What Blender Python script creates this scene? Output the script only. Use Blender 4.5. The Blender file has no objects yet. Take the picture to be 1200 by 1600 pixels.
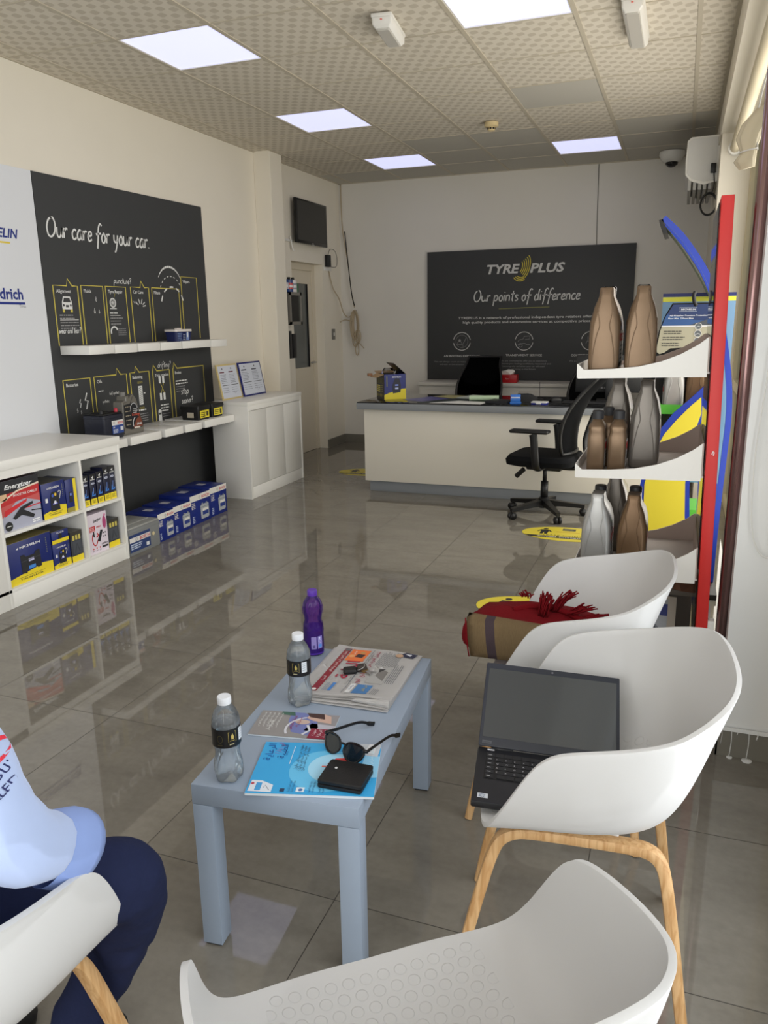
import bpy, bmesh, math, random
from mathutils import Vector, Matrix, Euler
PI = math.pi
random.seed(4)
SC = bpy.context.scene
COL = SC.collection

# ------------------------------------------------------------------ camera, world, lights, exposure
def rot_basis(yaw, pitch, roll):
    cy, sy = math.cos(yaw), math.sin(yaw); cp, sp = math.cos(pitch), math.sin(pitch); cr, sr = math.cos(roll), math.sin(roll)
    f = Vector((-sy*cp, cy*cp, sp)); r = Vector((cy, sy, 0)); u = r.cross(f)
    return cr*r + sr*u, -sr*r + cr*u, f
cam_data = bpy.data.cameras.new('camera'); cam = bpy.data.objects.new('camera', cam_data); COL.objects.link(cam)
r_, u_, f_ = rot_basis(.3602, -.2423, -.0154)
M = Matrix.Identity(4)
for i in range(3):
    M[i][0] = r_[i]; M[i][1] = u_[i]; M[i][2] = -f_[i]
M[2][3] = 1.455
cam.matrix_world = M
cam_data.sensor_fit = 'HORIZONTAL'; cam_data.sensor_width = 36; cam_data.lens = 36*1215/1200
cam_data.clip_start = .02; cam_data.clip_end = 100
SC.camera = cam

SC.view_settings.view_transform = 'Standard'; SC.view_settings.look = 'None'
SC.view_settings.exposure = 0.0; SC.view_settings.gamma = 1; SC.view_settings.use_curve_mapping = False

w = bpy.data.worlds.new('world'); SC.world = w; w.use_nodes = True
nt = w.node_tree; nt.nodes.clear()
bgn = nt.nodes.new('ShaderNodeBackground'); wo = nt.nodes.new('ShaderNodeOutputWorld')
bgn.inputs[0].default_value = (.92, .96, 1, 1); bgn.inputs[1].default_value = .8
nt.links.new(bgn.outputs[0], wo.inputs[0])

def area_light(name, loc, rot, sx, sy, power, color):
    l = bpy.data.lights.new(name, 'AREA'); l.shape = 'RECTANGLE'; l.size = sx; l.size_y = sy; l.energy = power; l.color = color
    o = bpy.data.objects.new(name, l); COL.objects.link(o); o.location = loc; o.rotation_euler = rot
    return o
# daylight entering through the shopfront behind the camera and the glazed right side
area_light('daylight_shopfront', (-1.0, -1.42, 1.5), (PI/2, 0, 0), 2.4, 2.5, 56, (1, .985, .95))
area_light('daylight_side_near', (.42, .55, 1.5), (0, PI/2, 0), 2.3, 2.9, 76, (.93, .96, 1))
area_light('daylight_side_far', (.40, 4.9, 1.4), (0, PI/2, 0), 2.3, 3.0, 74, (1, .95, .86))

# ------------------------------------------------------------------ helpers
def lin(c): 
    c /= 255.
    return c/12.92 if c <= .04045 else ((c+.055)/1.055)**2.4
MATS = {}
def mat(name, rgb, rough=.5, metal=0, spec=.5, coat=0, **k):
    if name in MATS: return MATS[name]
    m = bpy.data.materials.new(name); m.use_nodes = True
    b = m.node_tree.nodes['Principled BSDF']
    b.inputs['Base Color'].default_value = (lin(rgb[0]), lin(rgb[1]), lin(rgb[2]), 1)
    b.inputs['Roughness'].default_value = rough; b.inputs['Metallic'].default_value = metal
    b.inputs['Specular IOR Level'].default_value = spec; b.inputs['Coat Weight'].default_value = coat
    if 'trans' in k:
        b.inputs['Transmission Weight'].default_value = k['trans']; b.inputs['IOR'].default_value = k.get('ior', 1.33)
    if 'sheen' in k: b.inputs['Sheen Weight'].default_value = k['sheen']
    if 'emit' in k:
        b.inputs['Emission Color'].default_value = (lin(rgb[0]), lin(rgb[1]), lin(rgb[2]), 1); b.inputs['Emission Strength'].default_value = k['emit']
    if k.get('noise'):      # subtle procedural mottling + bump: noise=(scale, colour amount, bump)
        sc_, ca, bu = k['noise']; N = m.node_tree.nodes; L = m.node_tree.links
        tc = N.new('ShaderNodeTexCoord'); no = N.new('ShaderNodeTexNoise'); no.inputs['Scale'].default_value = sc_; no.inputs['Detail'].default_value = 5
        mp = N.new('ShaderNodeMapping'); mp.inputs['Scale'].default_value = k.get('stretch', (1, 1, 1))
        L.new(tc.outputs['Object'], mp.inputs[0]); L.new(mp.outputs[0], no.inputs['Vector'])
        mx = N.new('ShaderNodeMix'); mx.data_type = 'RGBA'
        c = [lin(v) for v in rgb]
        mx.inputs[6].default_value = (*[v*(1-ca) for v in c], 1); mx.inputs[7].default_value = (*[min(1, v*(1+ca)) for v in c], 1)
        L.new(no.outputs[0], mx.inputs[0]); L.new(mx.outputs[2], b.inputs['Base Color'])
        if bu:
            bp = N.new('ShaderNodeBump'); bp.inputs['Strength'].default_value = bu; bp.inputs['Distance'].default_value = .002
            L.new(no.outputs[0], bp.inputs['Height']); L.new(bp.outputs[0], b.inputs['Normal'])
    MATS[name] = m
    return m
def ink(rgb, rough=.45):
    return mat('print_%d_%d_%d_%d' % (*rgb, int(rough*100)), rgb, rough)

def finish(name, bm, m, parent=None, smooth=False, loc=None, rot=None):
    me = bpy.data.meshes.new(name); bm.normal_update(); bm.to_mesh(me); bm.free()
    ms = m if isinstance(m, (list, tuple)) else [m]
    for x in ms: me.materials.append(x)
    if smooth:
        me.polygons.foreach_set('use_smooth', [True]*len(me.polygons))
        if smooth != 'all': me.set_sharp_from_angle(angle=math.radians(40))
    o = bpy.data.objects.new(name, me); COL.objects.link(o)
    if parent: o.parent = parent
    if loc: o.location = loc
    if rot: o.rotation_euler = rot
    return o
def tag(o, label, cat, group=None):
    o['label'] = label; o['category'] = cat
    if group: o['group'] = group
    return o
def thing(name, label, cat, loc=(0, 0, 0), rz=0, group=None, rot=None):
    o = bpy.data.objects.new(name, None); COL.objects.link(o); o.empty_display_size = .05
    o.location = loc; o.rotation_euler = rot if rot else (0, 0, rz)
    return tag(o, label, cat, group)
def struct(o): o['kind'] = 'structure'; return o
def copy_tree(o, label=None, loc=None, rz=None, group=None):
    c = o.copy(); COL.objects.link(c)
    for ch in o.children:
        d = ch.copy(); COL.objects.link(d); d.parent = c; d.matrix_parent_inverse = ch.matrix_parent_inverse
        for g in ch.children:
            e = g.copy(); COL.objects.link(e); e.parent = d
    if label: c['label'] = label
    if group: c['group'] = group
    if loc: c.location = loc
    if rz is not None: c.rotation_euler = (0, 0, rz)
    return c
def box(bm, x0, x1, y0, y1, z0, z1, bev=0, seg=2, M=None, mi=0):
    vs = [bm.verts.new((x, y, z)) for x in (x0, x1) for y in (y0, y1) for z in (z0, z1)]
    F = [(0, 1, 3, 2), (4, 6, 7, 5), (0, 4, 5, 1), (2, 3, 7, 6), (0, 2, 6, 4), (1, 5, 7, 3)]
    fs = [bm.faces.new([vs[i] for i in f]) for f in F]
    for f in fs: f.material_index = mi
    if M is not None:
        for v in vs: v.co = M @ v.co
    if bev:
        es = list({e for f in fs for e in f.edges})
        bmesh.ops.bevel(bm, geom=es, offset=bev, segments=seg, affect='EDGES', profile=.5)
def bx(name, m, parent, x0, x1, y0, y1, z0, z1, bev=.001, **k):
    bm = bmesh.new(); box(bm, x0, x1, y0, y1, z0, z1, bev); return finish(name, bm, m, parent, smooth=bev > 0, **k)
def prism(bm, pts, fn, d0, d1, mi=0):
    """pts 2D outline; fn(u,v,d) -> 3D; extruded from d0 to d1"""
    n = len(pts); a = [bm.verts.new(fn(u, v, d0)) for u, v in pts]; b = [bm.verts.new(fn(u, v, d1)) for u, v in pts]
    fs = [bm.faces.new(a[::-1]), bm.faces.new(b)]
    for i in range(n): fs.append(bm.faces.new((a[i], a[(i+1) % n], b[(i+1) % n], b[i])))
    for f in fs: f.material_index = mi
    bmesh.ops.recalc_face_normals(bm, faces=fs)
def cat(pts, n=6, closed=False):
    P = [Vector(p) for p in pts]; out = []; N = len(P)
    rng = range(N if closed else N-1)
    for i in rng:
        if closed: p0, p1, p2, p3 = P[i-1], P[i], P[(i+1) % N], P[(i+2) % N]
        else: p0, p1, p2, p3 = P[max(i-1, 0)], P[i], P[i+1], P[min(i+2, N-1)]
        for k in range(n):
            t = k/n
            out.append(.5*((2*p1)+(p2-p0)*t+(2*p0-5*p1+4*p2-p3)*t*t+(3*p1-p0-3*p2+p3)*t**3))
    if not closed: out.append(P[-1])
    return out
def tube(bm, pts, r, seg=8, caps=True, closed=False, mi=0, flat=None):
    P = [Vector(p) for p in pts]; n = len(P); rings = []
    rr = r if isinstance(r, (list, tuple)) else [r]*n
    up = None
    for i in range(n):
        if closed: t = (P[(i+1) % n]-P[i-1]).normalized()
        else: t = (P[min(i+1, n-1)]-P[max(i-1, 0)]).normalized()
        if up is None: up = Vector((0, 0, 1)) if abs(t.z) < .9 else Vector((1, 0, 0))
        s = t.cross(up).normalized(); u2 = s.cross(t).normalized(); up = u2
        if flat: a, b = flat
        else: a = b = 1
        rings.append([bm.verts.new(P[i]+(s*math.cos(2*PI*k/seg)*a+u2*math.sin(2*PI*k/seg)*b)*rr[i]) for k in range(seg)])
    fs = []
    for i in range(n if closed else n-1):
        A, B = rings[i], rings[(i+1) % n]
        for k in range(seg): fs.append(bm.faces.new((A[k], A[(k+1) % seg], B[(k+1) % seg], B[k])))
    if caps and not closed: fs.append(bm.faces.new(rings[0][::-1])); fs.append(bm.faces.new(rings[-1]))
    for f in fs: f.material_index = mi; f.smooth = True
    bmesh.ops.recalc_face_normals(bm, faces=fs)
def loft(bm, rings, capa=True, capb=True, mi=0, closed=True):
    R = [[bm.verts.new(p) for p in r] for r in rings]; n = len(R[0]); fs = []
    for A, B in zip(R, R[1:]):
        for k in range(n if closed else n-1): fs.append(bm.faces.new((A[k], A[(k+1) % n], B[(k+1) % n], B[k])))
    if capa: fs.append(bm.faces.new(R[0][::-1]))
    if capb: fs.append(bm.faces.new(R[-1]))
    for f in fs: f.material_index = mi
    bmesh.ops.recalc_face_normals(bm, faces=fs)
    return fs
def lathe(bm, prof, seg=24, c=(0, 0, 0), mi=0, lobes=0, amp=0, capa=True, capb=True):
    rings = []
    for r, z in prof:
        rings.append([(c[0]+r*math.cos(2*PI*k/seg), c[1]+r*math.sin(2*PI*k/seg), c[2]+z) for k in range(seg)])
    return loft(bm, rings, capa, capb, mi)
def rrect(cx, cy, hx, hy, r, z, n=4):
    r = min(r, hx*.999, hy*.999); pts = []
    for qx, qy, a0 in ((1, 1, 0), (-1, 1, PI/2), (-1, -1, PI), (1, -1, 1.5*PI)):
        for k in range(n+1):
            a = a0+PI/2*k/n; pts.append((cx+qx*(hx-r)+r*math.cos(a), cy+qy*(hy-r)+r*math.sin(a), z))
    return pts

# ------------------------------------------------------------------ printed graphics and lettering
HW = {
 'O': (1.4, [[(.75,1.9),(.3,1.6),(.1,.9),(.3,.15),(.75,0),(1.15,.5),(1.2,1.3),(.9,1.85),(.55,1.8)]]),
 'u': (.95, [[(.05,1),(.1,.3),(.35,0),(.65,.3),(.75,1)], [(.75,1),(.75,.3),(.9,0)]]),
 'r': (.7, [[(.1,1),(.12,0)], [(.12,.6),(.35,.95),(.6,.9)]]),
 'c': (.75, [[(.65,.85),(.4,1),(.1,.6),(.2,.1),(.45,0),(.7,.2)]]),
 'a': (.9, [[(.7,.85),(.4,1),(.1,.5),(.25,0),(.55,.2),(.7,.9)], [(.7,1),(.7,.2),(.85,0)]]),
 'e': (.78, [[(.1,.5),(.6,.6),(.55,.95),(.25,.9),(.1,.4),(.3,0),(.7,.2)]]),
 'f': (.85, [[(.95,1.75),(.7,1.95),(.45,1.5),(.4,.5),(.3,-.7)], [(.05,.8),(.85,.95)]]),
 'y': (.9, [[(.1,1),(.15,.4),(.4,.2),(.65,.5)], [(.72,1),(.65,.2),(.45,-.7),(.25,-.8)]]),
 'o': (.8, [[(.4,1),(.12,.55),(.25,.05),(.55,.05),(.7,.5),(.5,.95),(.4,1)]]),
 'p': (.85, [[(.15,1),(.05,-.8)], [(.15,.7),(.45,1),(.7,.6),(.5,.1),(.15,.15)]]),
 'i': (.4, [[(.15,1),(.18,0)], [(.2,1.4),(.22,1.5)]]),
 'n': (.9, [[(.12,1),(.12,0)], [(.12,.6),(.4,1),(.65,.8),(.7,0)]]),
 't': (.65, [[(.35,1.7),(.3,.2),(.5,0)], [(.0,1.1),(.65,1.25)]]),
 's': (.7, [[(.6,.9),(.3,1),(.15,.75),(.5,.4),(.5,.1),(.1,.05)]]),
 'd': (.9, [[(.65,.8),(.35,1),(.1,.5),(.25,0),(.6,.2)], [(.78,1.9),(.68,.9),(.72,0)]]),
 'w': (1.2, [[(.05,1),(.2,0),(.5,.8),(.75,0),(1.1,1)]]),
 'g': (.9, [[(.65,.85),(.35,1),(.1,.5),(.3,.1),(.65,.4)], [(.7,1),(.65,-.3),(.4,-.8),(.1,-.6)]]),
 'h': (.85, [[(.2,1.9),(.12,0)], [(.12,.6),(.4,1),(.62,.7),(.66,0)]]),
 '?': (.8, [[(.1,1.5),(.4,1.85),(.7,1.5),(.35,.9),(.33,.5)], [(.33,.12),(.34,.02)]]),
 'l': (.4, [[(.25,1.9),(.15,.3),(.3,0)]]),
 '.': (.4, [[(.12,.0),(.14,.12)]]), ' ': (.5, []), 'v': (.8, [[(.05,1),(.35,0),(.7,1)]]),
}
AR = dict(zip('اأبةتثجحخدذرزسشصضطظعغفقكلمنهوىي', (0xFE8D,0xFE83,0xFE8F,0xFE93,0xFE95,0xFE99,0xFE9D,0xFEA1,0xFEA5,0xFEA9,0xFEAB,0xFEAD,0xFEAF,0xFEB1,0xFEB5,0xFEB9,0xFEBD,0xFEC1,0xFEC5,0xFEC9,0xFECD,0xFED1,0xFED5,0xFED9,0xFEDD,0xFEE1,0xFEE5,0xFEE9,0xFEED,0xFEEF,0xFEF1)))
def arabic(s):
    out = []
    for w_ in s.split(' '):
        g = []
        for i, ch in enumerate(w_):
            if ch not in AR: g.append(ch); continue
            prev = i > 0 and w_[i-1] in AR and w_[i-1] not in 'اأةدذرزوى'
            nxt = i < len(w_)-1 and w_[i+1] in AR and ch not in 'اأةدذرزوى'
            g.append(chr(AR[ch]+(1 if prev and not nxt else 2 if nxt and not prev else 3 if nxt and prev else 0)))
        out.append(''.join(reversed(g)))
    return ' '.join(reversed(out))
TXT = {}
def text_mesh(s, bold, spacing, shear, res=2):
    key = (s, bold, spacing, shear)
    if key not in TXT:
        c = bpy.data.curves.new('t', 'FONT'); c.body = s; c.size = 1/.7; c.offset = bold; c.space_character = spacing; c.shear = shear
        c.resolution_u = res
        o = bpy.data.objects.new('t', c); COL.objects.link(o); bpy.context.view_layer.update()
        me = bpy.data.meshes.new_from_object(o.evaluated_get(bpy.context.evaluated_depsgraph_get()))
        TXT[key] = ([tuple(v.co) for v in me.vertices], [tuple(p.vertices) for p in me.polygons])
        bpy.data.objects.remove(o); bpy.data.curves.remove(c); bpy.data.meshes.remove(me)
    return TXT[key]
class Print:
    """a printed graphic lying on a surface; fn(u,v,h) maps sheet coordinates and height to 3D"""
    def __init__(s, fn, lift=.0004): s.bm = bmesh.new(); s.fn = fn; s.ms = []; s.lift = lift
    def mi(s, c, rough=.45):
        m = c if not isinstance(c, tuple) else ink(c, rough)
        if m not in s.ms: s.ms.append(m)
        return s.ms.index(m)
    def face(s, pts, i, l):
        vs = [s.bm.verts.new(s.fn(u, v, s.lift*l)) for u, v in pts]
        try: f = s.bm.faces.new(vs); f.material_index = i
        except ValueError: pass
    def poly(s, pts, c, l=1): s.face(pts, s.mi(c), l)
    def rect(s, x0, y0, x1, y1, c, l=1, nu=1):
        i = s.mi(c)
        for k in range(nu):
            a = x0+(x1-x0)*k/nu; b = x0+(x1-x0)*(k+1)/nu; s.face([(a, y0), (b, y0), (b, y1), (a, y1)], i, l)
    def circ(s, x, y, r, c, l=1, ry=None, n=20): ry = ry or r; s.poly([(x+r*math.cos(2*PI*k/n), y+ry*math.sin(2*PI*k/n)) for k in range(n)], c, l)
    def line(s, pts, w_, c, l=1, closed=False):
        P = [Vector(p) for p in pts]; i = s.mi(c); n = len(P)
        L, R = [], []
        for k in range(n):
            a = P[k-1] if (k > 0 or closed) else P[k]; b = P[(k+1) % n] if (k < n-1 or closed) else P[k]
            t = (b-a); t = t.normalized() if t.length > 1e-9 else Vector((1, 0)); nn = Vector((-t.y, t.x))*w_/2
            L.append(P[k]+nn); R.append(P[k]-nn)
        for k in range(n if closed else n-1):
            q = (k+1) % n; s.face([L[k], R[k], R[q], L[q]], i, l)
    def arc(s, x, y, r, a0, a1, w_, c, l=1, n=18, ry=None):
        ry = ry or r; s.line([(x+r*math.cos(math.radians(a0+(a1-a0)*k/n)), y+ry*math.sin(math.radians(a0+(a1-a0)*k/n))) for k in range(n+1)], w_, c, l)
    def text(s, t, x, y, h, c, l=2, bold=0, align='l', wx=1, shear=0, sp=1, width=None, rot=0):
        vs, fs = text_mesh(t, bold, sp, shear); i = s.mi(c)
        x0 = min(v[0] for v in vs); x1 = max(v[0] for v in vs)
        if width: wx = width/((x1-x0)*h)
        off = {'l': x0, 'c': (x0+x1)/2, 'r': x1}[align]
        ca, sa = math.cos(rot), math.sin(rot); V = []
        for v in vs:
            a, b = (v[0]-off)*h*wx, v[1]*h
            V.append(s.bm.verts.new(s.fn(x+a*ca-b*sa, y+a*sa+b*ca, s.lift*l)))
        for f in fs:
            try: q = s.bm.faces.new([V[k] for k in f]); q.material_index = i
            except ValueError: pass
    def hand(s, t, x, y, h, c, w_, l=2, width=None, slant=.12, rot=0):
        tot = sum(HW[ch][0] for ch in t); k = width/(tot*h) if width else 1; cx = 0
        ca, sa = math.cos(rot), math.sin(rot)
        for ch in t:
            adv, st = HW[ch]
            for sk in st:
                pts = cat([(p[0], p[1], 0) for p in sk], 4) if len(sk) > 2 else [Vector((p[0], p[1], 0)) for p in sk]
                q = []
                for p in pts:
                    a, b = (cx+p.x+p.y*slant)*h*k, p.y*h; q.append((x+a*ca-b*sa, y+a*sa+b*ca))
                s.line(q, w_, c, l)
            cx += adv
    def lines(s, x, y, w_, n, dy, th, c, l=1, ragged=.25, seed=1):
        """greeked small print"""
        rd = random.Random(seed)
        for k in range(n):
            ww = w_*(1-ragged*rd.random()); p = x
            while p < x+ww:
                q = min(x+ww, p+th*rd.uniform(1.5, 5)); s.rect(p, y-k*dy-th/2, q, y-k*dy+th/2, c, l); p = q+th*.6
    def build(s, name, parent): return finish(name, s.bm, s.ms, parent)

# ------------------------------------------------------------------ materials
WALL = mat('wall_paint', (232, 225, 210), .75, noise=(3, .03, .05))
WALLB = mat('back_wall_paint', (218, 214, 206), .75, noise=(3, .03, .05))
WHITE = mat('white_laminate', (236, 234, 228), .35, noise=(40, .01, 0))
WHITEP = mat('white_plastic', (228, 226, 220), .4)
BLACKP = mat('black_plastic', (16, 16, 18), .45)
BLACKF = mat('black_mesh_fabric', (14, 15, 18), .9, spec=.2, noise=(300, .2, .3))
BOARD = mat('charcoal_board', (62, 63, 64), .55, spec=.3)
ALU = mat('brushed_aluminium', (190, 190, 188), .3, metal=.9)
TBLUE = mat('grey_blue_paint', (150, 163, 180), .45, noise=(20, .02, 0))
GREYC = mat('grey_counter_edge', (140, 144, 148), .45)
RED = mat('red_powder_coat', (214, 44, 40), .45)
BLUE = mat('blue_enamel', (32, 60, 170), .4)
YEL = mat('yellow_panel', (228, 212, 60), .45)
GREEN = mat('green_shelf', (90, 190, 60), .45)
TAUPE = mat('taupe_sheet', (188, 170, 160), .6)

def floor_mat():
    m = bpy.data.materials.new('polished_grey_tile'); m.use_nodes = True; N = m.node_tree.nodes; L = m.node_tree.links; b = N['Principled BSDF']
    tc = N.new('ShaderNodeTexCoord'); sx = N.new('ShaderNodeSeparateXYZ'); L.new(tc.outputs['Object'], sx.inputs[0])
    def mth(op, a, c=None):
        n = N.new('ShaderNodeMath'); n.operation = op
        for i, v in enumerate((a, c)):
            if v is None: continue
            if isinstance(v, (int, float)): n.inputs[i].default_value = v
            else: L.new(v, n.inputs[i])
        return n.outputs[0]
    def edge(o, off):
        t = mth('FRACT', mth('DIVIDE', mth('ADD', o, off), .6)); return mth('ABSOLUTE', mth('SUBTRACT', t, .5))
    ex = edge(sx.outputs[0], 1.938+6); ey = edge(sx.outputs[1], -2.152+6)
    g = mth('GREATER_THAN', mth('MAXIMUM', ex, ey), .4978)
    tid = N.new('ShaderNodeCombineXYZ')
    L.new(mth('FLOOR', mth('DIVIDE', mth('ADD', sx.outputs[0], 7.938), .6)), tid.inputs[0]); L.new(mth('FLOOR', mth('DIVIDE', mth('ADD', sx.outputs[1], 3.848), .6)), tid.inputs[1])
    wn = N.new('ShaderNodeTexWhiteNoise'); L.new(tid.outputs[0], wn.inputs['Vector'])
    # stone streaks, different on every tile
    ad = N.new('ShaderNodeVectorMath'); ad.operation = 'MULTIPLY_ADD'; L.new(wn.outputs['Color'], ad.inputs[0]); ad.inputs[1].default_value = (9, 9, 9); L.new(tc.outputs['Object'], ad.inputs[2])
    mp = N.new('ShaderNodeMapping'); mp.inputs['Rotation'].default_value = (0, 0, .5); mp.inputs['Scale'].default_value = (1, 2.2, 1); L.new(ad.outputs[0], mp.inputs[0])
    n1 = N.new('ShaderNodeTexNoise'); n1.inputs['Scale'].default_value = 3.2; n1.inputs['Detail'].default_value = 8; n1.inputs['Roughness'].default_value = .65; L.new(mp.outputs[0], n1.inputs['Vector'])
    n2 = N.new('ShaderNodeTexNoise'); n2.inputs['Scale'].default_value = 45; n2.inputs['Detail'].default_value = 4; L.new(tc.outputs['Object'], n2.inputs['Vector'])
    f = mth('ADD', mth('MULTIPLY', n1.outputs[0], .75), mth('MULTIPLY', n2.outputs[0], .25))
    cr = N.new('ShaderNodeValToRGB'); L.new(f, cr.inputs[0])
    e = cr.color_ramp.elements; e[0].position = .3; e[0].color = (lin(112), lin(107), lin(98), 1); e[1].position = .7; e[1].color = (lin(136), lin(131), lin(121), 1)
    mx = N.new('ShaderNodeMix'); mx.data_type = 'RGBA'; L.new(g, mx.inputs[0]); L.new(cr.outputs[0], mx.inputs[6]); mx.inputs[7].default_value = (lin(62), lin(58), lin(52), 1)
    L.new(mx.outputs[2], b.inputs['Base Color'])
    ro = mth('ADD', mth('MULTIPLY', n2.outputs[0], .03), .015); L.new(mth('ADD', ro, mth('MULTIPLY', g, .5)), b.inputs['Roughness'])
    b.inputs['Specular IOR Level'].default_value = .55
    bp = N.new('ShaderNodeBump'); bp.inputs['Strength'].default_value = .25; bp.inputs['Distance'].default_value = .002; bp.invert = True
    L.new(g, bp.inputs['Height']); L.new(bp.outputs[0], b.inputs['Normal'])
    return m
def ceiling_mat(name, pattern):
    m = bpy.data.materials.new(name); m.use_nodes = True; N = m.node_tree.nodes; L = m.node_tree.links; b = N['Principled BSDF']
    b.inputs['Roughness'].default_value = .8
    c0 = (lin(192), lin(183), lin(167), 1); c1 = (lin(213), lin(205), lin(190), 1)
    if not pattern:
        b.inputs['Base Color'].default_value = (lin(188), lin(184), lin(174), 1); return m
    tc = N.new('ShaderNodeTexCoord'); sx = N.new('ShaderNodeSeparateXYZ'); L.new(tc.outputs['Object'], sx.inputs[0])
    def mth(op, a, c=None):
        n = N.new('ShaderNodeMath'); n.operation = op
        for i, v in enumerate((a, c)):
            if v is None: continue
            if isinstance(v, (int, float)): n.inputs[i].default_value = v
            else: L.new(v, n.inputs[i])
        return n.outputs[0]
    k = 2*PI/.075
    u = mth('ADD', sx.outputs[0], mth('MULTIPLY', sx.outputs[1], .55)); v = mth('SUBTRACT', mth('MULTIPLY', sx.outputs[1], 1.0), mth('MULTIPLY', sx.outputs[0], .55))
    p = mth('ADD', mth('SINE', mth('MULTIPLY', u, k)), mth('SINE', mth('MULTIPLY', v, k*.8)))
    p = mth('ADD', mth('MULTIPLY', p, .5), .5)
    cr = N.new('ShaderNodeValToRGB'); L.new(p, cr.inputs[0]); e = cr.color_ramp.elements; e[0].position = .0; e[0].color = c1; e[1].position = .55; e[1].color = c1
    e2 = cr.color_ramp.elements.new(.75); e2.color = c0; e[-1].color = c0
    L.new(cr.outputs[0], b.inputs['Base Color'])
    bp = N.new('ShaderNodeBump'); bp.inputs['Strength'].default_value = .5; bp.inputs['Distance'].default_value = .004; bp.invert = True
    L.new(cr.outputs[0], bp.inputs['Height']); L.new(bp.outputs[0], b.inputs['Normal'])
    return m
def glass_pane(name, tint=(235, 240, 240), fac=.12):
    m = bpy.data.materials.new(name); m.use_nodes = True; N = m.node_tree.nodes; L = m.node_tree.links; N.clear()
    o = N.new('ShaderNodeOutputMaterial'); t = N.new('ShaderNodeBsdfTransparent'); g = N.new('ShaderNodeBsdfGlossy'); mx = N.new('ShaderNodeMixShader'); fr = N.new('ShaderNodeFresnel')
    t.inputs[0].default_value = (*[lin(c) for c in tint], 1); g.inputs['Roughness'].default_value = .03; fr.inputs[0].default_value = 1.45
    L.new(fr.outputs[0], mx.inputs[0]); L.new(t.outputs[0], mx.inputs[1]); L.new(g.outputs[0], mx.inputs[2]); L.new(mx.outputs[0], o.inputs[0])
    return m
GLASS = glass_pane('clear_glass')
CLEARPL = glass_pane('clear_acrylic', (225, 225, 225))
def cloudy(name, tint, haze, fac):
    m = glass_pane(name, tint); N = m.node_tree.nodes; L = m.node_tree.links
    mx = [n for n in N if n.type == 'MIX_SHADER'][0]; o = [n for n in N if n.type == 'OUTPUT_MATERIAL'][0]
    d = N.new('ShaderNodeBsdfDiffuse'); d.inputs[0].default_value = (*[lin(c) for c in haze], 1); m2 = N.new('ShaderNodeMixShader'); m2.inputs[0].default_value = fac
    L.new(mx.outputs[0], m2.inputs[1]); L.new(d.outputs[0], m2.inputs[2]); L.new(m2.outputs[0], o.inputs[0]); return m
PET = cloudy('clear_pet', (252, 253, 254), (240, 245, 250), .04)
WATER = cloudy('water', (246, 250, 252), (238, 244, 250), .13)
PURPLE = cloudy('purple_pet', (205, 160, 238), (130, 80, 200), .09)

# ------------------------------------------------------------------ room
XL, XR, YB, YF, H = -3.80, .17, 8.77, -1.5, 2.969
XW = .42           # glass line of the right side
b = bmesh.new(); box(b, XL-.27, XW+.12, YF-.1, YB+.1, -.06, 0); struct(finish('floor', b, floor_mat()))
# ceiling: one tile sheet, patterned and plain tiles
b = bmesh.new(); gx = [XL]+[.6*u-3.623 for u in range(0, 7)]+[XR]; gy = [YF]+[.6*v+3.955 for v in range(-9, 8)]+[YB]
LIGHTS = [(1, 0), (1, 3), (1, 6), (4, 0), (4, 6), (1, -3), (4, -3), (1, -6), (4, -6)]
plain = {(4, 4), (5, 6), (5, 7), (6, 6), (4, 7), (3, 7), (2, 7), (0, 7), (1, 7), (3, 6), (5, 5), (6, 5), (2, 6), (3, 5)}
plain = {(4, 3), (5, 5), (5, 6), (6, 5), (6, 6), (3, 5), (3, 6), (2, 6), (2, 5)} | {(k, 7) for k in range(-1, 8)}
for i in range(len(gx)-1):
    for j in range(len(gy)-1):
        if (i-1, j-10+0) in [(a, c_) for a, c_ in LIGHTS]: continue
        f = b.faces.new([b.verts.new(p) for p in ((gx[i], gy[j], H), (gx[i], gy[j+1], H), (gx[i+1], gy[j+1], H), (gx[i+1], gy[j], H))])
        f.material_index = 1 if (i-1, j-10) in plain or i == len(gx)-2 and j > 14 else 0
struct(finish('ceiling', b, [ceiling_mat('ceiling_tile_pattern', True), ceiling_mat('ceiling_tile_plain', False)]))
b = bmesh.new(); box(b, XL-.1, XW+.12, YF-.1, YB+.1, H+.08, H+.14); struct(finish('ceiling_slab', b, WALL)).name = 'ceiling_void'
TB = mat('ceiling_grid_paint', (190, 181, 163), .6)
b = bmesh.new()
for x in gx[1:-1]: box(b, x-.012, x+.012, YF, YB, H-.005, H+.012)
for y in gy[1:-1]: box(b, XL, XR, y-.006, y+.006, H-.003, H+.010)
box(b, XL, XL+.02, YF, YB, H-.006, H+.01); box(b, XL, XR, YB-.02, YB, H-.006, H+.01); box(b, XR-.02, XR, YF, YB, H-.006, H+.01)
struct(finish('trim_1', b, TB))
# left wall with door opening (y 7.52-8.25), column, back wall
DY0, DY1, DZ = 7.50, 8.26, 2.06
b = bmesh.new(); box(b, XL-.25, XL, YF, DY0, 0, H+.08); box(b, XL-.25, XL, DY1, YB, 0, H+.08); box(b, XL-.25, XL, DY0, DY1, DZ, H+.08)
box(b, XL-.27, XL-.25, DY0-.1, DY1+.1, 0, H+.08)  # unseen backing added behind the door to stop outside light leaking in
struct(finish('wall_left', b, WALL))
b = bmesh.new(); box(b, XL, XL+.17, 6.82, 7.05, 0, H+.02, .004); struct(finish('wall_column', b, WALL)).name = 'wall_left_column'
b = bmesh.new(); box(b, XL-.25, XW+.2, YB, YB+.12, 0, H+.08); struct(finish('wall_back', b, WALLB))
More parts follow.
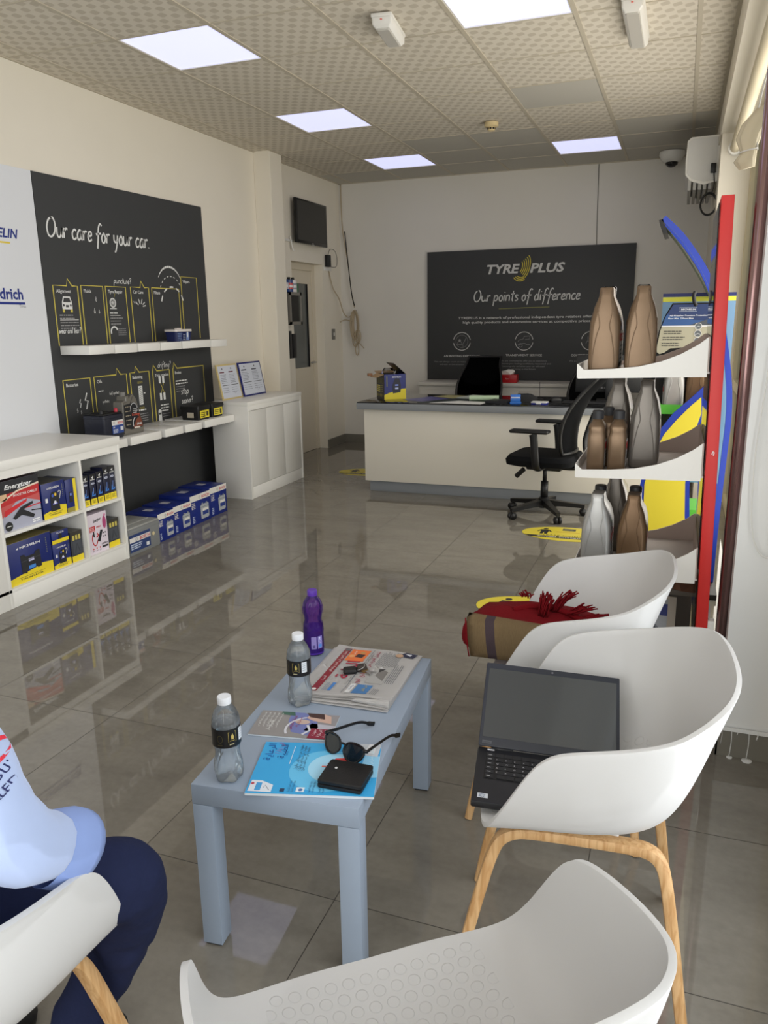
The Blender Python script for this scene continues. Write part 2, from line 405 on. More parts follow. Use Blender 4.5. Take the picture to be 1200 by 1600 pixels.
# front wall with the shopfront opening behind the camera
b = bmesh.new(); box(b, XL-.25, -3.7, YF-.12, YF, 0, H+.08); box(b, .3, XW+.2, YF-.12, YF, 0, H+.08); box(b, -3.7, .3, YF-.12, YF, 2.85, H+.08); box(b, -3.7, .3, YF-.12, YF, 0, .1)
struct(finish('wall_front', b, WALL))
b = bmesh.new()
for x in (-3.7, -2.4, -1.1, .25): box(b, x, x+.05, YF-.08, YF-.03, .1, 2.85)
struct(finish('window_1', b, ALU)); o = bx('window_pane', GLASS, None, -3.7, .3, YF-.062, YF-.056, .1, 2.85, 0); struct(o); o.name = 'window_2'
# right side: bulkhead, far column, sill, glazing, near pillar
b = bmesh.new(); box(b, XR, XW+.2, YF, YB, 2.74, H+.08); struct(finish('wall_right_bulkhead', b, WALL))
b = bmesh.new(); box(b, XR+.01, XW+.2, 6.67, YB, 0, 2.74); struct(finish('wall_right', b, WALL))
PIL = mat('pillar_paint', (232, 232, 230), .5, noise=(6, .02, .15))
b = bmesh.new(); box(b, .212, XW+.2, 2.62, 3.15, .0, 2.74); struct(finish('wall_right_pillar', b, PIL))
SK = mat('skirting_tile', (120, 116, 106), .35, noise=(8, .12, 0))
b = bmesh.new(); box(b, .206, XW+.2, 2.612, 2.62, 0, .1); box(b, .204, .212, 2.612, 3.15, 0, .1); struct(finish('baseboard_pillar', b, SK))
# paint smears running over the pillar skirting
b = bmesh.new(); rd = random.Random(3)
def drip(x, z0, z1, w_):
    tube(b, cat([(x, 2.612, z0), (x+.002, 2.611, (z0+z1)/2), (x-.001, 2.610, z1)], 4), w_, 6, flat=(1, .25))
for x, w_, z in ((.222, .003, .045), (.252, .006, .004), (.305, .006, .003), (.27, .004, .085), (.33, .008, .08)): drip(x, .108, z, w_)
box(b, .206, XW+.2, 2.608, 2.613, .096, .108); lathe(b, [(.016, 0), (.017, .003), (.004, .006)], 10, (.305, 2.6, 0)); lathe(b, [(.009, 0), (.01, .003), (.003, .005)], 10, (.252, 2.605, 0))
struct(finish('trim_2', b, PIL))
# rounded metal post on the corner of the pillar
b = bmesh.new(); tube(b, [(.197, 2.70, 0), (.197, 2.70, 2.74)], .019, 14); struct(finish('trim_3', b, mat('burnished_post', (150, 120, 118), .22, metal=.85), smooth='all'))
b = bmesh.new(); box(b, XL, XL+.012, YF, 6.82, 0, .1); box(b, XL, XL+.182, 6.81, 6.82, 0, .1); box(b, XL+.17, XL+.182, 6.81, 7.06, 0, .1); box(b, XL, XL+.012, 7.06, DY0, 0, .1); box(b, XL, XL+.012, DY1, YB, 0, .1)
struct(finish('baseboard_left', b, SK))
b = bmesh.new(); box(b, XL, XR, YB-.012, YB, 0, .1); struct(finish('baseboard_back', b, SK))
# side glazing frames
CREAM = mat('cream_frame', (224, 210, 176), .45)
def side_window(n, y0, y1):
    b = bmesh.new(); k = max(2, int((y1-y0)/1.1)+1)
    for i in range(k+1):
        y = y0+(y1-y0-.06)*i/k; box(b, XW-.03, XW+.05, y, y+.06, 0, 2.74, .003)
    for z in (0, .9, 2.66): box(b, XW-.02, XW+.04, y0, y1, z, z+.07)
    struct(finish('window_%d' % n, b, CREAM)); o = bx('window_%d' % (n+1), GLASS, None, XW, XW+.006, y0, y1, 0, 2.74, 0); struct(o)
side_window(3, 3.15, 6.67); side_window(5, YF, 2.62)
b = bmesh.new(); box(b, -14, 14, -14, 20, -.2, -.07)
struct(finish('ground', b, mat('outside_paving', (200, 196, 186), .8)))
# door in the left wall
def door():
    DW = mat('cream_door_frame', (218, 208, 188), .5)
    b = bmesh.new()
    for y0, y1, z0, z1 in ((DY0, DY0+.07, 0, DZ), (DY1-.07, DY1, 0, DZ), (DY0+.07, DY1-.07, DZ-.07, DZ)): box(b, XL-.17, XL-.10, y0, y1, z0, z1, .003)
    struct(finish('trim_4', b, DW))
    d = bpy.data.objects.new('door_1', None); COL.objects.link(d); struct(d)
    b = bmesh.new(); y0, y1 = DY0+.07, DY1-.07
    box(b, XL-.15, XL-.115, y0, y1, .002, .95, .003); box(b, XL-.15, XL-.115, y0, y1, 1.85, DZ-.07, .003)
    box(b, XL-.15, XL-.115, y0, y0+.1, .95, 1.85, .003); box(b, XL-.15, XL-.115, y1-.1, y1, .95, 1.85, .003)
    box(b, XL-.118, XL-.112, y0+.12, y1-.12, .15, .85, .002)
    finish('door_leaf', b, DW, d)
    bx('door_glass', mat('dark_door_glass', (96, 100, 98), .15), d, XL-.14, XL-.125, y0+.1, y1-.1, .95, 1.85, 0)
    b = bmesh.new(); box(b, XL-.124, XL-.110, y0+.1, y0+.115, .95, 1.85); box(b, XL-.124, XL-.110, y1-.115, y1-.1, .95, 1.85); finish('glass_seal', b, BLACKP, d)
    b = bmesh.new(); tube(b, cat([(XL-.115, y1-.05, 1.0), (XL-.06, y1-.05, 1.0), (XL-.06, y1-.16, 1.0)], 4), .009, 8); finish('door_handle', b, ALU, d)
door()

# ------------------------------------------------------------------ ceiling fixtures
DIFF = mat('led_diffuser', (205, 208, 250), .5, emit=1.0)
names = {(1, 0): 'square LED ceiling panel nearest the left wall, largest of the three in its row', (1, 3): 'square LED ceiling panel in the middle of the left row of three',
         (1, 6): 'small-looking LED ceiling panel at the far end of the left row', (4, 0): 'LED ceiling panel at the top edge of the picture, cut off by it', (4, 6): 'LED ceiling panel near the back wall above the charcoal sign'}
for (u, v) in LIGHTS:
    x0, y0 = .6*u-3.623, .6*v+3.955
    t = thing('ceiling_light', names.get((u, v), 'LED ceiling panel behind the camera, row %s, place %d' % ('left' if u == 1 else 'right', -v//3)), 'ceiling light', (x0+.3, y0+.3, H), group='LED panels in the ceiling')
    b = bmesh.new()
    for a in ((-.3, -.28, -.3, .3), (.28, .3, -.3, .3), (-.28, .28, -.3, -.287), (-.28, .28, .287, .3)): box(b, *a, -.002, .03)
    finish('frame', b, WHITEP, t)
    bx('diffuser', DIFF, t, -.28, .28, -.287, .287, .004, .012, 0)
# smoke detector
CREAMP = mat('aged_cream_plastic', (216, 196, 150), .5)
t = thing('smoke_detector', 'round cream smoke detector on the ceiling tiles', 'smoke detector', (-1.53, 6.62, H-.005))
b = bmesh.new(); lathe(b, [(.055, 0), (.056, -.028), (.046, -.036)], 24); finish('base', b, CREAMP, t, smooth=True)
b = bmesh.new(); lathe(b, [(.03, -.036), (.031, -.055), (.024, -.062)], 20); finish('sensor', b, CREAMP, t, smooth=True)
b = bmesh.new()
for k in range(8): a = k*PI/4; box(b, -.008, .008, .0295, .0325, -.053, -.04, M=Matrix.Rotation(a, 4, 'Z'))
finish('vent', b, BLACKP, t)
# emergency lamps
def emergency(label, loc, rz, L_):
    t = thing('emergency_lamp', label, 'emergency light', loc, rz)
    b = bmesh.new(); box(b, -.055, .055, -L_/2, L_/2, -.02, 0, .006); finish('mounting_plate', b, WHITEP, t, smooth=True)
    b = bmesh.new(); loft(b, [rrect(0, 0, .052, L_/2-.004, .01, -.02), rrect(0, 0, .05, L_/2-.006, .01, -.05), rrect(0, 0, .036, L_/2-.02, .008, -.066)]); finish('housing', b, WHITEP, t, smooth=True)
    b = bmesh.new(); loft(b, [rrect(0, 0, .034, L_/2-.035, .008, -.0655), rrect(0, 0, .030, L_/2-.04, .008, -.072)]); finish('lens', b, mat('frosted_lens', (190, 186, 178), .35), t, smooth=True)
    b = bmesh.new(); lathe(b, [(.006, -.004), (.005, 0)], 10, (0, -L_/2-.001, -.03)); finish('indicator', b, mat('indicator_red', (225, 120, 110), .4), t)
    return t
emergency('boxy white emergency light between the two front ceiling panels', (-1.555, 4.31, H-.005), .12, .34)
emergency('slim white emergency light at the top right edge of the picture', (-.335, 4.72, H-.005), 0, .62)
# dome camera
t = thing('dome_camera', 'white dome security camera at the top of the back wall beside the air conditioner', 'security camera', (-.2, 8.45, H-.005))
b = bmesh.new(); lathe(b, [(.115, 0), (.118, -.03), (.09, -.075), (.06, -.095)], 28); finish('housing', b, WHITEP, t, smooth=True)
b = bmesh.new(); lathe(b, [(.058, -.094), (.055, -.115), (.03, -.135), (.004, -.14)], 20); finish('lens_dome', b, mat('dark_dome', (22, 22, 24), .15), t, smooth='all')
# split air conditioner on the right wall, seen end-on
t = thing('air_conditioner', 'white split air conditioner high on the right wall', 'air conditioner', (.18, 7.55, 2.48))
pr = [(0, 0), (-.10, -.02), (-.20, .015), (-.238, .06), (-.243, .14), (-.238, .31), (-.21, .335), (0, .34)]
b = bmesh.new(); prism(b, pr, lambda u, v, d: Vector((u, d, v)), -.45, .45); finish('housing', b, WHITEP, t)
b = bmesh.new()
pr2 = [(-.015, .015), (-.10, .003), (-.19, .03), (-.225, .07), (-.229, .30), (-.2, .32), (-.015, .325)]
prism(b, pr2, lambda u, v, d: Vector((u, d, v)), -.458, -.449); finish('end_cap', b, mat('ac_end_cap', (212, 211, 208), .45), t)
b = bmesh.new()
for k in range(5): box(b, -.215+.038*k, -.19+.038*k, -.44, .44, -.055, .03, .004)
finish('air_vane', b, mat('ac_vanes', (170, 169, 166), .5), t)
bx('cable_box', BLACKP, t, -.055, -.015, -.49, -.455, .06, .13, .004)
b = bmesh.new(); c0 = Vector((-.05, -.47, -.17))
tube(b, [c0+Vector((.062*math.cos(a), .004*math.sin(3*a), .085*math.sin(a))) for a in [k*PI/12 for k in range(24)]], .006, 6, closed=True)
tube(b, [c0+Vector((.058*math.cos(a), .012+.004*math.sin(2*a), .078*math.sin(a))) for a in [k*PI/12 for k in range(24)]], .006, 6, closed=True)
tube(b, cat([(-.03, -.475, .07), (-.02, -.475, -.03), (-.035, -.47, -.1)], 5), .005, 6)
finish('coiled_cable', b, BLACKP, t)

# ------------------------------------------------------------------ left wall boards
def wallL(x):            # sheet coords u = world y, v = world z, facing +x
    return lambda u, v, h: Vector((x+h, u, v))
bd = bmesh.new(); prism(bd, [(4.033, 0.0), (5.885, 0.0), (5.875, 2.38), (4.033, 2.37)], lambda u, v, d: Vector((XL+.001+d, u, v)), 0, .014)
board = finish('service_board', bd, BOARD); tag(board, 'large charcoal service board reading Our care for your car', 'wall board')
p = Print(wallL(XL+.015), .0005)
W_ = (228, 228, 226); Y_ = (206, 190, 84); G_ = (150, 150, 150)
p.hand('Our care for your car.', 4.10, 2.0, .062, W_, .0125, width=1.05)
# upper row of outlined boxes
def obox(y0, y1, z0, z1, title, tail=None):
    L_ = [(y0, z0), (y0, z1)]
    if tail: L_ += [(tail-.02, z1), (tail-.008, z1+.045), (tail+.03, z1)]
    L_ += [(y1, z1), (y1, z0)]
    p.line(L_, .009, Y_, 1)
    p.text(title, y0+.025, z1-.045, .022, W_, bold=.02)
obox(4.107, 4.33, 1.322, 1.702, 'Alignment', 4.25); obox(4.362, 4.577, 1.322, 1.709, 'Fluids'); obox(4.605, 4.822, 1.322, 1.711, 'Tyre Repair')
obox(4.877, 5.09, 1.322, 1.715, 'Car Care', 5.01); obox(5.127, 5.476, 1.322, 1.717, 'Filters'); obox(5.514, 5.735, 1.33, 1.813, 'Wipers')
obox(4.102, 4.359, .71, 1.098, 'Batteries'); obox(4.398, 4.743, .70, 1.10, 'Oils', 4.65); obox(4.783, 5.008, .70, 1.102, 'Balancing', 4.86)
obox(5.054, 5.266, .70, 1.098, 'Tyre rotation', 5.075); obox(5.314, 5.746, .68, 1.102, 'Brakes', 5.34)
# car drawing
def car(cx, cz, s, yb=True):
    p.poly([(cx-.052*s, cz-.01*s), (cx-.05*s, cz+.02*s), (cx-.035*s, cz+.06*s), (cx+.035*s, cz+.06*s), (cx+.05*s, cz+.02*s), (cx+.052*s, cz-.01*s), (cx+.05*s, cz-.03*s), (cx-.05*s, cz-.03*s)], W_)
    p.poly([(cx-.038*s, cz+.02*s), (cx-.028*s, cz+.05*s), (cx+.028*s, cz+.05*s), (cx+.038*s, cz+.02*s)], (62, 63, 64), 2)
    p.circ(cx-.035*s, cz-.002*s, .009*s, (62, 63, 64), 2); p.circ(cx+.035*s, cz-.002*s, .009*s, (62, 63, 64), 2); p.rect(cx-.015*s, cz-.015*s, cx+.015*s, cz, (62, 63, 64), 2)
    for q in (-1, 1): p.rect(cx+q*.04*s-.011*s, cz-.052*s, cx+q*.04*s+.011*s, cz-.03*s, (206, 190, 84) if yb else W_)
car(4.218, 1.580, .9)
p.lines(4.14, 1.515, .16, 2, .02, .007, G_, seed=2); p.line([(4.14, 1.485), (4.31, 1.485)], .003, W_); p.lines(4.14, 1.468, .18, 3, .018, .006, G_, seed=3)
p.hand('wear and tear?', 4.12, 1.40, .02, W_, .0045, width=.2)
for y, z, s in ((4.50, 1.615, .012), (4.475, 1.535, .014), (4.52, 1.535, .010)): p.line([(y-s*.5, z), (y, z+s*2), (y+s*.5, z), (y, z-s*.7), (y-s*.5, z)], .0035, W_)
p.arc(4.67, 1.60, .03, 0, 360, .007, W_); p.arc(4.67, 1.60, .022, 0, 360, .003, W_)
for k in range(6): a = k*PI/3; p.line([(4.67, 1.60), (4.67+.018*math.cos(a), 1.60+.018*math.sin(a))], .005, W_)
p.rect(4.635, 1.558, 4.705, 1.563, W_); p.line([(4.69, 1.64), (4.70, 1.665)], .003, Y_)
p.rect(4.63, 1.512, 4.74, 1.516, W_); p.lines(4.63, 1.53, .1, 1, .02, .009, W_, seed=5); p.lines(4.63, 1.495, .14, 3, .02, .006, G_, seed=4)
p.arc(4.66, 1.40, .035, 20, 200, .012, W_); p.lines(4.70, 1.42, .09, 4, .014, .004, G_, seed=8)
p.hand('puncture?', 4.70, 1.735, .022, W_, .0045, width=.19)
for a, r in ((150, .03), (110, .022), (70, .022), (35, .03), (10, .025)):
    a = math.radians(a); p.line([(4.98+r*math.cos(a), 1.575+r*math.sin(a)), (4.98+.06*math.cos(a), 1.575+.06*math.sin(a))], .007, W_)
for k in range(3): p.line([(4.90+.015*k, 1.615), (4.91+.015*k, 1.60)], .003, W_)
for k in range(12): 
    a0 = 150-10*k; p.arc(5.365, 1.715, .165, a0, a0-9, .004+.012*math.sin(PI*(k+.5)/12), W_, 2, 3)
for k in range(8): a0 = 155-16*k; p.arc(5.375, 1.66, .15, a0, a0-8, .006, W_, 2, 3)
for k in range(5): a0 = 165-32*k; p.arc(5.385, 1.58, .15, a0, a0-18, .012, W_, 2, 4)
# lower row contents
def bolt(y, z, s): p.line([(y+.4*s, z+s), (y, z+.1*s), (y+.5*s, z), (y+.1*s, z-s)], .16*s+.002, W_)
bolt(4.235, .935, .028); bolt(4.205, .89, .015); bolt(4.24, .875, .012); bolt(4.29, .945, .055)
p.hand('half synthetic', 4.54, .965, .011, W_, .002, width=.11); p.hand('synthetic', 4.46, .915, .011, W_, .002, width=.07); p.lines(4.43, 1.0, .07, 1, .02, .006, W_, seed=6)
p.poly([(4.865, .86), (4.865, 1.0), (4.912, 1.0), (4.912, .86)], W_)
for k in range(9): p.line([(4.868, .87+.014*k), (4.909, .88+.014*k)], .003, (62, 63, 64), 2)
for q in (-1, 1):
    for k in range(3): p.arc(4.87+.02*k, .93+q*.095, .007, 0, 360, .002, Y_)
p.lines(4.81, .82, .15, 1, .02, .010, W_, seed=9); p.lines(4.81, .79, .17, 4, .017, .005, G_, seed=10); p.rect(4.925, .94, 4.945, .947, W_)
for a in (5.12, 5.165):
    for c_ in (.87, 1.0): p.rect(a, c_, a+.026, c_+.055, W_)
p.line([(5.14, .925), (5.18, 1.0)], .004, Y_); p.line([(5.18, .925), (5.14, 1.0)], .004, Y_)
p.lines(5.12, .83, .12, 3, .022, .009, W_, seed=11); p.lines(5.14, .76, .11, 2, .018, .005, G_, seed=12)
p.poly([(5.085, .70), (5.085, .79), (5.095, .80), (5.115, .80), (5.125, .79), (5.125, .70)], W_); p.rect(5.09, .76, 5.12, .775, (62, 63, 64), 2)
p.hand('drifting?', 5.12, 1.12, .023, W_, .004, width=.17)
p.lines(5.34, 1.0, .17, 2, .022, .009, W_, seed=13); p.lines(5.34, .955, .13, 3, .018, .005, G_, seed=14)
p.hand('stop', 5.40, .89, .028, W_, .006, width=.11); p.hand('sooner?', 5.40, .815, .026, W_, .006, width=.16)
p.build('printed_lettering', board)
# white brand board at the left edge
wb = bx('brand_board', mat('white_board', (222, 224, 228), .5), None, XL+.001, XL+.015, 2.2, 4.028, .3, 2.37, 0)
tag(wb, 'white board with blue tyre maker names at the left edge', 'wall board')
p = Print(wallL(XL+.015), .0005); NB = (16, 42, 130)
p.text('MICHELIN', 3.868, 1.962, .052, NB, bold=.035, align='r', shear=.25, wx=1.0); p.rect(3.35, 1.928, 3.80, 1.938, (226, 200, 60))
p.text('BFGoodrich', 3.85, 1.61, .062, NB, bold=.04, align='r', wx=1.0); p.rect(3.3, 1.578, 3.86, 1.592, NB); p.text('Tires', 3.862, 1.56, .018, (120, 120, 125), align='r')
p.build('printed_lettering', wb)

# shelf boards: separate planks fixed edge to edge
def plank(y0, y1, x1, z1, th, label, grp):
    o = bx('shelf_board', WHITE, None, XL+.016, x1, y0, y1, z1-th, z1, .002); return tag(o, label, 'shelf', grp)
words = ['nearest', 'second', 'third', 'fourth', 'fifth', 'farthest']
for k, (a, c_) in enumerate(((4.11, 4.352), (4.362, 4.595), (4.605, 4.855), (4.866, 5.125), (5.135, 5.525), (5.535, 5.772))):
    plank(a, c_, -3.55-.004*(k % 2), 1.32-.002*(k % 2), .056, 'white plank of the upper wall shelf, %s of the six from the camera' % words[k], 'planks of the upper wall shelf')
words = ['nearest, half hidden by the low white cabinet', 'second', 'third', 'fourth', 'farthest, holding the small black boxes']
for k, (a, c_) in enumerate(((3.90, 4.223), (4.263, 4.60), (4.64, 4.86), (4.895, 5.114), (5.15, 5.584))):
    plank(a, c_, -3.41-.004*(k % 2), .716-.002*(k % 2), .056, 'white plank of the lower wall shelf, %s' % (words[k] if k in (0, 4) else words[k]+' of the five from the camera'), 'planks of the lower wall shelf')

# ------------------------------------------------------------------ cabinet 1 with open pigeonholes
cab = thing('shelf_cabinet', 'low white open cabinet holding boxed car accessories', 'cabinet', (0, 0, 0))
X1, X0, Y0, Y1 = -3.205, XL+.016, 2.35, 3.885
bx('top', WHITE, cab, X0, X1+.006, Y0, Y1+.004, .735, .785)
bx('top_rail', WHITE, cab, X1-.02, X1-.004, Y0+.02, Y1-.02, .69, .735, 0)
for y, n_ in ((Y0, 0), (2.925, 1), (Y1-.02, 2)):
    bx('side_panel', WHITE, cab, X0, X1 if n_ != 1 else X1-.004, y, y+.02, 0, .735 if n_ != 1 else .69)
bx('divider', WHITE, cab, X0, X1-.004, 3.53, 3.548, .10, .69)
bx('shelf', WHITE, cab, X0, X1-.004, 2.945, 3.53, .385, .403); bx('shelf', WHITE, cab, X0, X1-.004, 3.548, Y1-.02, .385, .403)
bx('bottom', WHITE, cab, X0, X1-.004, Y0+.02, Y1-.02, .085, .103); bx('plinth', WHITE, cab, X1-.022, X1-.006, 2.945, Y1-.02, .0, .085)
bx('back_panel', WHITE, cab, X0, X0+.008, Y0+.02, Y1-.02, .10, .735, 0)
bx('door', WHITE, cab, X1-.022, X1-.004, Y0+.02, 2.925, .0, .735)

# boxed goods: local box origin at bottom centre; front faces +x
NAVY = (22, 38, 110); YE = (238, 214, 40); DK = (24, 26, 34)
def carton(name, label, catg, y0, y1, z0, h, d, face, base=NAVY, xf=X1-.03, top=None, group=None, skew=0):
    t = thing(name, label, catg, (xf-d/2, (y0+y1)/2, z0), skew, group)
    wd = y1-y0
    bx('carton', mat('card_%d_%d_%d' % base, base, .35, noise=(30, .04, 0)), t, -d/2, d/2, -wd/2, wd/2, 0, h, .002)
    p = Print(lambda u, v, k: Vector((d/2+k, u-wd/2, v)), .0005); face(p, wd, h); p.build('printed_front', t)
    if top is not None: bx('top_flap', mat('cardtop_%d_%d_%d' % top, top, .4), t, -d/2, d/2, -wd/2, wd/2, h, h+.002, 0)
    return t
def f_booster(p, w_, h):
    R_ = (196, 40, 44)
    p.rect(0, 0, w_, h, (176, 178, 196), 1); p.poly([(0, h*.25), (w_*.5, h*.62), (w_, h*.45), (w_, h*.8), (0, h*.8)], (206, 90, 88), 2); p.poly([(0, h*.5), (w_, h*.62), (w_, h*.8), (0, h*.8)], R_, 3)
    p.poly([(0, h*.72), (w_, h*.82), (w_, h), (0, h)], DK, 4); p.line([(0, h*.58), (w_*.45, h*.76), (w_, h*.83)], .009, (240, 220, 200), 5)
    p.text('Energizer', w_*.16, h*.83, h*.09, (250, 250, 250), 6, bold=.03, shear=.25, width=w_*.68); p.text('BOOSTER CABLES', w_*.35, h*.66, h*.045, (250, 250, 250), 6, bold=.01, shear=.15, width=w_*.6)
    p.rect(.01, h*.62, w_*.2, h*.75, (226, 190, 150), 5)
    p.poly([(w_*.1, h*.3), (w_*.65, h*.5), (w_*.68, h*.56), (w_*.12, h*.42)], (214, 40, 50), 5)
    p.poly([(w_*.28, h*.24), (w_*.5, h*.42), (w_*.8, h*.48), (w_*.8, h*.43), (w_*.56, h*.36), (w_*.82, h*.2), (w_*.78, h*.14), (w_*.5, h*.26), (w_*.34, h*.2)], DK, 6)
    p.line([(w_*.6, h*.38), (w_, h*.4)], .006, (214, 40, 50), 6); p.line([(w_*.75, h*.3), (w_, h*.27)], .006, DK, 6)
    p.circ(w_*.17, h*.1, w_*.09, (20, 20, 22), 6); p.rect(w_*.12, h*.095, w_*.22, h*.11, (240, 240, 240), 7); p.lines(w_*.75, h*.1, w_*.2, 2, .012, .006, (250, 250, 250), 5)
def f_comp(txt='TYRE INFLATOR', dev='tall'):
    def f(p, w_, h):
        p.poly([(0, 0), (w_, 0), (w_, h*.28), (w_*.72, h*.32), (w_*.6, h*.26), (w_*.35, h*.22), (0, h*.16)], YE, 1)
        p.text('MICHELIN', w_*.3, h*.82, h*.055, (240, 240, 245), 2, bold=.03, width=w_*.45)
        p.poly([(w_*.22, h*.83), (w_*.27, h*.87), (w_*.26, h*.82)], (240, 240, 245), 2)
        if dev == 'tall':
            p.poly([(w_*.32, h*.18), (w_*.34, h*.62), (w_*.42, h*.72), (w_*.64, h*.72), (w_*.7, h*.6), (w_*.72, h*.18)], DK, 3)
            p.circ(w_*.44, h*.62, w_*.05, (60, 90, 190), 4); p.circ(w_*.56, h*.64, w_*.05, (240, 200, 70), 4); p.circ(w_*.52, h*.42, w_*.055, (235, 235, 250), 5); p.rect(w_*.42, h*.36, w_*.62, h*.40, (120, 120, 220), 4)
            p.line([(w_*.72, h*.5), (w_*.8, h*.68), (w_*.74, h*.73), (w_*.68, h*.68)], .006, (190, 190, 190), 4)
            p.rect(w_*.12, h*.46, w_*.22, h*.58, (235, 235, 235), 3)
        else:
            p.poly([(w_*.30, h*.22), (w_*.29, h*.66), (w_*.38, h*.66), (w_*.4, h*.6), (w_*.6, h*.6), (w_*.62, h*.66), (w_*.72, h*.68), (w_*.74, h*.26), (w_*.66, h*.24), (w_*.6, h*.3), (w_*.44, h*.3), (w_*.4, h*.2)], DK, 3)
            p.rect(w_*.46, h*.46, w_*.58, h*.53, (200, 200, 235), 4); p.rect(w_*.45, h*.28, w_*.6, h*.36, (70, 140, 220), 4); p.line([(w_*.3, h*.5), (w_*.74, h*.52)], .004, (60, 62, 70), 4)
        p.text(txt, w_*.5, h*.07, h*.04, (40, 44, 60), 3, align='c', bold=.01, width=w_*.5); p.line([(w_*.2, h*.14), (w_*.8, h*.14)], .0015, (40, 44, 60), 3)
        for k in range(7): p.text('R', w_*.88, h*(.86-.055*k), h*.032, (178, 184, 120), 2)
    return f
def f_spray(p, w_, h):
    p.rect(0, 0, w_, h*.2, YE, 1); p.rect(0, h*.8, w_, h, (22, 22, 26), 1); p.text('MICHELIN', w_/2, h*.80, h*.035, (240, 240, 240), 3, align='c', bold=.03, width=w_*.7)
    p.line([(w_*.38, h*.9), (w_*.55, h*.86), (w_*.62, h*.93)], .006, (240, 240, 240), 3); p.circ(w_*.5, h*.69, w_*.3, (200, 205, 225), 2, ry=h*.035); p.text('LUX', w_/2, h*.672, h*.035, (20, 30, 80), 3, align='c', bold=.03)
    p.poly([(w_*.2, h*.28), (w_*.35, h*.45), (w_*.5, h*.3), (w_*.8, h*.36), (w_*.8, h*.28)], (60, 130, 220), 2); p.line([(w_*.5, h*.35), (w_*.55, h*.55)], .004, (120, 150, 220), 3)
    p.lines(w_*.2, h*.14, w_*.6, 3, h*.04, .003, (60, 60, 30), 2)
def f_jump(p, w_, h):
    p.rect(0, 0, w_, h, (226, 214, 224), 1); p.text('Energizer', w_*.28, h*.78, h*.07, (30, 30, 34), 3, bold=.03, shear=.25, width=w_*.42, rot=.12)
    p.rect(w_*.05, h*.56, w_*.35, h*.70, (190, 36, 44), 2); p.lines(w_*.07, h*.66, w_*.25, 3, h*.04, .004, (240, 220, 220), 3); p.text('1000A', w_*.42, h*.63, h*.045, (210, 60, 60), 3, bold=.02)
    p.poly([(w_*.42, h*.3), (w_*.62, h*.56), (w_*.74, h*.54), (w_*.56, h*.26)], DK, 3)
    p.line([tuple(q[:2]) for q in cat([(w_*.2, h*.5, 0), (w_*.16, h*.36, 0), (w_*.24, h*.22, 0), (w_*.36, h*.22, 0), (w_*.44, h*.32, 0)], 5)], .007, (196, 40, 44), 3)
    p.line([(w_*.2, h*.5), (w_*.27, h*.42), (w_*.25, h*.56)], .01, DK, 4); p.line([(w_*.42, h*.5), (w_*.5, h*.44), (w_*.38, h*.4)], .01, (196, 40, 44), 4)
    for k in range(3): p.circ(w_*(.18+.17*k), h*.13, w_*.03, (210, 60, 60), 3); p.lines(w_*(.14+.17*k), h*.08, w_*.1, 2, h*.02, .002, (120, 90, 110), 3)
    p.text('12000 A', w_*.63, h*.17, h*.045, (40, 40, 46), 3, bold=.03); p.rect(w_*.64, h*.09, w_*.96, h*.14, (40, 40, 46), 3)
    p.circ(w_*.86, h*.72, w_*.1, (178, 70, 120), 2, ry=h*.16); p.circ(w_*.9, h*.9, w_*.05, (206, 120, 160), 3)
    for k in range(4): p.circ(w_*(.76+.1*(k % 2)), h*(.46-.09*(k//2)), w_*.03, (70, 70, 80), 3)
def f_dark(p, w_, h):
    p.rect(0, 0, w_, h*.2, YE, 1); p.rect(0, h*.8, w_, h, (50, 46, 40), 1)
    for k in range(3): p.rect(w_*(.15+.26*k), h*.72, w_*(.32+.26*k), h*.88, (206, 190, 90), 2)
    p.rect(w_*.15, h*.25, w_*.85, h*.68, (70, 74, 82), 2); p.line([(w_*.3, h*.3), (w_*.5, h*.6), (w_*.7, h*.32)], .006, (40, 42, 48), 3)
carton('booster_cable_box', 'tall red, grey and black booster cables carton on the top shelf at the left edge', 'box', 2.955, 3.235, .403, .268, .20, f_booster, (60, 40, 46))
carton('inflator_box', 'blue and yellow inflator carton beside the red booster cables carton', 'box', 3.25, 3.425, .403, .20, .22, f_comp(), top=(92, 90, 84))
carton('pump_box', 'narrow blue carton with a yellow strip, right end of the top left pigeonhole', 'box', 3.43, 3.515, .403, .19, .20, lambda p, w_, h: (p.rect(w_*.72, 0, w_, h, YE, 1), p.poly([(w_*.25, h*.3), (w_*.3, h*.62), (w_*.55, h*.62), (w_*.6, h*.3)], DK, 2), p.rect(0, 0, w_*.72, h*.14, (150, 140, 60), 1), p.rect(w_*.35, h*.5, w_*.5, h*.58, (120, 140, 230), 3)), top=(40, 46, 80))
carton('compressor_box', 'wide blue and yellow tyre inflator carton, largest on the lower shelf', 'box', 2.955, 3.275, .103, .232, .24, f_comp(dev='wide'), top=(128, 118, 74))
carton('inflator_box', 'small blue and yellow inflator carton beside the largest one on the lower shelf', 'box', 3.282, 3.415, .103, .145, .2, f_comp(), top=(96, 92, 80))
carton('mini_inflator_box', 'shallow blue carton lying on the small lower inflator carton', 'box', 3.284, 3.413, .251, .07, .2, lambda p, w_, h: (p.rect(0, 0, w_, h*.3, YE, 1), p.rect(w_*.4, h*.3, w_*.6, h*.75, DK, 2), p.text('MICHELIN', w_*.5, h*.78, h*.13, (240, 240, 245), 3, align='c')), top=(90, 88, 80))
carton('light_kit_box', 'dark carton with a yellow base, right end of the lower left pigeonhole', 'box', 3.425, 3.518, .103, .18, .2, f_dark, (52, 54, 62), top=(80, 78, 72))
carton('light_kit_box', 'dark carton with a yellow base beside the pink jump starter carton', 'box', 3.745, 3.845, .103, .175, .16, f_dark, (52, 54, 62), top=(70, 70, 72))
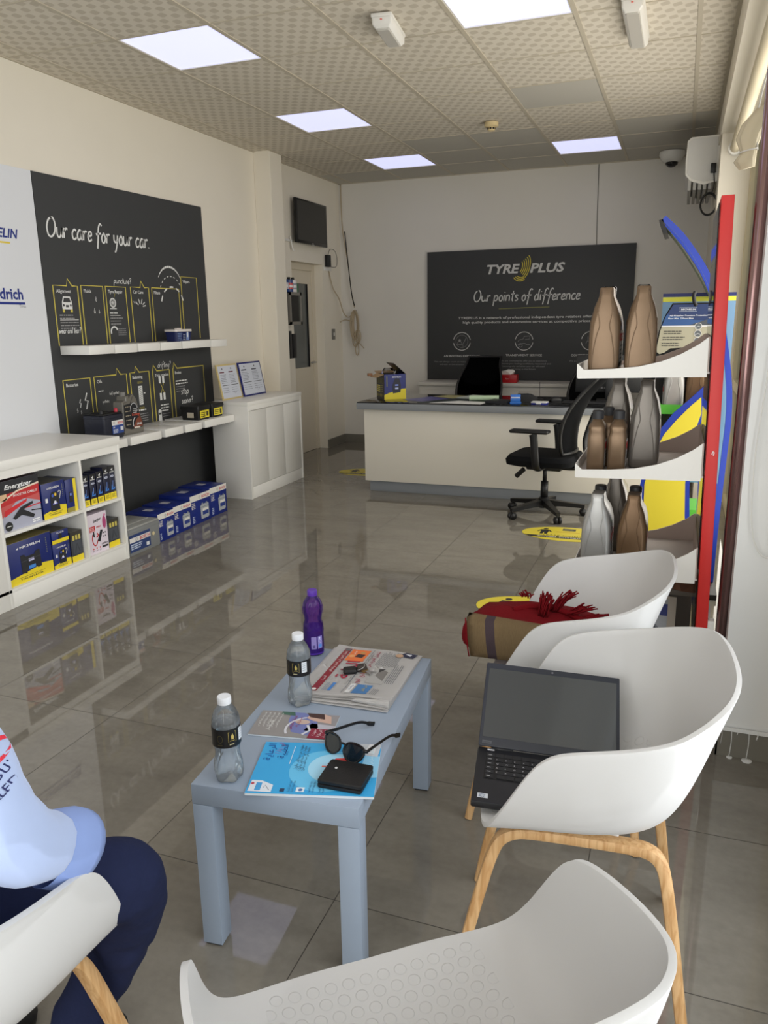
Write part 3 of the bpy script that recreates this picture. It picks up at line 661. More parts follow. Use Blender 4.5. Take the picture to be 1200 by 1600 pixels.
carton('jump_starter_box', 'pale pink jump starter carton in the lower right pigeonhole', 'box', 3.575, 3.74, .103, .245, .09, f_jump, (190, 176, 190))
slim = ['leftmost', 'second', 'third', 'fourth', 'rightmost']
for k, (y, dx, h) in enumerate(((3.565, 0, .185), (3.628, 0, .185), (3.688, .0, .19), (3.748, .0, .205), (3.803, 0, .205))):
    carton('bulb_box', 'slim black and yellow bulb carton, %s of the five standing in a row' % slim[k], 'box', y, y+.052, .403, h, .09, f_spray, (20, 24, 52), xf=X1-.03-dx, group='slim bulb cartons on the top right shelf')

# ------------------------------------------------------------------ batteries and cartons on the floor
def f_bat(p, w_, h):
    wt = (226, 222, 214)
    p.rect(0, h*.8, w_, h, wt, 1); p.text('BOSCH', w_*.95, h*.845, h*.085, (196, 40, 50), 2, bold=.03, align='r', width=w_*.38)
    p.arc(w_*.46, h*.89, h*.045, 0, 360, .003, (150, 150, 150), 2); p.line([(w_*.46, h*.86), (w_*.46, h*.92)], .002, (150, 150, 150), 2)
    p.text('S4 030', w_*.06, h*.70, h*.05, wt, 2, bold=.02); p.lines(w_*.06, h*.66, w_*.22, 3, h*.05, .005, wt, 2, seed=5)
    p.lines(w_*.08, h*.28, w_*.12, 4, h*.06, .008, (170, 180, 210), 2, seed=7)
    p.poly([(w_*.5, h*.12), (w_*.48, h*.56), (w_*.55, h*.62), (w_*.88, h*.62), (w_*.9, h*.56), (w_*.9, h*.16), (w_*.86, h*.12)], (168, 172, 176), 2)
    p.rect(w_*.55, h*.60, w_*.62, h*.66, (150, 154, 158), 2); p.rect(w_*.76, h*.60, w_*.83, h*.66, (150, 154, 158), 2); p.line([(w_*.49, h*.52), (w_*.9, h*.52)], .004, (120, 124, 128), 3)
    p.rect(w_*.58, h*.38, w_*.87, h*.46, wt, 3); p.rect(w_*.58, h*.24, w_*.87, h*.37, (40, 60, 130), 3)
BB = (20, 40, 120)
for k, (y0, y1, h, x, d, s) in enumerate(((4.238, 4.424, .196, -3.235, .26, 0), (4.436, 4.652, .20, -3.25, .26, .0), (4.672, 4.935, .222, -3.27, .27, 0), (4.955, 5.19, .226, -3.285, .28, 0))):
    t = carton('car_battery_box', 'blue and white car battery carton on the floor, %s from the grey battery' % ('first', 'second', 'third', 'fourth')[k], 'box', y0, y1, 0, h, d, f_bat, BB, xf=x, group='battery cartons below the wall shelf', skew=s)
    p = Print(lambda u, v, q, d=d, h=h: Vector((u, v, h+q)), .0006); wd = y1-y0
    p.rect(-.05, -wd*.12, .02, wd*.12, (190, 190, 200)); p.line([(-d/2+.01, 0), (d/2-.01, 0)], .003, (60, 70, 110)); p.lines(-.09, wd*.25, .12, 2, .015, .005, (120, 130, 160)); p.build('printed_top', t)
# grey battery
def battery(label, loc, wx, wy, h, body, rz=0, post=True, face=None, grp=None):
    t = thing('car_battery', label, 'battery', loc, rz, grp)
    b = bmesh.new(); loft(b, [rrect(0, 0, wx/2-.006, wy/2-.006, .012, 0), rrect(0, 0, wx/2-.002, wy/2-.002, .012, h*.06), rrect(0, 0, wx/2-.002, wy/2-.002, .012, h*.78), rrect(0, 0, wx/2, wy/2, .012, h*.79), rrect(0, 0, wx/2, wy/2, .012, h*.9)])
    finish('case', b, body[0], t, smooth=True)
    b = bmesh.new(); box(b, -wx/2+.004, wx/2-.004, -wy/2+.004, wy/2-.004, h*.88, h*.97, .008); box(b, -wx*.25, wx*.25, -wy/2+.03, wy/2-.03, h*.96, h, .004)
    finish('lid', b, body[1], t, smooth=True)
    if post:
        for q, c_ in ((-1, BLACKP), (1, mat('terminal_cap_red', (190, 40, 60), .4))):
            b = bmesh.new(); lathe(b, [(.013, h*.95), (.012, h+.012), (.008, h+.02)], 12, (wx*.28, q*wy*.36, 0)); finish('terminal_cap', b, c_, t, smooth=True)
    p = Print(lambda u, v, q: Vector((wx/2+q, u-wy/2, v)), .0012); face(p, wy, h); p.build('label', t)
    return t
def f_g1(p, w_, h):
    p.rect(w_*.02, h*.12, w_*.66, h*.72, (40, 60, 110), 1); p.rect(w_*.02, h*.46, w_*.66, h*.62, (224, 220, 216), 2); p.text('BOSCH', w_*.63, h*.49, h*.1, (196, 40, 50), 3, bold=.03, align='r', width=w_*.3)
    p.arc(w_*.22, h*.54, h*.05, 0, 360, .003, (140, 140, 150), 3); p.lines(w_*.05, h*.38, w_*.35, 3, h*.07, .008, (190, 200, 220), 2); p.rect(w_*.52, h*.18, w_*.61, h*.3, (220, 222, 226), 2)
    p.circ(w_*.76, h*.5, h*.07, (206, 190, 150), 2)
battery('grey car battery with a blue label on the floor beside the low white cabinet', (-3.34, 4.06, 0), .26, .33, .19, (mat('grey_battery_case', (128, 130, 130), .5), mat('grey_battery_lid', (150, 150, 146), .45)), post=False, face=f_g1)
def f_b1(p, w_, h):
    p.rect(w_*.38, h*.18, w_*.94, h*.50, (40, 70, 140), 1); p.rect(w_*.38, h*.50, w_*.94, h*.68, (224, 222, 218), 1); p.text('BOSCH', w_*.92, h*.54, h*.085, (196, 40, 50), 2, bold=.03, align='r', width=w_*.26); p.arc(w_*.48, h*.59, h*.035, 0, 360, .003, (140, 140, 150), 2)
    p.text('S4', w_*.42, h*.39, h*.07, (230, 230, 235), 2, bold=.02); p.lines(w_*.42, h*.33, w_*.25, 3, h*.05, .005, (200, 205, 220), 2); p.rect(w_*.78, h*.28, w_*.9, h*.42, (210, 214, 220), 2)
battery('black car battery with a red cap and blue label on the lower wall shelf', (-3.55, 4.175, .717), .17, .20, .175, (mat('navy_black_case', (24, 28, 44), .35), BLACKP), face=f_b1)
# motor oil jug on the lower shelf
t = thing('motor_oil_jug', 'dark silver motor oil jug with a black label on the lower wall shelf', 'oil jug', (-3.53, 4.40, .717), .0)
GUN = mat('gunmetal_plastic', (122, 118, 110), .35, metal=.35)
b = bmesh.new(); out = [(-.115, 0), (-.118, .03), (-.10, .07), (-.098, .20), (-.095, .225), (-.06, .235), (-.055, .262), (-.02, .262), (-.015, .235), (.0, .262), (.028, .27), (.055, .24), (.085, .14), (.115, .05), (.112, 0)]
prism(b, out, lambda u, v, d: Vector((d, u, v)), -.045, .045); bmesh.ops.bevel(b, geom=[e for e in b.edges if abs(abs((e.verts[0].co.x+e.verts[1].co.x)/2)-.045) < .001], offset=.012, segments=3, affect='EDGES')
finish('jug', b, GUN, t, smooth=True)
b = bmesh.new(); lathe(b, [(.02, .255), (.021, .27), (.021, .285), (.018, .288)], 16, (0, -.038, 0)); finish('cap', b, mat('grey_cap', (120, 118, 114), .4), t, smooth=True)
p = Print(lambda u, v, q: Vector((.0455+q, u, v)), .0006)
p.poly([(-.088, .05), (-.09, .205), (.02, .215), (.045, .2), (.098, .06), (.09, .04), (-.03, .035)], (18, 20, 26), 1)
p.poly([(-.01, .045), (.03, .10), (.07, .12), (.092, .065), (.088, .045)], (120, 60, 40), 2); p.arc(.01, .175, .035, 0, 200, .004, (210, 212, 216), 3); p.arc(.04, .07, .05, 120, 200, .006, (214, 214, 216), 3)
p.text('G-Energy', -.015, .125, .018, (206, 90, 70), 3, bold=.02, shear=.2, width=.085); p.text('5W-40', .03, .058, .016, (230, 230, 230), 4, bold=.02, width=.05); p.lines(-.08, .19, .06, 5, .03, .006, (150, 140, 120), 2, seed=4); p.lines(.0, .17, .05, 3, .012, .005, (190, 190, 190), 3, seed=6); p.rect(.0, .038, .06, .048, (220, 210, 200), 4)
p.build('label', t)
# tub on the upper shelf
t = thing('wipes_tub', 'small dark blue tub with a white lid standing on the upper wall shelf', 'tub', (-3.62, 5.19, 1.318))
b = bmesh.new(); loft(b, [rrect(0, 0, .05, .095, .02, 0), rrect(0, 0, .055, .105, .02, .075)]); finish('tub', b, mat('navy_tub', (24, 34, 84), .35), t, smooth=True)
b = bmesh.new(); loft(b, [rrect(0, 0, .058, .108, .02, .073), rrect(0, 0, .058, .108, .02, .09)]); box(b, -.012, .012, -.03, .03, .09, .1, .003); finish('lid', b, mat('tub_lid', (224, 216, 210), .4), t, smooth=True)
p = Print(lambda u, v, q: Vector((.0535+q+v*.05, u, v)), .0006); p.lines(-.09, .06, .06, 5, .012, .004, (150, 170, 210)); p.rect(.02, .01, .06, .065, (120, 140, 190)); p.rect(.03, .03, .045, .07, (225, 225, 228), 2); p.lines(-.02, .05, .035, 4, .012, .004, (200, 205, 215), 1, seed=3); p.build('label', t)
# little black boxes with yellow labels
def f_y(p, w_, h): p.rect(w_*.12, h*.15, w_*.9, h*.72, (226, 208, 50), 1); p.lines(w_*.2, h*.55, w_*.4, 3, h*.14, h*.07, (40, 38, 20), 2, seed=3); p.rect(w_*.65, h*.25, w_*.82, h*.62, (60, 56, 30), 2)
for k, (y, x) in enumerate(((5.14, -3.46), (5.335, -3.46))):
    t = thing('filter_box', 'small black box with a yellow label on the lower wall shelf, %s' % ('nearer the oil jug' if k == 0 else 'nearer the certificates'), 'box', (x-.08, y+.085, .717), 0, 'black and yellow boxes on the lower shelf')
    b = bmesh.new(); loft(b, [rrect(0, 0, .075, .075, .008, 0), rrect(0, 0, .08, .085, .008, .085)]); finish('case', b, BLACKP, t, smooth=True)
    b = bmesh.new(); loft(b, [rrect(0, 0, .085, .09, .008, .083), rrect(0, 0, .083, .088, .008, .108)]); finish('lid', b, BLACKP, t, smooth=True)
    p = Print(lambda u, v, q: Vector((.0815+q, u-.08, v)), .0006); f_y(p, .16, .1); p.build('label', t)
    p = Print(lambda u, v, q: Vector((u, -.0865-q, v)), .0006); p.rect(-.02, .02, .04, .06, (190, 180, 160)); p.build('side_label', t)

# ------------------------------------------------------------------ cabinet 2
cab2 = thing('cupboard', 'white cupboard with three doors standing against the wall column', 'cabinet', (0, 0, 0))
CX, CY0, CY1 = -3.287, 5.59, 6.575
bx('top', WHITE, cab2, XL+.17, CX+.003, CY0-.002, CY1+.002, .785, .815)
bx('side_panel', WHITE, cab2, XL+.17, CX, CY0, CY0+.02, 0, .785); bx('side_panel', WHITE, cab2, XL+.17, CX, CY1-.02, CY1, 0, .785)
bx('plinth', WHITE, cab2, CX-.03, CX-.008, CY0+.02, CY1-.02, 0, .1); bx('rail', WHITE, cab2, CX-.02, CX-.001, CY0+.02, CY1-.02, .742, .785); bx('back_panel', WHITE, cab2, XL+.17, XL+.18, CY0+.02, CY1-.02, 0, .785, 0)
for a, c_ in ((CY0+.022, 5.905), (5.909, 6.225), (6.229, CY1-.022)): bx('door', mat('cupboard_door', (222, 220, 214), .35), cab2, CX-.022, CX-.006, a, c_, .103, .738, .0015)
b = bmesh.new(); bx('wall_boxing', WALL, None, XL, XL+.168, 5.89, 6.82, 0, .80, 0); bpy.data.objects['wall_boxing'].name = 'trim_5'; struct(bpy.data.objects['trim_5'])
# framed certificates leaning on the wall
def cert(label, y0, y1, fr, z=.815, hh=.30, seed=1):
    tilt = .19; t = thing('certificate_frame', label, 'certificate', (-3.56, y0, z), 0, rot=(0, -tilt, 0))
    wd = y1-y0
    bx('frame', fr, t, -.016, -.004, 0, wd, 0, hh, .002); bx('backing', WHITEP, t, -.018, -.015, .005, wd-.005, .005, hh-.005, 0)
    p = Print(lambda u, v, q: Vector((-.004+q, u, v)), .0006); m_ = .014
    p.rect(m_, m_, wd-m_, hh-m_, (206, 210, 220), 1); rd = random.Random(seed)
    for c0 in (m_+.02, wd*.54):
        p.circ(c0+wd*.15, hh*.87, .008, (90, 90, 100), 2); p.rect(c0, hh*.76, c0+wd*.22, hh*.79, (110, 50, 60) if seed == 1 else (40, 42, 60), 2)
        p.lines(c0, hh*.70, wd*.3, 6, hh*.045, .004, (120, 124, 136), 2, seed=seed+3); p.rect(c0, hh*.40, c0+wd*.36, hh*.415, (40, 40, 50), 2)
        p.lines(c0, hh*.33, wd*.34, 3, hh*.06, .004, (130, 134, 146), 2, seed=seed+5)
    p.line([(wd*.6, hh*.17), (wd*.66, hh*.24), (wd*.64, hh*.15), (wd*.75, hh*.2)], .002, (60, 60, 80), 2)
    p.build('certificate_sheet', t)
cert('framed certificate with a thin gold frame on the white cupboard', 5.68, 6.0, mat('gold_frame', (206, 186, 130), .4), seed=1)
cert('framed certificate with a dark blue frame on the white cupboard', 6.03, 6.42, mat('navy_frame', (30, 38, 110), .4), seed=2)

# ------------------------------------------------------------------ television and wall clutter near the door
t = thing('television', 'small black flat television mounted above the door', 'television', (-3.72, 7.87, 2.45))
b = bmesh.new(); box(b, -.03, .0, -.37, .37, -.215, .215, .004); finish('frame', b, mat('tv_bezel', (12, 12, 13), .3), t, smooth=True)
bx('screen', mat('tv_screen', (30, 30, 28), .35), t, -.002, .001, -.345, .345, -.185, .195, 0)
bx('wall_bracket', BLACKP, t, -.08, -.03, -.1, .1, -.08, .08)
b = bmesh.new(); box(b, -.01, .002, -.02, .03, -.222, -.213); box(b, .0, .0015, -.015, .015, -.205, -.20); finish('badge', b, ALU, t)
tag(bx('cable_trunking', WHITEP, None, XL, XL+.015, 7.05, 7.52, 2.24, 2.265, .002), 'thin white cable trunking running to the television', 'cable trunking')
b = bmesh.new(); tube(b, cat([(XL+.02, 7.46, 2.29), (XL+.03, 7.475, 2.2), (XL+.04, 7.49, 2.15)], 5), .008, 6); tag(finish('white_cable', b, WHITEP, smooth='all'), 'short white cable under the television', 'cable')
t = thing('power_adapter', 'black power adapter plugged in below the television', 'power adapter', (XL+.03, 8.36, 2.11))
b = bmesh.new(); box(b, -.025, .02, -.04, .04, -.07, .06, .01); finish('adapter', b, BLACKP, t, smooth=True)
b = bmesh.new(); tube(b, cat([(0, 0, .06), (.01, .03, .12), (.02, .14, .11), (.02, .2, .02), (.02, .16, -.06), (0, .06, -.065)], 5), .003, 5); finish('lead', b, BLACKP, t)
tag(bx('socket_plate', WHITEP, None, XL, XL+.012, 8.29, 8.47, 2.0, 2.04, .002), 'white socket plate under the black power adapter', 'socket')
t = thing('wall_switch', 'small grey wall switch between the door and the corner', 'switch', (XL, 8.50, 1.3))
bx('plate', mat('switch_grey', (120, 118, 112), .4), t, 0, .01, -.04, .04, -.06, .06, .003); bx('rocker', WHITEP, t, .01, .014, -.012, .018, -.018, .02, .002)
# hanging cable bundle in the corner
CAB = mat('beige_cable', (176, 160, 134), .6)
t = thing('cable_bundle', 'beige coiled cable bundle hanging in the back corner', 'cable', (-3.74, 8.74, 1.5))
b = bmesh.new(); tube(b, cat([(-.03, .02, 1.46), (-.01, -.005, 1.0), (.05, -.01, .6), (.09, -.01, .25), (.12, -.01, .1)], 6), .006, 6); finish('drop_cable', b, CAB, t)
b = bmesh.new(); tube(b, cat([(.02, -.01, .95), (.055, -.02, .62), (.09, -.02, .28), (.125, -.02, .12)], 6), .006, 6); finish('black_cable', b, BLACKP, t)
b = bmesh.new(); tube(b, cat([(-.05, -.33, .50), (-.03, -.28, .32), (.0, -.18, .2), (.02, -.1, .04), (.06, -.04, -.01), (.12, -.02, .06)], 6), .006, 6); finish('side_cable', b, CAB, t)
b = bmesh.new(); rd = random.Random(5)
for k in range(5):
    w_ = .03+.008*k; tube(b, [(.13+w_*math.cos(a)*(.7+.05*k), -.02-.006*k, -.10+(.13+.01*k)*math.sin(a)) for a in [q*PI/10 for q in range(20)]], .006, 5, closed=True)
for k in range(3):
    tube(b, [(.15+.02*k-.02+.035*math.cos(a), -.03-.006*k, -.27+.02*k+.08*math.sin(a)) for a in [q*PI/10 for q in range(20)]], .006, 5, closed=True)
tube(b, cat([(.12, -.04, -.2), (.16, -.05, -.27), (.24, -.03, -.37)], 5), .005, 5); tube(b, cat([(.1, -.04, -.06), (0, -.04, -.04), (-.12, -.03, -.1), (-.14, -.03, -.09)], 5), .005, 5); tube(b, [(.15+.02*math.cos(a), -.03, -.38+.07*math.sin(a)) for a in [q*PI/8 for q in range(16)]], .006, 5, closed=True)
finish('coil', b, CAB, t)
bx('cable_tie', BLACKP, t, .115, .145, -.04, -.01, .05, .07, .002)
# glass-front wall cabinet with cans on it, beside the door
t = thing('wall_display_cabinet', 'small glass fronted metal cabinet on the wall beside the door', 'cabinet', (0, 0, 0))
ax0, ax1, ay0, ay1, az0, az1 = XL+.02, XL+.16, 7.10, 7.36, 1.42, 1.735
STEEL = mat('dull_steel', (150, 146, 138), .4, metal=.5)
b = bmesh.new()
box(b, ax0, ax1, ay0, ay0+.012, az0, az1); box(b, ax0, ax1, ay1-.012, ay1, az0, az1); box(b, ax0, ax1, ay0, ay1, az0, az0+.012); box(b, ax0, ax1, ay0, ay1, az1-.012, az1); finish('body', b, STEEL, t); bx('back_panel', WHITEP, t, ax0, ax0+.008, ay0+.012, ay1-.012, az0+.012, az1-.012, 0); bx('shelf', WHITEP, t, ax0+.01, ax1-.01, ay0+.012, ay1-.012, az0+.07, az0+.075, 0); b = bmesh.new()
for a in ((ay0, ay0+.03, az0, az1), (ay1-.03, ay1, az0, az1), (ay0, ay1, az0, az0+.03), (ay0, ay1, az1-.03, az1)): box(b, ax1, ax1+.012, *a)
d_ = finish('door', b, STEEL, t); bx('door_glass', GLASS, d_, ax1+.004, ax1+.008, ay0+.03, ay1-.03, az0+.03, az1-.03, 0)
b = bmesh.new(); tube(b, [(ax1-.05, (ay0+ay1)/2+.055*math.cos(a), 1.60+.06*math.sin(a)) for a in [q*PI/10 for q in range(20)]], .008, 6, closed=True); tag(finish('tape_roll', b, mat('red_white_tape', (190, 60, 60), .5), smooth='all'), 'red rimmed roll inside the glass fronted wall cabinet', 'tape roll')
b = bmesh.new(); lathe(b, [(.045, -.012), (.045, .012)], 20); o = finish('white_disc', b, WHITEP, smooth=True, loc=(ax1-.075, (ay0+ay1)/2+.01, 1.60), rot=(0, PI/2, 0)); tag(o, 'white plastic disc inside the glass fronted wall cabinet', 'disc')
for k, (y, c_, c2, lb) in enumerate(((7.14, (40, 70, 130), (200, 190, 200), 'dark blue'), (7.235, (60, 80, 130), (200, 90, 90), 'blue and red'), (7.32, (222, 216, 214), (150, 150, 160), 'white'))):
    t = thing('spray_can', '%s can standing on top of the glass fronted wall cabinet' % lb, 'can', (XL+.1, y, az1+.001), group='cans on the wall cabinet')
    b = bmesh.new(); lathe(b, [(.038, 0), (.04, .01), (.04, .115), (.034, .122)], 18); finish('can', b, mat('can_%d' % k, c_, .35), t, smooth=True)
    b = bmesh.new(); lathe(b, [(.016, .122), (.016, .143), (.012, .146)], 12); finish('cap', b, BLACKP, t, smooth=True)
    p = Print(lambda u, v, q: Vector(((.0405+q)*math.cos(u), (.0405+q)*math.sin(u), v)), .0005); p.rect(-1.5, .03, .9, .09, c2, 1, nu=8); p.rect(-1.0, .045, .0, .07, (225, 225, 225), 2, nu=4); p.build('label', t)
t = thing('black_key_rack', 'narrow black rack hanging under the glass fronted wall cabinet', 'rack', (XL, 7.23, 1.20)); bx('back', BLACKP, t, .0, .02, -.1, .06, -.14, .14); bx('box', mat('black_rack', (26, 26, 28), .4), t, .02, .12, -.1, -.02, -.11, .16); bx('box', mat('black_rack', (26, 26, 28), .4), t, .02, .12, -.0, .08, -.11, .13)
p = None
t = thing('green_sticker', 'round green sticker on the door glass', 'sticker', (XL-.122, 7.80, 1.80)); b = bmesh.new(); lathe(b, [(.09, 0), (.09, .002)], 24); finish('disc', b, mat('sticker_green', (40, 110, 70), .4), t, rot=(0, PI/2, 0))

# ------------------------------------------------------------------ sign on the back wall
sg = bx('sign_board', BOARD, None, -2.722, -.49, YB-.045, YB-.02, .74, 2.178, .001); tag(sg, 'charcoal sign on the back wall reading Our points of difference', 'sign')
p = Print(lambda u, v, q: Vector((u, YB-.045-q, v)), .0008); SW = (196, 196, 194); SG = (140, 140, 140)
p.text('TYRE', -2.04, 1.925, .092, SW, 2, bold=.045, shear=.22, width=.36); p.text('PLUS', -1.57, 1.925, .092, SW, 2, bold=.045, shear=.22, width=.37)
TY = (214, 196, 50)
for k in range(5):       # tyre-tread swirl: nested tilted arcs
    r = .125-.017*k; L_ = []
    for a in range(-60, 76, 9):
        a_ = math.radians(a); x, y = r*.42*math.cos(a_), r*math.sin(a_); L_.append((-1.625+.012*k*.6+x*.97+y*.22-.02*k, 1.985+y*.97-x*.2))
    p.line(L_, .008, TY, 3)
for k in range(3):
    L_ = []
    for a in range(205, 318, 9):
        a_ = math.radians(a); x, y = (.075-.014*k)*math.cos(a_), (.065-.018*k)*math.sin(a_); L_.append((-1.675+.006*k+x, 1.905+y))
    p.line(L_, .008, TY, 3)
p.hand('Our points of difference', -2.19, 1.635, .062, SW, .0125, width=1.16)
p.line([(-1.90, 1.552), (-1.6, 1.560), (-1.35, 1.562)], .005, (150, 150, 70), 2)
p.text('TYREPLUS is a network of professional independent tyre retailers offering', -2.36, 1.447, .026, SW, 2, bold=.02, width=1.52)
p.text('high quality products and automotive services at competitive prices.', -2.305, 1.40, .026, SW, 2, bold=.02, width=1.40)
for cx, hd, hw, tx in ((-2.315, 'AN INVITING EXPERIENCE', .42, ('You can always count on welcoming and relaxing staff', 'and ease on the sensation of a premium brand')),
                       (-1.612, 'TRANSPARENT SERVICE', .40, ('We are committed to offer you an experience', 'that leaves you feeling confident, reassured and', 'knowing why and when your car will need', 'servicing in the future')),
                       (-.90, 'COMPREHENSIVE OFFER', .40, ('We anticipate your needs at all times', 'and give you the best'))):
    p.arc(cx, 1.205, .098, 10, 168, .007, SW, 2); p.arc(cx, 1.205, .098, 190, 350, .007, SW, 2)
    p.text(hd, cx, 1.033 if cx < -2 else 1.043, .022, SW, 2, bold=.015, align='c', width=hw)
    for k, s_ in enumerate(tx): p.text(s_, cx, .972+.012*(cx > -2)-.030*k, .017, SG, 2, align='c', width=.0118*len(s_) if len(s_) < 45 else .0125*len(s_))
p.arc(-2.315, 1.205, .07, 0, 360, .003, SG, 2); p.line([(-2.375, 1.17), (-2.3, 1.17), (-2.3, 1.135)], .004, SG, 3); p.line([(-2.30, 1.18), (-2.26, 1.25)], .004, SG, 3); p.circ(-2.34, 1.215, .014, SG, 3); p.arc(-2.34, 1.18, .025, 0, 180, .004, SG, 3)
p.line([(-1.68, 1.20), (-1.66, 1.22), (-1.625, 1.225), (-1.61, 1.255), (-1.55, 1.26), (-1.555, 1.225), (-1.60, 1.222)], .004, SG, 3); p.line([(-1.68, 1.17), (-1.655, 1.165), (-1.63, 1.18), (-1.60, 1.18), (-1.585, 1.168), (-1.545, 1.168)], .004, SG, 3); p.arc(-1.65, 1.16, .02, 0, 360, .004, SG, 3)
p.line([(-.95, 1.17), (-.94, 1.2), (-.9, 1.2), (-.86, 1.17)], .004, SG, 3); p.line([(-.93, 1.2), (-.93, 1.25)], .004, SG, 3)
p.build('printed_lettering', sg)
b = bmesh.new(); tube(b, [(-.905, YB-.004, 2.96), (-.899, YB-.004, 2.5), (-.892, YB-.004, 2.18)], .004, 5); tag(finish('wall_wire', b, mat('grey_wire', (120, 118, 112), .6)), 'thin grey wire running down the back wall to the sign', 'cable')

# ------------------------------------------------------------------ storage unit and counter
t = thing('storage_unit', 'low white storage unit against the back wall under the charcoal sign', 'cabinet', (0, 0, 0))
BU = mat('off_white_unit', (206, 203, 196), .5)
bx('top', BU, t, -2.70, -.45, 8.28, YB-.05, .745, .778); bx('carcass', BU, t, -2.69, -.46, 8.31, YB-.06, .06, .745)
for k in range(4): bx('door', BU, t, -2.68+.555*k, -2.68+.555*k+.55, 8.292, 8.31, .07, .70)
bx('plinth', BU, t, -2.66, -.5, 8.33, YB-.06, 0, .06)
t = thing('tissue_box', 'red tissue box on the white unit under the charcoal sign', 'tissue box', (-1.715, 8.42, .779))
bx('carton', mat('tissue_red', (176, 20, 26), .4), t, -.10, .10, -.06, .06, 0, .085, .003)
b = bmesh.new(); loft(b, [[(-.06, -.02, .085), (.03, -.025, .085), (.05, .02, .085), (-.05, .02, .085)], [(-.09, -.01, .115), (-.02, -.03, .125), (.07, .01, .12), (-.03, .03, .11)], [(-.03, -.01, .13), (.0, -.01, .14), (.05, .0, .135), (.0, .01, .13)]]); finish('tissue', b, WHITEP, t)
p = Print(lambda u, v, q: Vector((u, -.0605-q, v))); p.text('fine', 0, .035, .016, (230, 200, 200), 1, align='c'); p.build('printed_front', t)

ct = thing('reception_counter', 'long white reception counter with a grey edge and dark glass top', 'counter', (0, 0, 0))
CP = mat('cream_counter_panel', (232, 226, 212), .35)
bx('front_panel', CP, ct, -2.50, -.05, 6.19, 6.215, .095, .718); bx('side_panel', CP, ct, -2.50, -2.475, 6.215, 6.90, .095, .718); bx('side_panel', CP, ct, -.075, -.05, 6.215, 6.90, .095, .718)
bx('plinth', GREYC, ct, -2.47, -.08, 6.225, 6.88, 0, .095); bx('worktop', GREYC, ct, -2.55, -.02, 6.14, 6.94, .718, .772, .002)
bx('glass_top', mat('black_glass', (14, 15, 17), .06, spec=.6), ct, -2.545, -.025, 6.143, 6.935, .772, .780, .001)
ZT = .7805
def sheet(label, pts, c, z=ZT, th=.0012, name='paper_sheet', cat_='paper', lines=None):
    b = bmesh.new(); prism(b, pts, lambda u, v, d: Vector((u, v, d)), z, z+th); o = finish(name, b, c); return tag(o, label, cat_)
PW = mat('paper_white', (226, 226, 224), .6)
sheet('white paper sheet on the counter beside the dark folders', [(-1.92, 6.21), (-1.48, 6.17), (-1.45, 6.36), (-1.84, 6.42)], PW)
sheet('purple and cream brochure lying on the counter near the open box', [(-2.22, 6.40), (-2.0, 6.28), (-1.82, 6.55), (-2.06, 6.72)], mat('brochure_purple', (92, 90, 150), .35), name='brochure', cat_='brochure')
sheet('long yellow edged sheet lying behind the purple brochure', [(-2.05, 6.74), (-1.82, 6.58), (-1.70, 6.84), (-1.95, 6.88)], mat('brochure_cream', (176, 170, 120), .4), name='brochure', cat_='brochure')
sheet('dark green folder lying on the counter', [(-2.02, 6.19), (-1.93, 6.2), (-1.62, 6.50), (-1.80, 6.56)], mat('folder_dark', (34, 44, 44), .35), th=.006, name='folder', cat_='folder')
sheet('light grey paper pile at the back edge of the counter', [(-1.80, 6.62), (-1.62, 6.56), (-1.50, 6.80), (-1.72, 6.88)], mat('paper_grey', (170, 178, 172), .6), th=.008)
b = bmesh.new(); tube(b, [(-1.64, 6.44, ZT+.022), (-1.40, 6.50, ZT+.022)], .022, 14); tag(finish('rolled_paper', b, mat('pale_green_paper', (178, 200, 168), .6), smooth=True), 'pale green rolled paper on the counter', 'rolled paper')
sheet('black document wallet on the counter beside the green roll', [(-1.47, 6.28), (-1.28, 6.24), (-1.22, 6.40), (-1.43, 6.46)], mat('wallet_black', (24, 26, 32), .4), th=.02, name='document_wallet', cat_='folder')
t = thing('card_holder', 'small bright blue card holder on the counter', 'card holder', (-1.22, 6.30, ZT), .2)
BL2 = mat('bright_blue_plastic', (40, 110, 200), .4)
bx('back', BL2, t, -.04, .04, .02, .03, 0, .07); bx('base', BL2, t, -.045, .045, -.03, .03, 0, .014); bx('front_lip', BL2, t, -.04, .04, -.03, -.02, .014, .045); bx('cards', PW, t, -.035, .035, -.018, .018, .014, .05)
t = thing('card_machine', 'black card machine on the counter behind the blue holder', 'card machine', (-1.17, 6.47, ZT), .4)
b = bmesh.new(); prism(b, [(-.09, 0), (-.09, .03), (-.05, .062), (.05, .06), (.09, .035), (.09, 0)], lambda u, v, d: Vector((u, d, v)), -.05, .05); finish('body', b, BLACKP, t); bx('screen', mat('dark_screen', (40, 46, 52), .15), t, -.04, .03, -.035, .035, .061, .064, 0)
t = thing('ink_pad', 'white and blue stamp pad on the counter edge', 'stamp pad', (-1.02, 6.27, ZT), -.1)
bx('case', mat('pad_blue', (40, 50, 150), .4), t, -.06, .06, -.035, .035, 0, .014); bx('cover', PW, t, -.062, .062, -.036, .036, .014, .024); bx('clip', PW, t, -.02, .02, -.045, -.03, .005, .016)
t = thing('computer_mouse', 'black computer mouse on the counter', 'computer mouse', (-.935, 6.55, ZT), -1.2)
b = bmesh.new(); loft(b, [rrect(0, 0, .03, .052, .028, .0, 6), rrect(0, 0, .031, .054, .028, .012, 6), rrect(0, 0, .026, .044, .024, .028, 6), rrect(0, 0, .014, .025, .013, .037, 6)]); finish('shell', b, BLACKP, t, smooth=True)
b = bmesh.new(); tube(b, [(0, .03, .030), (0, .02, .036)], .004, 6); finish('scroll_wheel', b, mat('dark_rubber', (40, 40, 42), .7), t)
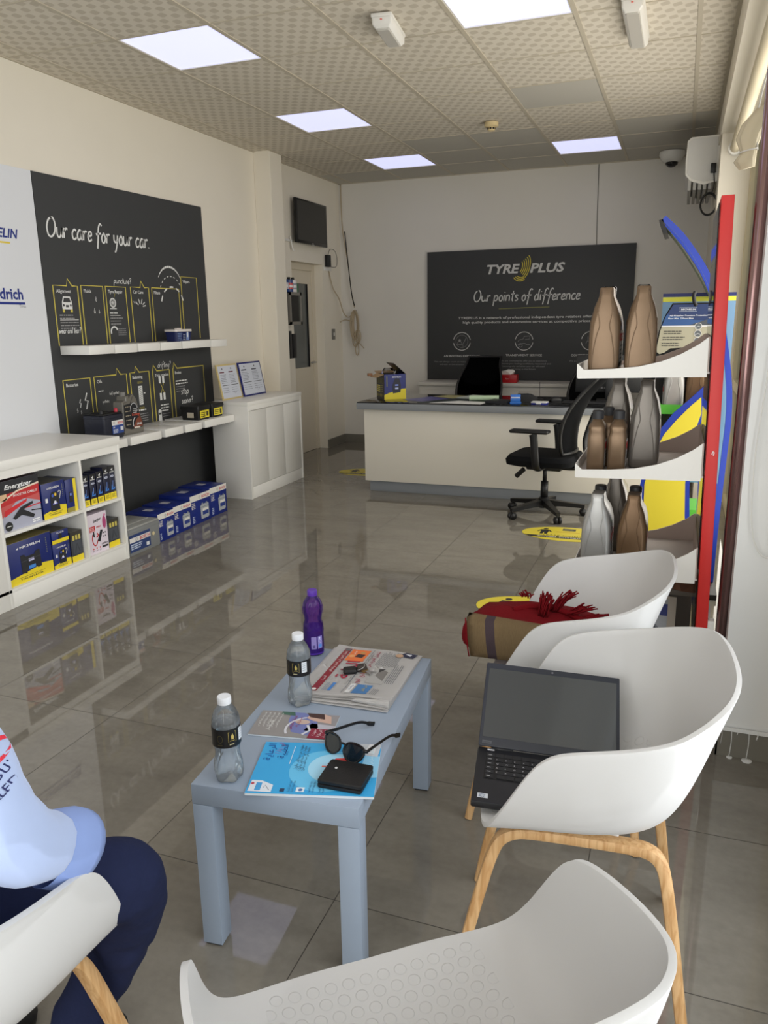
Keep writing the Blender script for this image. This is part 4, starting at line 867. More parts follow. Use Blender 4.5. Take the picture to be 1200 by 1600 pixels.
t = thing('receipt_spike', 'small black spike stand on the counter', 'spike', (-1.08, 6.62, ZT)); b = bmesh.new(); lathe(b, [(.035, 0), (.036, .008), (.02, .014), (.004, .02)], 16); finish('base', b, BLACKP, t, smooth=True)
b = bmesh.new(); tube(b, [(0, 0, .015), (0, 0, .15)], .002, 6); finish('spike', b, BLACKP, t)
t = thing('keyboard', 'black keyboard at the right end of the counter', 'keyboard', (-.66, 6.42, ZT), 0); bx('base', BLACKP, t, -.2, .2, -.06, .06, 0, .014, .003)
b = bmesh.new()
for i in range(14):
    for j in range(5): box(b, -.188+.027*i, -.188+.027*i+.022, -.052+.021*j, -.052+.021*j+.017, .014, .018)
finish('keys', b, mat('dark_keys', (30, 30, 32), .5), t)
t = thing('monitor', 'black computer monitor standing on the counter', 'monitor', (-.52, 6.66, ZT), .05)
b = bmesh.new(); box(b, -.27, .27, -.02, .02, .07, .37, .006); finish('housing', b, BLACKP, t, smooth=True); bx('screen', mat('mon_screen', (20, 21, 23), .3), t, -.255, .255, .018, .0215, .09, .355, 0)
b = bmesh.new(); box(b, -.1, .1, -.08, .08, 0, .012, .003); box(b, -.03, .03, -.045, -.015, .01, .2, .003); finish('stand', b, BLACKP, t, smooth=True)
b = bmesh.new()
for q in (-.06, -.035): box(b, q-.008, q+.008, -.024, -.019, .1, .115)
finish('port', b, mat('port_grey', (90, 90, 92), .5), t)
# open carton on the counter
t = thing('open_carton', 'open black, blue and yellow inflator carton with raised flaps on the counter', 'box', (-2.365, 6.505, ZT), math.radians(40))
CI = mat('carton_inside', (176, 146, 108), .7); CD = mat('carton_black', (22, 24, 34), .35); CB_ = mat('carton_navy', (24, 36, 110), .35)
b = bmesh.new(); s_, hb = .1, .215
box(b, -s_, s_, -s_, -s_+.003, 0, hb, mi=1); box(b, -s_, -s_+.003, -s_, s_, 0, hb, mi=0); box(b, s_-.003, s_, -s_, s_, 0, hb, mi=1); box(b, -s_, s_, s_-.003, s_, 0, hb, mi=0); box(b, -s_, s_, -s_, s_, 0, .003, mi=2)
finish('carton', b, [CD, CB_, CI], t)
p = Print(lambda u, v, q: Vector((-s_-.0006-q, s_-u, v))) ; w2 = 2*s_
for k in range(3): p.rect(.015+.062*k, .135, .065+.062*k, .18, (96, 92, 44)); p.rect(.03+.062*k, .14, .04+.062*k, .175, (30, 30, 30), 2)
for k in range(4): p.rect(.012, .062+.016*k, .1, .072+.016*k, (216, 200, 96)); p.rect(.115, .066+.016*k, .165, .073+.016*k, (140, 134, 80))
for k in range(5): p.circ(.03+.035*k, .035, .012, (140, 130, 60)); p.rect(.025+.035*k, .018, .035+.035*k, .03, (150, 140, 60), 2)
p.build('printed_side', t)
p = Print(lambda u, v, q: Vector((-s_+u, -s_-.0006-q, v)))
p.poly([(0, 0), (.2, 0), (.2, .09), (.16, .09), (.14, .06), (.1, .07), (.04, .055), (0, .04)], (214, 196, 40)); p.poly([(.08, .05), (.075, .12), (.1, .18), (.14, .18), (.155, .12), (.15, .06)], (16, 20, 44), 2); p.rect(.1, .085, .13, .1, (170, 180, 220), 3); p.rect(.1, .115, .13, .128, (120, 140, 220), 3); p.text('MICHELIN', .075, .185, .012, (220, 220, 225), 3, bold=.03, width=.08); p.rect(.02, .11, .03, .2, (110, 110, 60), 2)
p.build('printed_front', t)
b = bmesh.new(); prism(b, [(-s_, 0), (s_, 0), (s_-.02, .075), (-s_+.02, .075)], lambda u, v, d: Vector((-s_-v*.85, u, hb-v*.35+d)), 0, .002); finish('flap', b, CI, t)
b = bmesh.new(); prism(b, [(-s_, 0), (s_, 0), (s_-.02, .13), (-s_+.02, .13)], lambda u, v, d: Vector((u, s_+v*.9, hb+v*.1+d)), 0, .002); finish('flap', b, CI, t)
b = bmesh.new(); prism(b, [(-s_, 0), (s_, 0), (s_, .15), (-s_, .15)], lambda u, v, d: Vector((s_-v*.72, u, hb+v*.62+d)), 0, .002); f_ = finish('flap', b, CD, t)
p = Print(lambda u, v, q: Vector((s_-v*.72, u, hb+v*.62+q)), -.0008); p.circ(0, .08, .05, (80, 84, 36), 1, ry=.035); p.build('flap_print', f_)
b = bmesh.new(); loft(b, [rrect(0, 0, .07, .07, .02, hb-.05), rrect(-.01, .01, .06, .05, .02, hb+.02), rrect(-.02, .01, .03, .03, .01, hb+.05)]); finish('clear_bag', b, CLEARPL, t)
bx('tape_piece', mat('brown_tape', (130, 90, 60), .6), t, -.19, -.15, .06, .09, hb-.02, hb+.005)

# ------------------------------------------------------------------ office chairs
def office_chair(label, loc, rz):
    t = thing('office_chair', label, 'office chair', loc, rz, 'black office chairs')
    b = bmesh.new()
    for k in range(5):
        a = 2*PI*k/5+.02; d = Vector((math.cos(a), math.sin(a), 0)); n = Vector((-d.y, d.x, 0))
        loft(b, [[d*r+n*w_+Vector((0, 0, z1)), d*r-n*w_+Vector((0, 0, z1)), d*r-n*w_*.8+Vector((0, 0, z0)), d*r+n*w_*.8+Vector((0, 0, z0))] for r, w_, z0, z1 in ((.02, .028, .075, .125), (.15, .022, .07, .105), (.30, .016, .058, .085))])
    lathe(b, [(.04, .06), (.042, .13), (.03, .14)], 16); finish('star_base', b, BLACKP, t)
    for k in range(5):
        a = 2*PI*k/5+.02; d = Vector((math.cos(a), math.sin(a), 0)); n = Vector((-d.y, d.x, 0)); c = d*.29
        b = bmesh.new()
        for q in (-1, 1): tube(b, [c+n*q*.006+Vector((0, 0, .027)), c+n*q*.024+Vector((0, 0, .027))], .026, 14)
        tube(b, [c+Vector((0, 0, .03)), c+Vector((0, 0, .07))], .008, 8); finish('caster', b, BLACKP, t)
    b = bmesh.new(); tube(b, [(0, 0, .12), (0, 0, .26)], .028, 14); tube(b, [(0, 0, .26), (0, 0, .38)], .016, 12); finish('gas_lift', b, BLACKP, t)
    b = bmesh.new(); box(b, -.09, .09, -.14, .12, .355, .40, .01); tube(b, [(.09, .05, .37), (.23, .05, .36)], .008, 8); tube(b, [(-.1, .13, .36), (-.1, .19, .30)], .018, 8); finish('mechanism', b, BLACKP, t, smooth=True)
    b = bmesh.new(); loft(b, [rrect(0, .0, .20, .20, .08, .395, 6), rrect(0, 0, .245, .245, .09, .41, 6), rrect(0, 0, .25, .25, .09, .445, 6), rrect(0, 0, .23, .23, .09, .475, 6), rrect(0, 0, .15, .15, .08, .482, 6)]); finish('seat', b, BLACKF, t, smooth=True)
    def back(u, v):       # u -1..1, v 0..1
        hw = .19+.055*math.sin(PI*min(1, v*1.15))-.015*v; z = .50+.56*v; y = -.215-.045*math.sin(PI*v*.9)*(-1)-.13*v; y = -.22+.03*math.sin(PI*v)-.24*v*v
        return Vector((u*hw, y-.05*0+.045*u*u, z))
    b = bmesh.new(); G = [[b.verts.new(back(-1+2*i/10, j/12)) for i in range(11)] for j in range(13)]
    for j in range(12):
        for i in range(10): b.faces.new((G[j][i], G[j][i+1], G[j+1][i+1], G[j+1][i]))
    bmesh.ops.solidify(b, geom=b.faces[:], thickness=.012); finish('backrest', b, BLACKF, t, smooth='all')
    b = bmesh.new(); per = [back(-1, j/12) for j in range(13)]+[back(-1+2*i/10, 1) for i in range(1, 10)]+[back(1, 1-j/12) for j in range(13)]+[back(1-2*i/10, 0) for i in range(1, 10)]
    tube(b, per, .013, 8, closed=True); tube(b, cat([(0, -.1, .375), (0, -.24, .38), (0, -.30, .46), (0, -.29, .60), (0, -.345, .78)], 5), .022, 8, flat=(1.6, .8)); finish('back_frame', b, BLACKP, t, smooth='all')
    for q in (-1, 1):
        b = bmesh.new(); tube(b, cat([(q*.15, -.02, .39), (q*.27, -.02, .40), (q*.30, -.015, .47), (q*.30, .0, .62), (q*.30, .01, .655)], 5), .02, 10, flat=(1.5, .8))
        box(b, q*.30-.045, q*.30+.045, -.11, .17, .66, .685, .010); finish('armrest', b, BLACKP, t, smooth='all')
    return t
oc = office_chair('black office chair in front of the white counter', (-.885, 5.785, 0), math.radians(82))
copy_tree(oc, 'black office chair behind the counter, left of the red tissue box', (-1.93, 7.75, 0), math.radians(178))
copy_tree(oc, 'black office chair behind the counter at its right end, partly hidden by the monitor', (-.78, 7.45, 0), math.radians(170))

# ------------------------------------------------------------------ floor stickers
def sticker(label, loc, rz=0):
    t = thing('floor_sticker', label, 'floor sticker', loc, rz, 'social distancing floor stickers')
    b = bmesh.new(); prism(b, [(.31*math.cos(a), .18*math.sin(a)) for a in [k*PI/24 for k in range(48)]], lambda u, v, d: Vector((u, v, d)), .0004, .0012); finish('vinyl', b, mat('sticker_yellow', (226, 208, 66), .4), t)
    p = Print(lambda u, v, q: Vector((u, v, .0013+q)), .0003); K = (44, 44, 46)
    def man(x):
        p.circ(x, .105, .018, K); p.poly([(x-.03, .08), (x+.03, .08), (x+.052, .03), (x+.042, .024), (x+.027, .055), (x+.025, -.03), (x+.005, -.03), (x, .02), (x-.005, -.03), (x-.025, -.03), (x-.027, .055), (x-.042, .024), (x-.052, .03)], K)
    man(-.16); man(.16); p.line([(-.08, .045), (.08, .045)], .005, (190, 90, 50)); p.rect(-.045, .085, .045, .14, (70, 70, 66)); p.lines(-.035, .13, .07, 3, .016, .006, (150, 150, 130), 2)
    p.text('PLEASE MAINTAIN', 0, -.062, .022, (60, 56, 44), 2, align='c', sp=1.2, width=.36); p.poly([(-.285, -.072), (.285, -.072), (.235, -.118), (-.235, -.118)], K); p.text('Social Distancing', 0, -.104, .024, (232, 228, 214), 3, bold=.02, align='c', width=.38)
    p.build('printed_graphic', t); return t
st = sticker('yellow social distancing floor sticker under the office chair in front of the counter', (-.64, 5.275, 0))
copy_tree(st, 'yellow social distancing floor sticker beside the chair with the red scarf', (-.60, 3.78, 0))
copy_tree(st, 'yellow social distancing floor sticker at the left end of the counter', (-2.78, 6.99, 0), .1)

# ------------------------------------------------------------------ red rack of motor oil
rk = thing('oil_display_rack', 'red display rack with curved white shelves of motor oil', 'display rack', (.126, 2.95, 0.004), rot=(0, -.023, 0))
RW = .25
for y in (-RW, RW-.035):
    bx('upright', RED, rk, 0, .037, y, y+.035, .10, 1.80, .0015)
bx('top_rail', RED, rk, 0, .037, -RW+.035, RW-.035, 1.765, 1.80, .0015)
bx('back_panel', CLEARPL, rk, -.006, -.003, -RW, RW, .10, 1.78, 0)
for y in (-RW, RW-.03):
    lg = bx('leg', WHITEP, rk, .037, .058, y, y+.03, .018, .44, .001)
    b = bmesh.new(); lathe(b, [(.019, 0), (.02, .006), (.012, .014), (.006, .03)], 16, (.047, y+.015, -.003)); finish('foot', b, BLACKP, lg, smooth=True)
RWH = mat('white_powder_coat', (236, 233, 226), .45, noise=(60, .015, 0))
def rack_shelf(z, base=False):
    sh = bpy.data.objects.new('shelf', None); COL.objects.link(sh); sh.parent = rk; sh.empty_display_size = .05
    prof = [(-.012, -.002), (-.412, -.002), (-.412, .046), (-.392, .026), (-.30, .028), (-.22, .034), (-.15, .049), (-.09, .072), (-.04, .10), (-.012, .122)]
    for y, m1, m2 in ((-RW, RWH, TAUPE), (RW, TAUPE, RWH)):
        b = bmesh.new(); prism(b, prof, lambda u, v, d: Vector((u, y+d, z+v)), -.004, 0); prism(b, prof, lambda u, v, d: Vector((u, y+d, z+v)), .0002, .003, mi=1)
        finish('side_lip', b, [m1, m2], sh)
    bx('tray', mat('shelf_tray', (196, 188, 182), .5), sh, -.41, -.004, -RW, RW, z+.008, z+.014, 0); bx('front_lip', RWH, sh, -.415, -.411, -RW-.003, RW+.003, z, z+.045, 0)
    bx('back_lip', TAUPE, sh, -.012, -.007, -RW+.003, RW-.003, z+.014, z+.122, 0)
    return z+.014
ZS = [rack_shelf(z) for z in (1.262, .925, .572)]
bx('base_tray', TAUPE, rk, -.41, -.004, -RW, RW, .14, .16, .001)
p = Print(lambda u, v, q: Vector((u, -RW-.0002-q, v)), .0003); p.line([(.017, 1.012), (.021, 1.022), (.024, 1.018), (.022, 1.008)], .003, (232, 226, 224)); p.build('paint_scratch', rk)
# oil jugs
def jug(label, loc, body, h=.272, rz=0, capc=BLACKP, lab=True, cap_on=True, group='large motor oil jugs on the red rack'):
    t = thing('motor_oil_jug', label, 'oil jug', loc, rz, group); k = h/.272
    def ring(z, wx, y0, y1, r=.012, n=4): return rrect(0, (y0+y1)/2, wx/2, (y1-y0)/2, r, z*k, n)
    b = bmesh.new()
    loft(b, [ring(0, .086, -.088, .088), ring(.006, .096, -.094, .094), ring(.03, .098, -.096, .096), ring(.13, .098, -.096, .096, .016), ring(.16, .095, -.094, .094, .018), ring(.185, .086, -.092, .09, .02), ring(.21, .074, -.09, .07, .018), ring(.232, .056, -.087, .03, .014), ring(.245, .046, -.085, .01, .010), ring(.268, .044, -.082, -.005, .008), ring(.272, .040, -.079, -.010, .008)])
    loft(b, [ring(.19, .060, -.01, .085, .02), ring(.222, .050, .012, .078, .02), ring(.24, .040, .022, .066, .018), ring(.252, .036, .026, .062, .017)])
    finish('body', b, body, t, smooth=True)
    # moulded grip panel down the near edge, pinched in the middle
    b = bmesh.new(); o = [(.0, .036), (.06, .034), (.12, .024), (.15, .016), (.18, .020), (.20, .022), (.23, .017), (.26, .015)]
    def yf(z): return -.0975 if z < .13 else -.0975+(z-.13)*.10
    L_ = [Vector((x_, yf(z), z*k)) for z, x_ in o]; Rr = [Vector((-x_, yf(z), z*k)) for z, x_ in o]
    tube(b, cat(L_, 4), .0016, 5); tube(b, cat(Rr, 4), .0016, 5)
    for q in (-1, 1): tube(b, cat([(q*.020, yf(.2)-.0, .20*k), (q*.033, -.086, .185*k), (q*.047, -.07, .165*k), (q*.0485, -.03, .15*k)], 4), .0018, 5)
    finish('moulded_ridge', b, body, t, smooth='all')
    if cap_on:
        b = bmesh.new(); lathe(b, [(.021, .248*k), (.022, .275*k), (.019, .28*k)], 18, (0, .044, 0)); finish('cap', b, capc, t, smooth=True)
    if lab:
        for s_ in (1, -1):
            p = Print(lambda u, v, q, s_=s_: Vector((s_*(.0492+q), u*s_, v*k)), .0005); p.rect(-.06, .015, .07, .135, (210, 208, 204)); p.rect(-.06, .10, .07, .125, (196, 60, 52), 2); p.lines(-.05, .085, .10, 5, .014, .005, (90, 90, 94), 2, seed=3); p.text('ENGINE OIL', -.05, .107, .012, (240, 240, 240), 3, bold=.02, width=.1); p.rect(-.06, .015, .07, .03, (40, 40, 44), 2); p.build('label', t)
    return t
def bronze(name, rgb): return mat(name, rgb, .32, metal=.55, noise=(120, .03, 0))
BR = bronze('bronze_plastic', (122, 100, 78)); GB = bronze('grey_bronze_plastic', (116, 110, 103)); SV = bronze('silver_plastic', (170, 169, 166)); DB = bronze('brown_plastic', (108, 84, 60))
def onshelf(i, x, y, hx=0):   # rack-local to world on shelf i
    z = ZS[i]; lx = x; a = .023
    return (.126+lx*math.cos(a)-z*math.sin(a), 2.95+y, .004+z*math.cos(a)+lx*math.sin(a)+.0025)
jug('bronze oil jug at the front left of the top shelf of the red rack', onshelf(0, -.335, -.14), BR, capc=CLEARPL)
jug('bronze oil jug on the top shelf nearest the red upright', onshelf(0, -.222, -.145), BR, capc=CLEARPL, rz=.05)
jug('grey oil jug standing behind the small bottles on the middle shelf', onshelf(1, -.305, .12), GB, h=.30)
jug('grey oil jug on the middle shelf nearest the red upright', onshelf(1, -.20, -.05), GB, h=.30)
jug('silver oil jug at the left of the lowest visible rack shelf', onshelf(2, -.345, -.145), SV, rz=.0)
jug('brown oil jug on the lowest visible rack shelf beside the silver one', onshelf(2, -.225, -.145), DB)
jug('pale grey oil jug standing behind the silver one', onshelf(2, -.305, .11), GB, h=.30)
def small_bottle(label, loc, rz=0):
    t = thing('motor_oil_bottle', label, 'oil bottle', loc, rz, 'small bronze oil bottles on the rack')
    b = bmesh.new(); R4 = lambda z, a, c_, r: rrect(0, 0, a, c_, r, z, 4)
    loft(b, [R4(0, .026, .036, .01), R4(.005, .029, .040, .012), R4(.118, .029, .040, .012), R4(.135, .026, .037, .012), R4(.15, .028, .040, .012), R4(.158, .026, .036, .014), R4(.172, .017, .02, .015), R4(.178, .016, .016, .0155)]); finish('body', b, BR, t, smooth=True)
    b = bmesh.new(); lathe(b, [(.019, .177), (.0195, .203), (.017, .206)], 22); finish('cap', b, mat('charcoal_cap', (46, 46, 48), .5), t, smooth=True)
    p = Print(lambda u, v, q: Vector((.0297+q, u, v)), .0005); p.rect(-.03, .02, .03, .11, (210, 208, 204)); p.rect(-.03, .075, .03, .10, (196, 60, 52), 2); p.lines(-.025, .065, .05, 4, .011, .004, (90, 90, 94), 2); p.build('label', t); return t
sb = small_bottle('small bronze oil bottle at the left front of the middle shelf', onshelf(1, -.352, -.19))
copy_tree(sb, 'small bronze oil bottle on the middle shelf, right of the two in front', onshelf(1, -.283, -.19))
copy_tree(sb, 'small bronze oil bottle behind the two front ones on the middle shelf', onshelf(1, -.325, -.085))
# price strip / things on the base tray of the rack
t = thing('car_magazine', 'car magazine with a silver car and blue header at the foot of the red rack', 'magazine', (-.02, 2.93, .166), 0)
b = bmesh.new(); prism(b, [(-.12, 0), (.075, 0), (.075, .26), (-.12, .26)], lambda u, v, d: Vector((u, v*.42+d, v*.9)), 0, .006); finish('pages', b, mat('newsprint_tan', (196, 186, 174), .6), t)
p = Print(lambda u, v, q: Vector((u, v*.42-q, v*.9)), .0006)
p.rect(-.115, .02, .045, .25, (176, 180, 188)); p.rect(-.115, .185, .045, .23, (36, 50, 130), 2); p.lines(-.11, .215, .03, 2, .02, .008, (220, 222, 230), 3)
p.poly([(-.10, .08), (-.09, .12), (-.06, .135), (-.02, .155), (.005, .15), (.03, .12), (.035, .09), (.02, .075), (-.09, .06)], (120, 124, 134), 3); p.poly([(-.055, .13), (-.02, .148), (.0, .145), (.015, .125)], (60, 64, 74), 4); p.circ(-.01, .08, .013, (40, 42, 48), 4); p.circ(-.085, .075, .011, (40, 42, 48), 4); p.rect(-.115, .02, .045, .05, (90, 100, 130), 3)
p.build('cover_print', t)
t = thing('grey_carton', 'grey carton behind the car magazine at the foot of the red rack', 'box', (-.06, 3.115, .162), 0); bx('carton', mat('grey_card', (108, 100, 94), .7), t, -.2, .17, -.055, .07, 0, .24, .003); bx('lid', mat('grey_card2', (138, 130, 122), .7), t, -.205, .175, -.06, .075, .24, .262, .003)
t = thing('wiper_pack', 'white wiper blade packs lying on the grey carton', 'wiper pack', (-.06, 3.12, .426), .1)
b = bmesh.new(); box(b, -.17, .06, -.05, -.01, 0, .035, .003); finish('pack', b, PW, t, smooth=True); bx('pack', mat('pack_grey', (176, 172, 166), .5), t, -.16, .06, 0, .05, 0, .05)
b = bmesh.new(); tube(b, [(-.16, -.075, .0), (.06, -.06, -.02)], .006, 6); tube(b, [(.065, -.07, -.02), (.065, -.05, -.02)], .017, 14); finish('wiper_arm', b, BLACKP, t)
t = thing('brown_paper_parcel', 'crumpled brown paper parcel on the grey carton beside the red upright', 'parcel', (.085, 3.09, .426)); b = bmesh.new(); rd = random.Random(2)
loft(b, [[(x+rd.uniform(-.01, .01), y+rd.uniform(-.01, .01), z) for x, y, z in rrect(0, 0, a, .05, .02, zz, 2)] for a, zz in ((.045, 0), (.05, .03), (.04, .07), (.02, .10))]); finish('paper', b, mat('brown_paper', (120, 80, 60), .7), t)

# ------------------------------------------------------------------ floor-mat stand behind the red rack
ms = thing('floor_mat_stand', 'tall blue and yellow display stand with green shelves behind the red rack', 'display stand', (0, 0, 0))
def side_fin(y):
    out = [(-.147, .598), (-.111, .786), (-.066, .893), (-.01, .976), (.06, 1.045), (.125, 1.115), (.15, 1.10), (.145, 1.02), (.13, .96), (.112, .88), (.094, .75), (.094, .6), (.106, .437), (.13, .25), (.17, .10), (.20, 0), (.0, 0), (-.06, .12), (-.115, .33), (-.145, .48)]
    inn = [(-.125, .606), (-.09, .77), (-.045, .87), (.01, .945), (.07, 1.015), (.115, 1.06), (.122, .98), (.10, .896), (.078, .76), (.072, .617), (.082, .45), (.105, .27), (.14, .12), (.16, .03), (.02, .03), (-.04, .13), (-.092, .33), (-.122, .48)]
    b = bmesh.new(); prism(b, out, lambda u, v, d: Vector((u, y+d, v)), 0, .022); f = finish('side_fin', b, BLUE, ms)
    b = bmesh.new(); prism(b, inn, lambda u, v, d: Vector((u, y+d, v)), -.002, .024); finish('yellow_infill', b, YEL, f)
side_fin(4.18); side_fin(4.75)
for z in (.965, .42):
    g = bx('green_shelf', GREEN, ms, -.075, .215, 4.26, 4.72, z, z+.008, 0); bx('shelf_edge', GREEN, g, -.078, -.074, 4.26, 4.72, z-.002, z+.046, 0); bx('shelf_edge', GREEN, g, -.078, .215, 4.256, 4.26, z-.002, z+.046, 0)
def bow(y):
    pts = cat([(-.125, 0, 1.935), (-.045, 0, 1.86), (.03, 0, 1.765), (.10, 0, 1.655), (.165, 0, 1.50), (.215, 0, 1.30), (.25, 0, 1.10), (.262, 0, .93), (.258, 0, .76), (.248, 0, .40), (.245, 0, .02)], 6)
    b = bmesh.new(); rings = []
    for i, q in enumerate(pts):
        t_ = (pts[min(i+1, len(pts)-1)]-pts[max(i-1, 0)]).normalized(); n = Vector((-t_.z, 0, t_.x))*.014
        rings.append([(q.x+n.x, y, q.z+n.z), (q.x+n.x, y+.03, q.z+n.z), (q.x-n.x, y+.03, q.z-n.z), (q.x-n.x, y, q.z-n.z)])
    loft(b, rings); return finish('bow_upright', b, BLUE, ms)
bow(4.42); bow(4.72)
b = bmesh.new(); pts = cat([(-.12, 0, 1.925), (-.05, 0, 1.845), (.02, 0, 1.75), (.09, 0, 1.64), (.14, 0, 1.545)], 6)
R_ = []
for q in pts: R_.append([(q.x-.012, 4.45, q.z-.01), (q.x-.012, 4.72, q.z-.01), (q.x-.008, 4.72, q.z-.012), (q.x-.008, 4.45, q.z-.012)])
loft(b, R_); finish('header_panel', b, mat('header_green_grey', (140, 150, 128), .5), ms); b = bmesh.new(); prism(b, [(-.147, 1.926), (-.128, 1.93), (-.10, 1.862), (-.12, 1.858)], lambda u, v, d: Vector((u, 4.42+d, v)), 0, .33); finish('header_end', b, BLACKP, ms)
b = bmesh.new(); box(b, -.105, .255, 4.575, 4.585, .55, 1.568); finish('backboard', b, mat('backboard_blue', (110, 146, 178), .5), ms)
p = Print(lambda u, v, q: Vector((u, 4.575-q, v)), .0008); p.rect(-.105, 1.55, .255, 1.568, (22, 30, 96)); p.rect(-.105, 1.525, .255, 1.549, (206, 206, 60)); p.build('header_stripe', ms)
bx('base', BLACKP, ms, .0, .27, 4.2, 4.76, 0, .03, .002)
b = bmesh.new(); tube(b, [(.05, 4.57, 1.56), (.05, 4.30, 1.56)], .005, 6); tube(b, cat([(.05, 4.31, 1.565), (.045, 4.30, 1.55), (.05, 4.295, 1.52), (.06, 4.30, 1.50)], 4), .010, 6); finish('hook', b, BLACKP, ms)
t = thing('car_floor_mats', 'hanging pack of black car floor mats with a blue and grey card', 'car mats', (0, 0, 0))
matp = [(-.052, 1.515), (-.086, 1.45), (-.108, 1.38), (-.122, 1.29), (-.13, 1.2), (-.128, .95), (-.12, .72), (.18, .72), (.20, 1.0), (.20, 1.40), (.14, 1.515)]
for k in range(2):
    b = bmesh.new(); prism(b, matp, lambda u, v, d: Vector((u+.01*k, 4.335+.02*k+d, v-.01*k)), 0, .012); finish('mat', b, mat('black_rubber_mat', (14, 14, 15), .7, noise=(80, .2, .4)), t)
b = bmesh.new()
for k in range(14): box(b, -.1+.02*k, -.094+.02*k, 4.331, 4.335, .74, 1.28)
finish('mat_ribs', b, mat('black_rubber_mat', (14, 14, 15), .7), t)
cardp = [(-.047, 1.508), (-.08, 1.45), (-.102, 1.38), (-.113, 1.30), (-.112, 1.272), (-.099, 1.262), (-.075, 1.27), (-.048, 1.291), (.0, 1.294), (.17, 1.294), (.17, 1.508)]
b = bmesh.new(); prism(b, cardp, lambda u, v, d: Vector((u, 4.325+d, v)), 0, .003); card = finish('header_card', b, mat('card_beige', (172, 168, 146), .45), t)
p = Print(lambda u, v, q: Vector((u, 4.3246-q, v)), .0006)
p.poly([(-.047, 1.508), (-.08, 1.45), (-.0955, 1.404), (.17, 1.404), (.17, 1.508)], (30, 52, 100)); p.poly([(-.073, 1.46), (-.08, 1.45), (-.0955, 1.404), (.17, 1.404), (.17, 1.425), (.06, 1.43)], (46, 84, 140), 2); p.poly([(.03, 1.404), (.17, 1.404), (.17, 1.45)], (70, 76, 84), 3)
p.rect(-.097, 1.398, .17, 1.404, (220, 222, 224), 3); p.text('MICHELIN', -.01, 1.478, .009, (222, 226, 232), 4, bold=.03, shear=.15, width=.07); p.line([(-.018, 1.473), (.065, 1.473), (.065, 1.492), (-.018, 1.492)], .0012, (200, 206, 214), 4, closed=True)
p.text('All-Weather Premium Protection', -.062, 1.45, .0075, (222, 226, 232), 4, bold=.02, shear=.15, width=.18); p.text('Floor Mats  2 Front Mats', -.068, 1.436, .0075, (222, 226, 232), 4, bold=.02, shear=.15, width=.12)
for k in range(3): p.arc(.078, 1.40-.036*k, .0165, 0, 360, .002, (226, 226, 226), 6); p.circ(.078, 1.40-.036*k, .015, (90, 96, 100), 5); p.line([(.066, 1.395-.036*k), (.078, 1.40-.036*k), (.09, 1.396-.036*k)], .003, (200, 204, 206), 6); p.lines(-.085-.003*k, 1.376-.03*k, .11, 2, .011, .004, (60, 60, 58), 3, seed=20+k)
p.build('card_print', card)
jug('silver oil jug on the green shelf of the blue stand', (-.022, 4.36, .974), SV, h=.27, rz=.1, group='oil jugs on the green shelf')
jug('brown oil jug on the green shelf of the blue stand', (.09, 4.37, .974), DB, h=.27, group='oil jugs on the green shelf')
# blind, its cords and the tied-up end of fabric by the window
t = thing('roller_blind', 'rolled cream blind high in the side window bay', 'blind', (0, 0, 0)); BC = mat('blind_cream', (216, 204, 176), .7)
b = bmesh.new(); tube(b, [(.27, 3.16, 2.62), (.27, 6.6, 2.62)], .035, 16); finish('roll', b, BC, t, smooth=True)
b = bmesh.new(); tube(b, [(.27, 6.56, 2.62), (.27, 6.62, 2.62)], .048, 16); finish('bracket', b, WHITEP, t, smooth=True)
b = bmesh.new(); tube(b, cat([(.285, 3.22, 2.57), (.283, 3.22, 2.2), (.289, 3.23, 1.8), (.285, 3.24, 1.3)], 5), .0025, 5); tag(finish('pull_cord', b, BC), 'thin cream pull cord hanging from the rolled blind', 'cord')
t = thing('bundled_curtain', 'bunched cream cloth tied with a cord near the window', 'cloth', (.185, 3.38, 2.02)); b = bmesh.new(); rd = random.Random(9)
loft(b, [[(cx+a*(1+.18*math.sin(5*q))*math.cos(q), .5*a*(1+.15*math.cos(4*q))*math.sin(q), z+.2*a*math.cos(q)) for q in [k*PI/10 for k in range(20)]] for cx, a, z in ((.05, .03, .17), (.02, .045, .12), (-.002, .04, .07), (.0, .026, .025), (.0, .026, .015), (-.01, .034, -.01), (.0, .024, -.04))])
finish('cloth', b, BC, t, smooth='all'); b = bmesh.new(); tube(b, [(.03*math.cos(a), .018*math.sin(a), .02+.006*math.cos(a)) for a in [k*PI/8 for k in range(16)]], .003, 6, closed=True); tube(b, cat([(.03, 0, .02), (.02, 0, .15), (.05, 0, .35), (.07, 0, .54)], 4), .003, 5); finish('tie_cord', b, WHITEP, t)
t = thing('blind_chain', 'white beaded blind chain hanging in a loop in front of the white pillar', 'chain', (0, 0, 0)); b = bmesh.new()
tube(b, cat([(.325, 2.59, 2.73), (.275, 2.59, 1.9), (.25, 2.59, 1.3), (.238, 2.59, 1.05), (.243, 2.59, .86), (.262, 2.59, .755), (.30, 2.59, .715), (.35, 2.59, .75), (.365, 2.59, .9), (.36, 2.59, 1.4), (.35, 2.59, 2.73)], 8), .0022, 6); finish('chain', b, WHITEP, t)

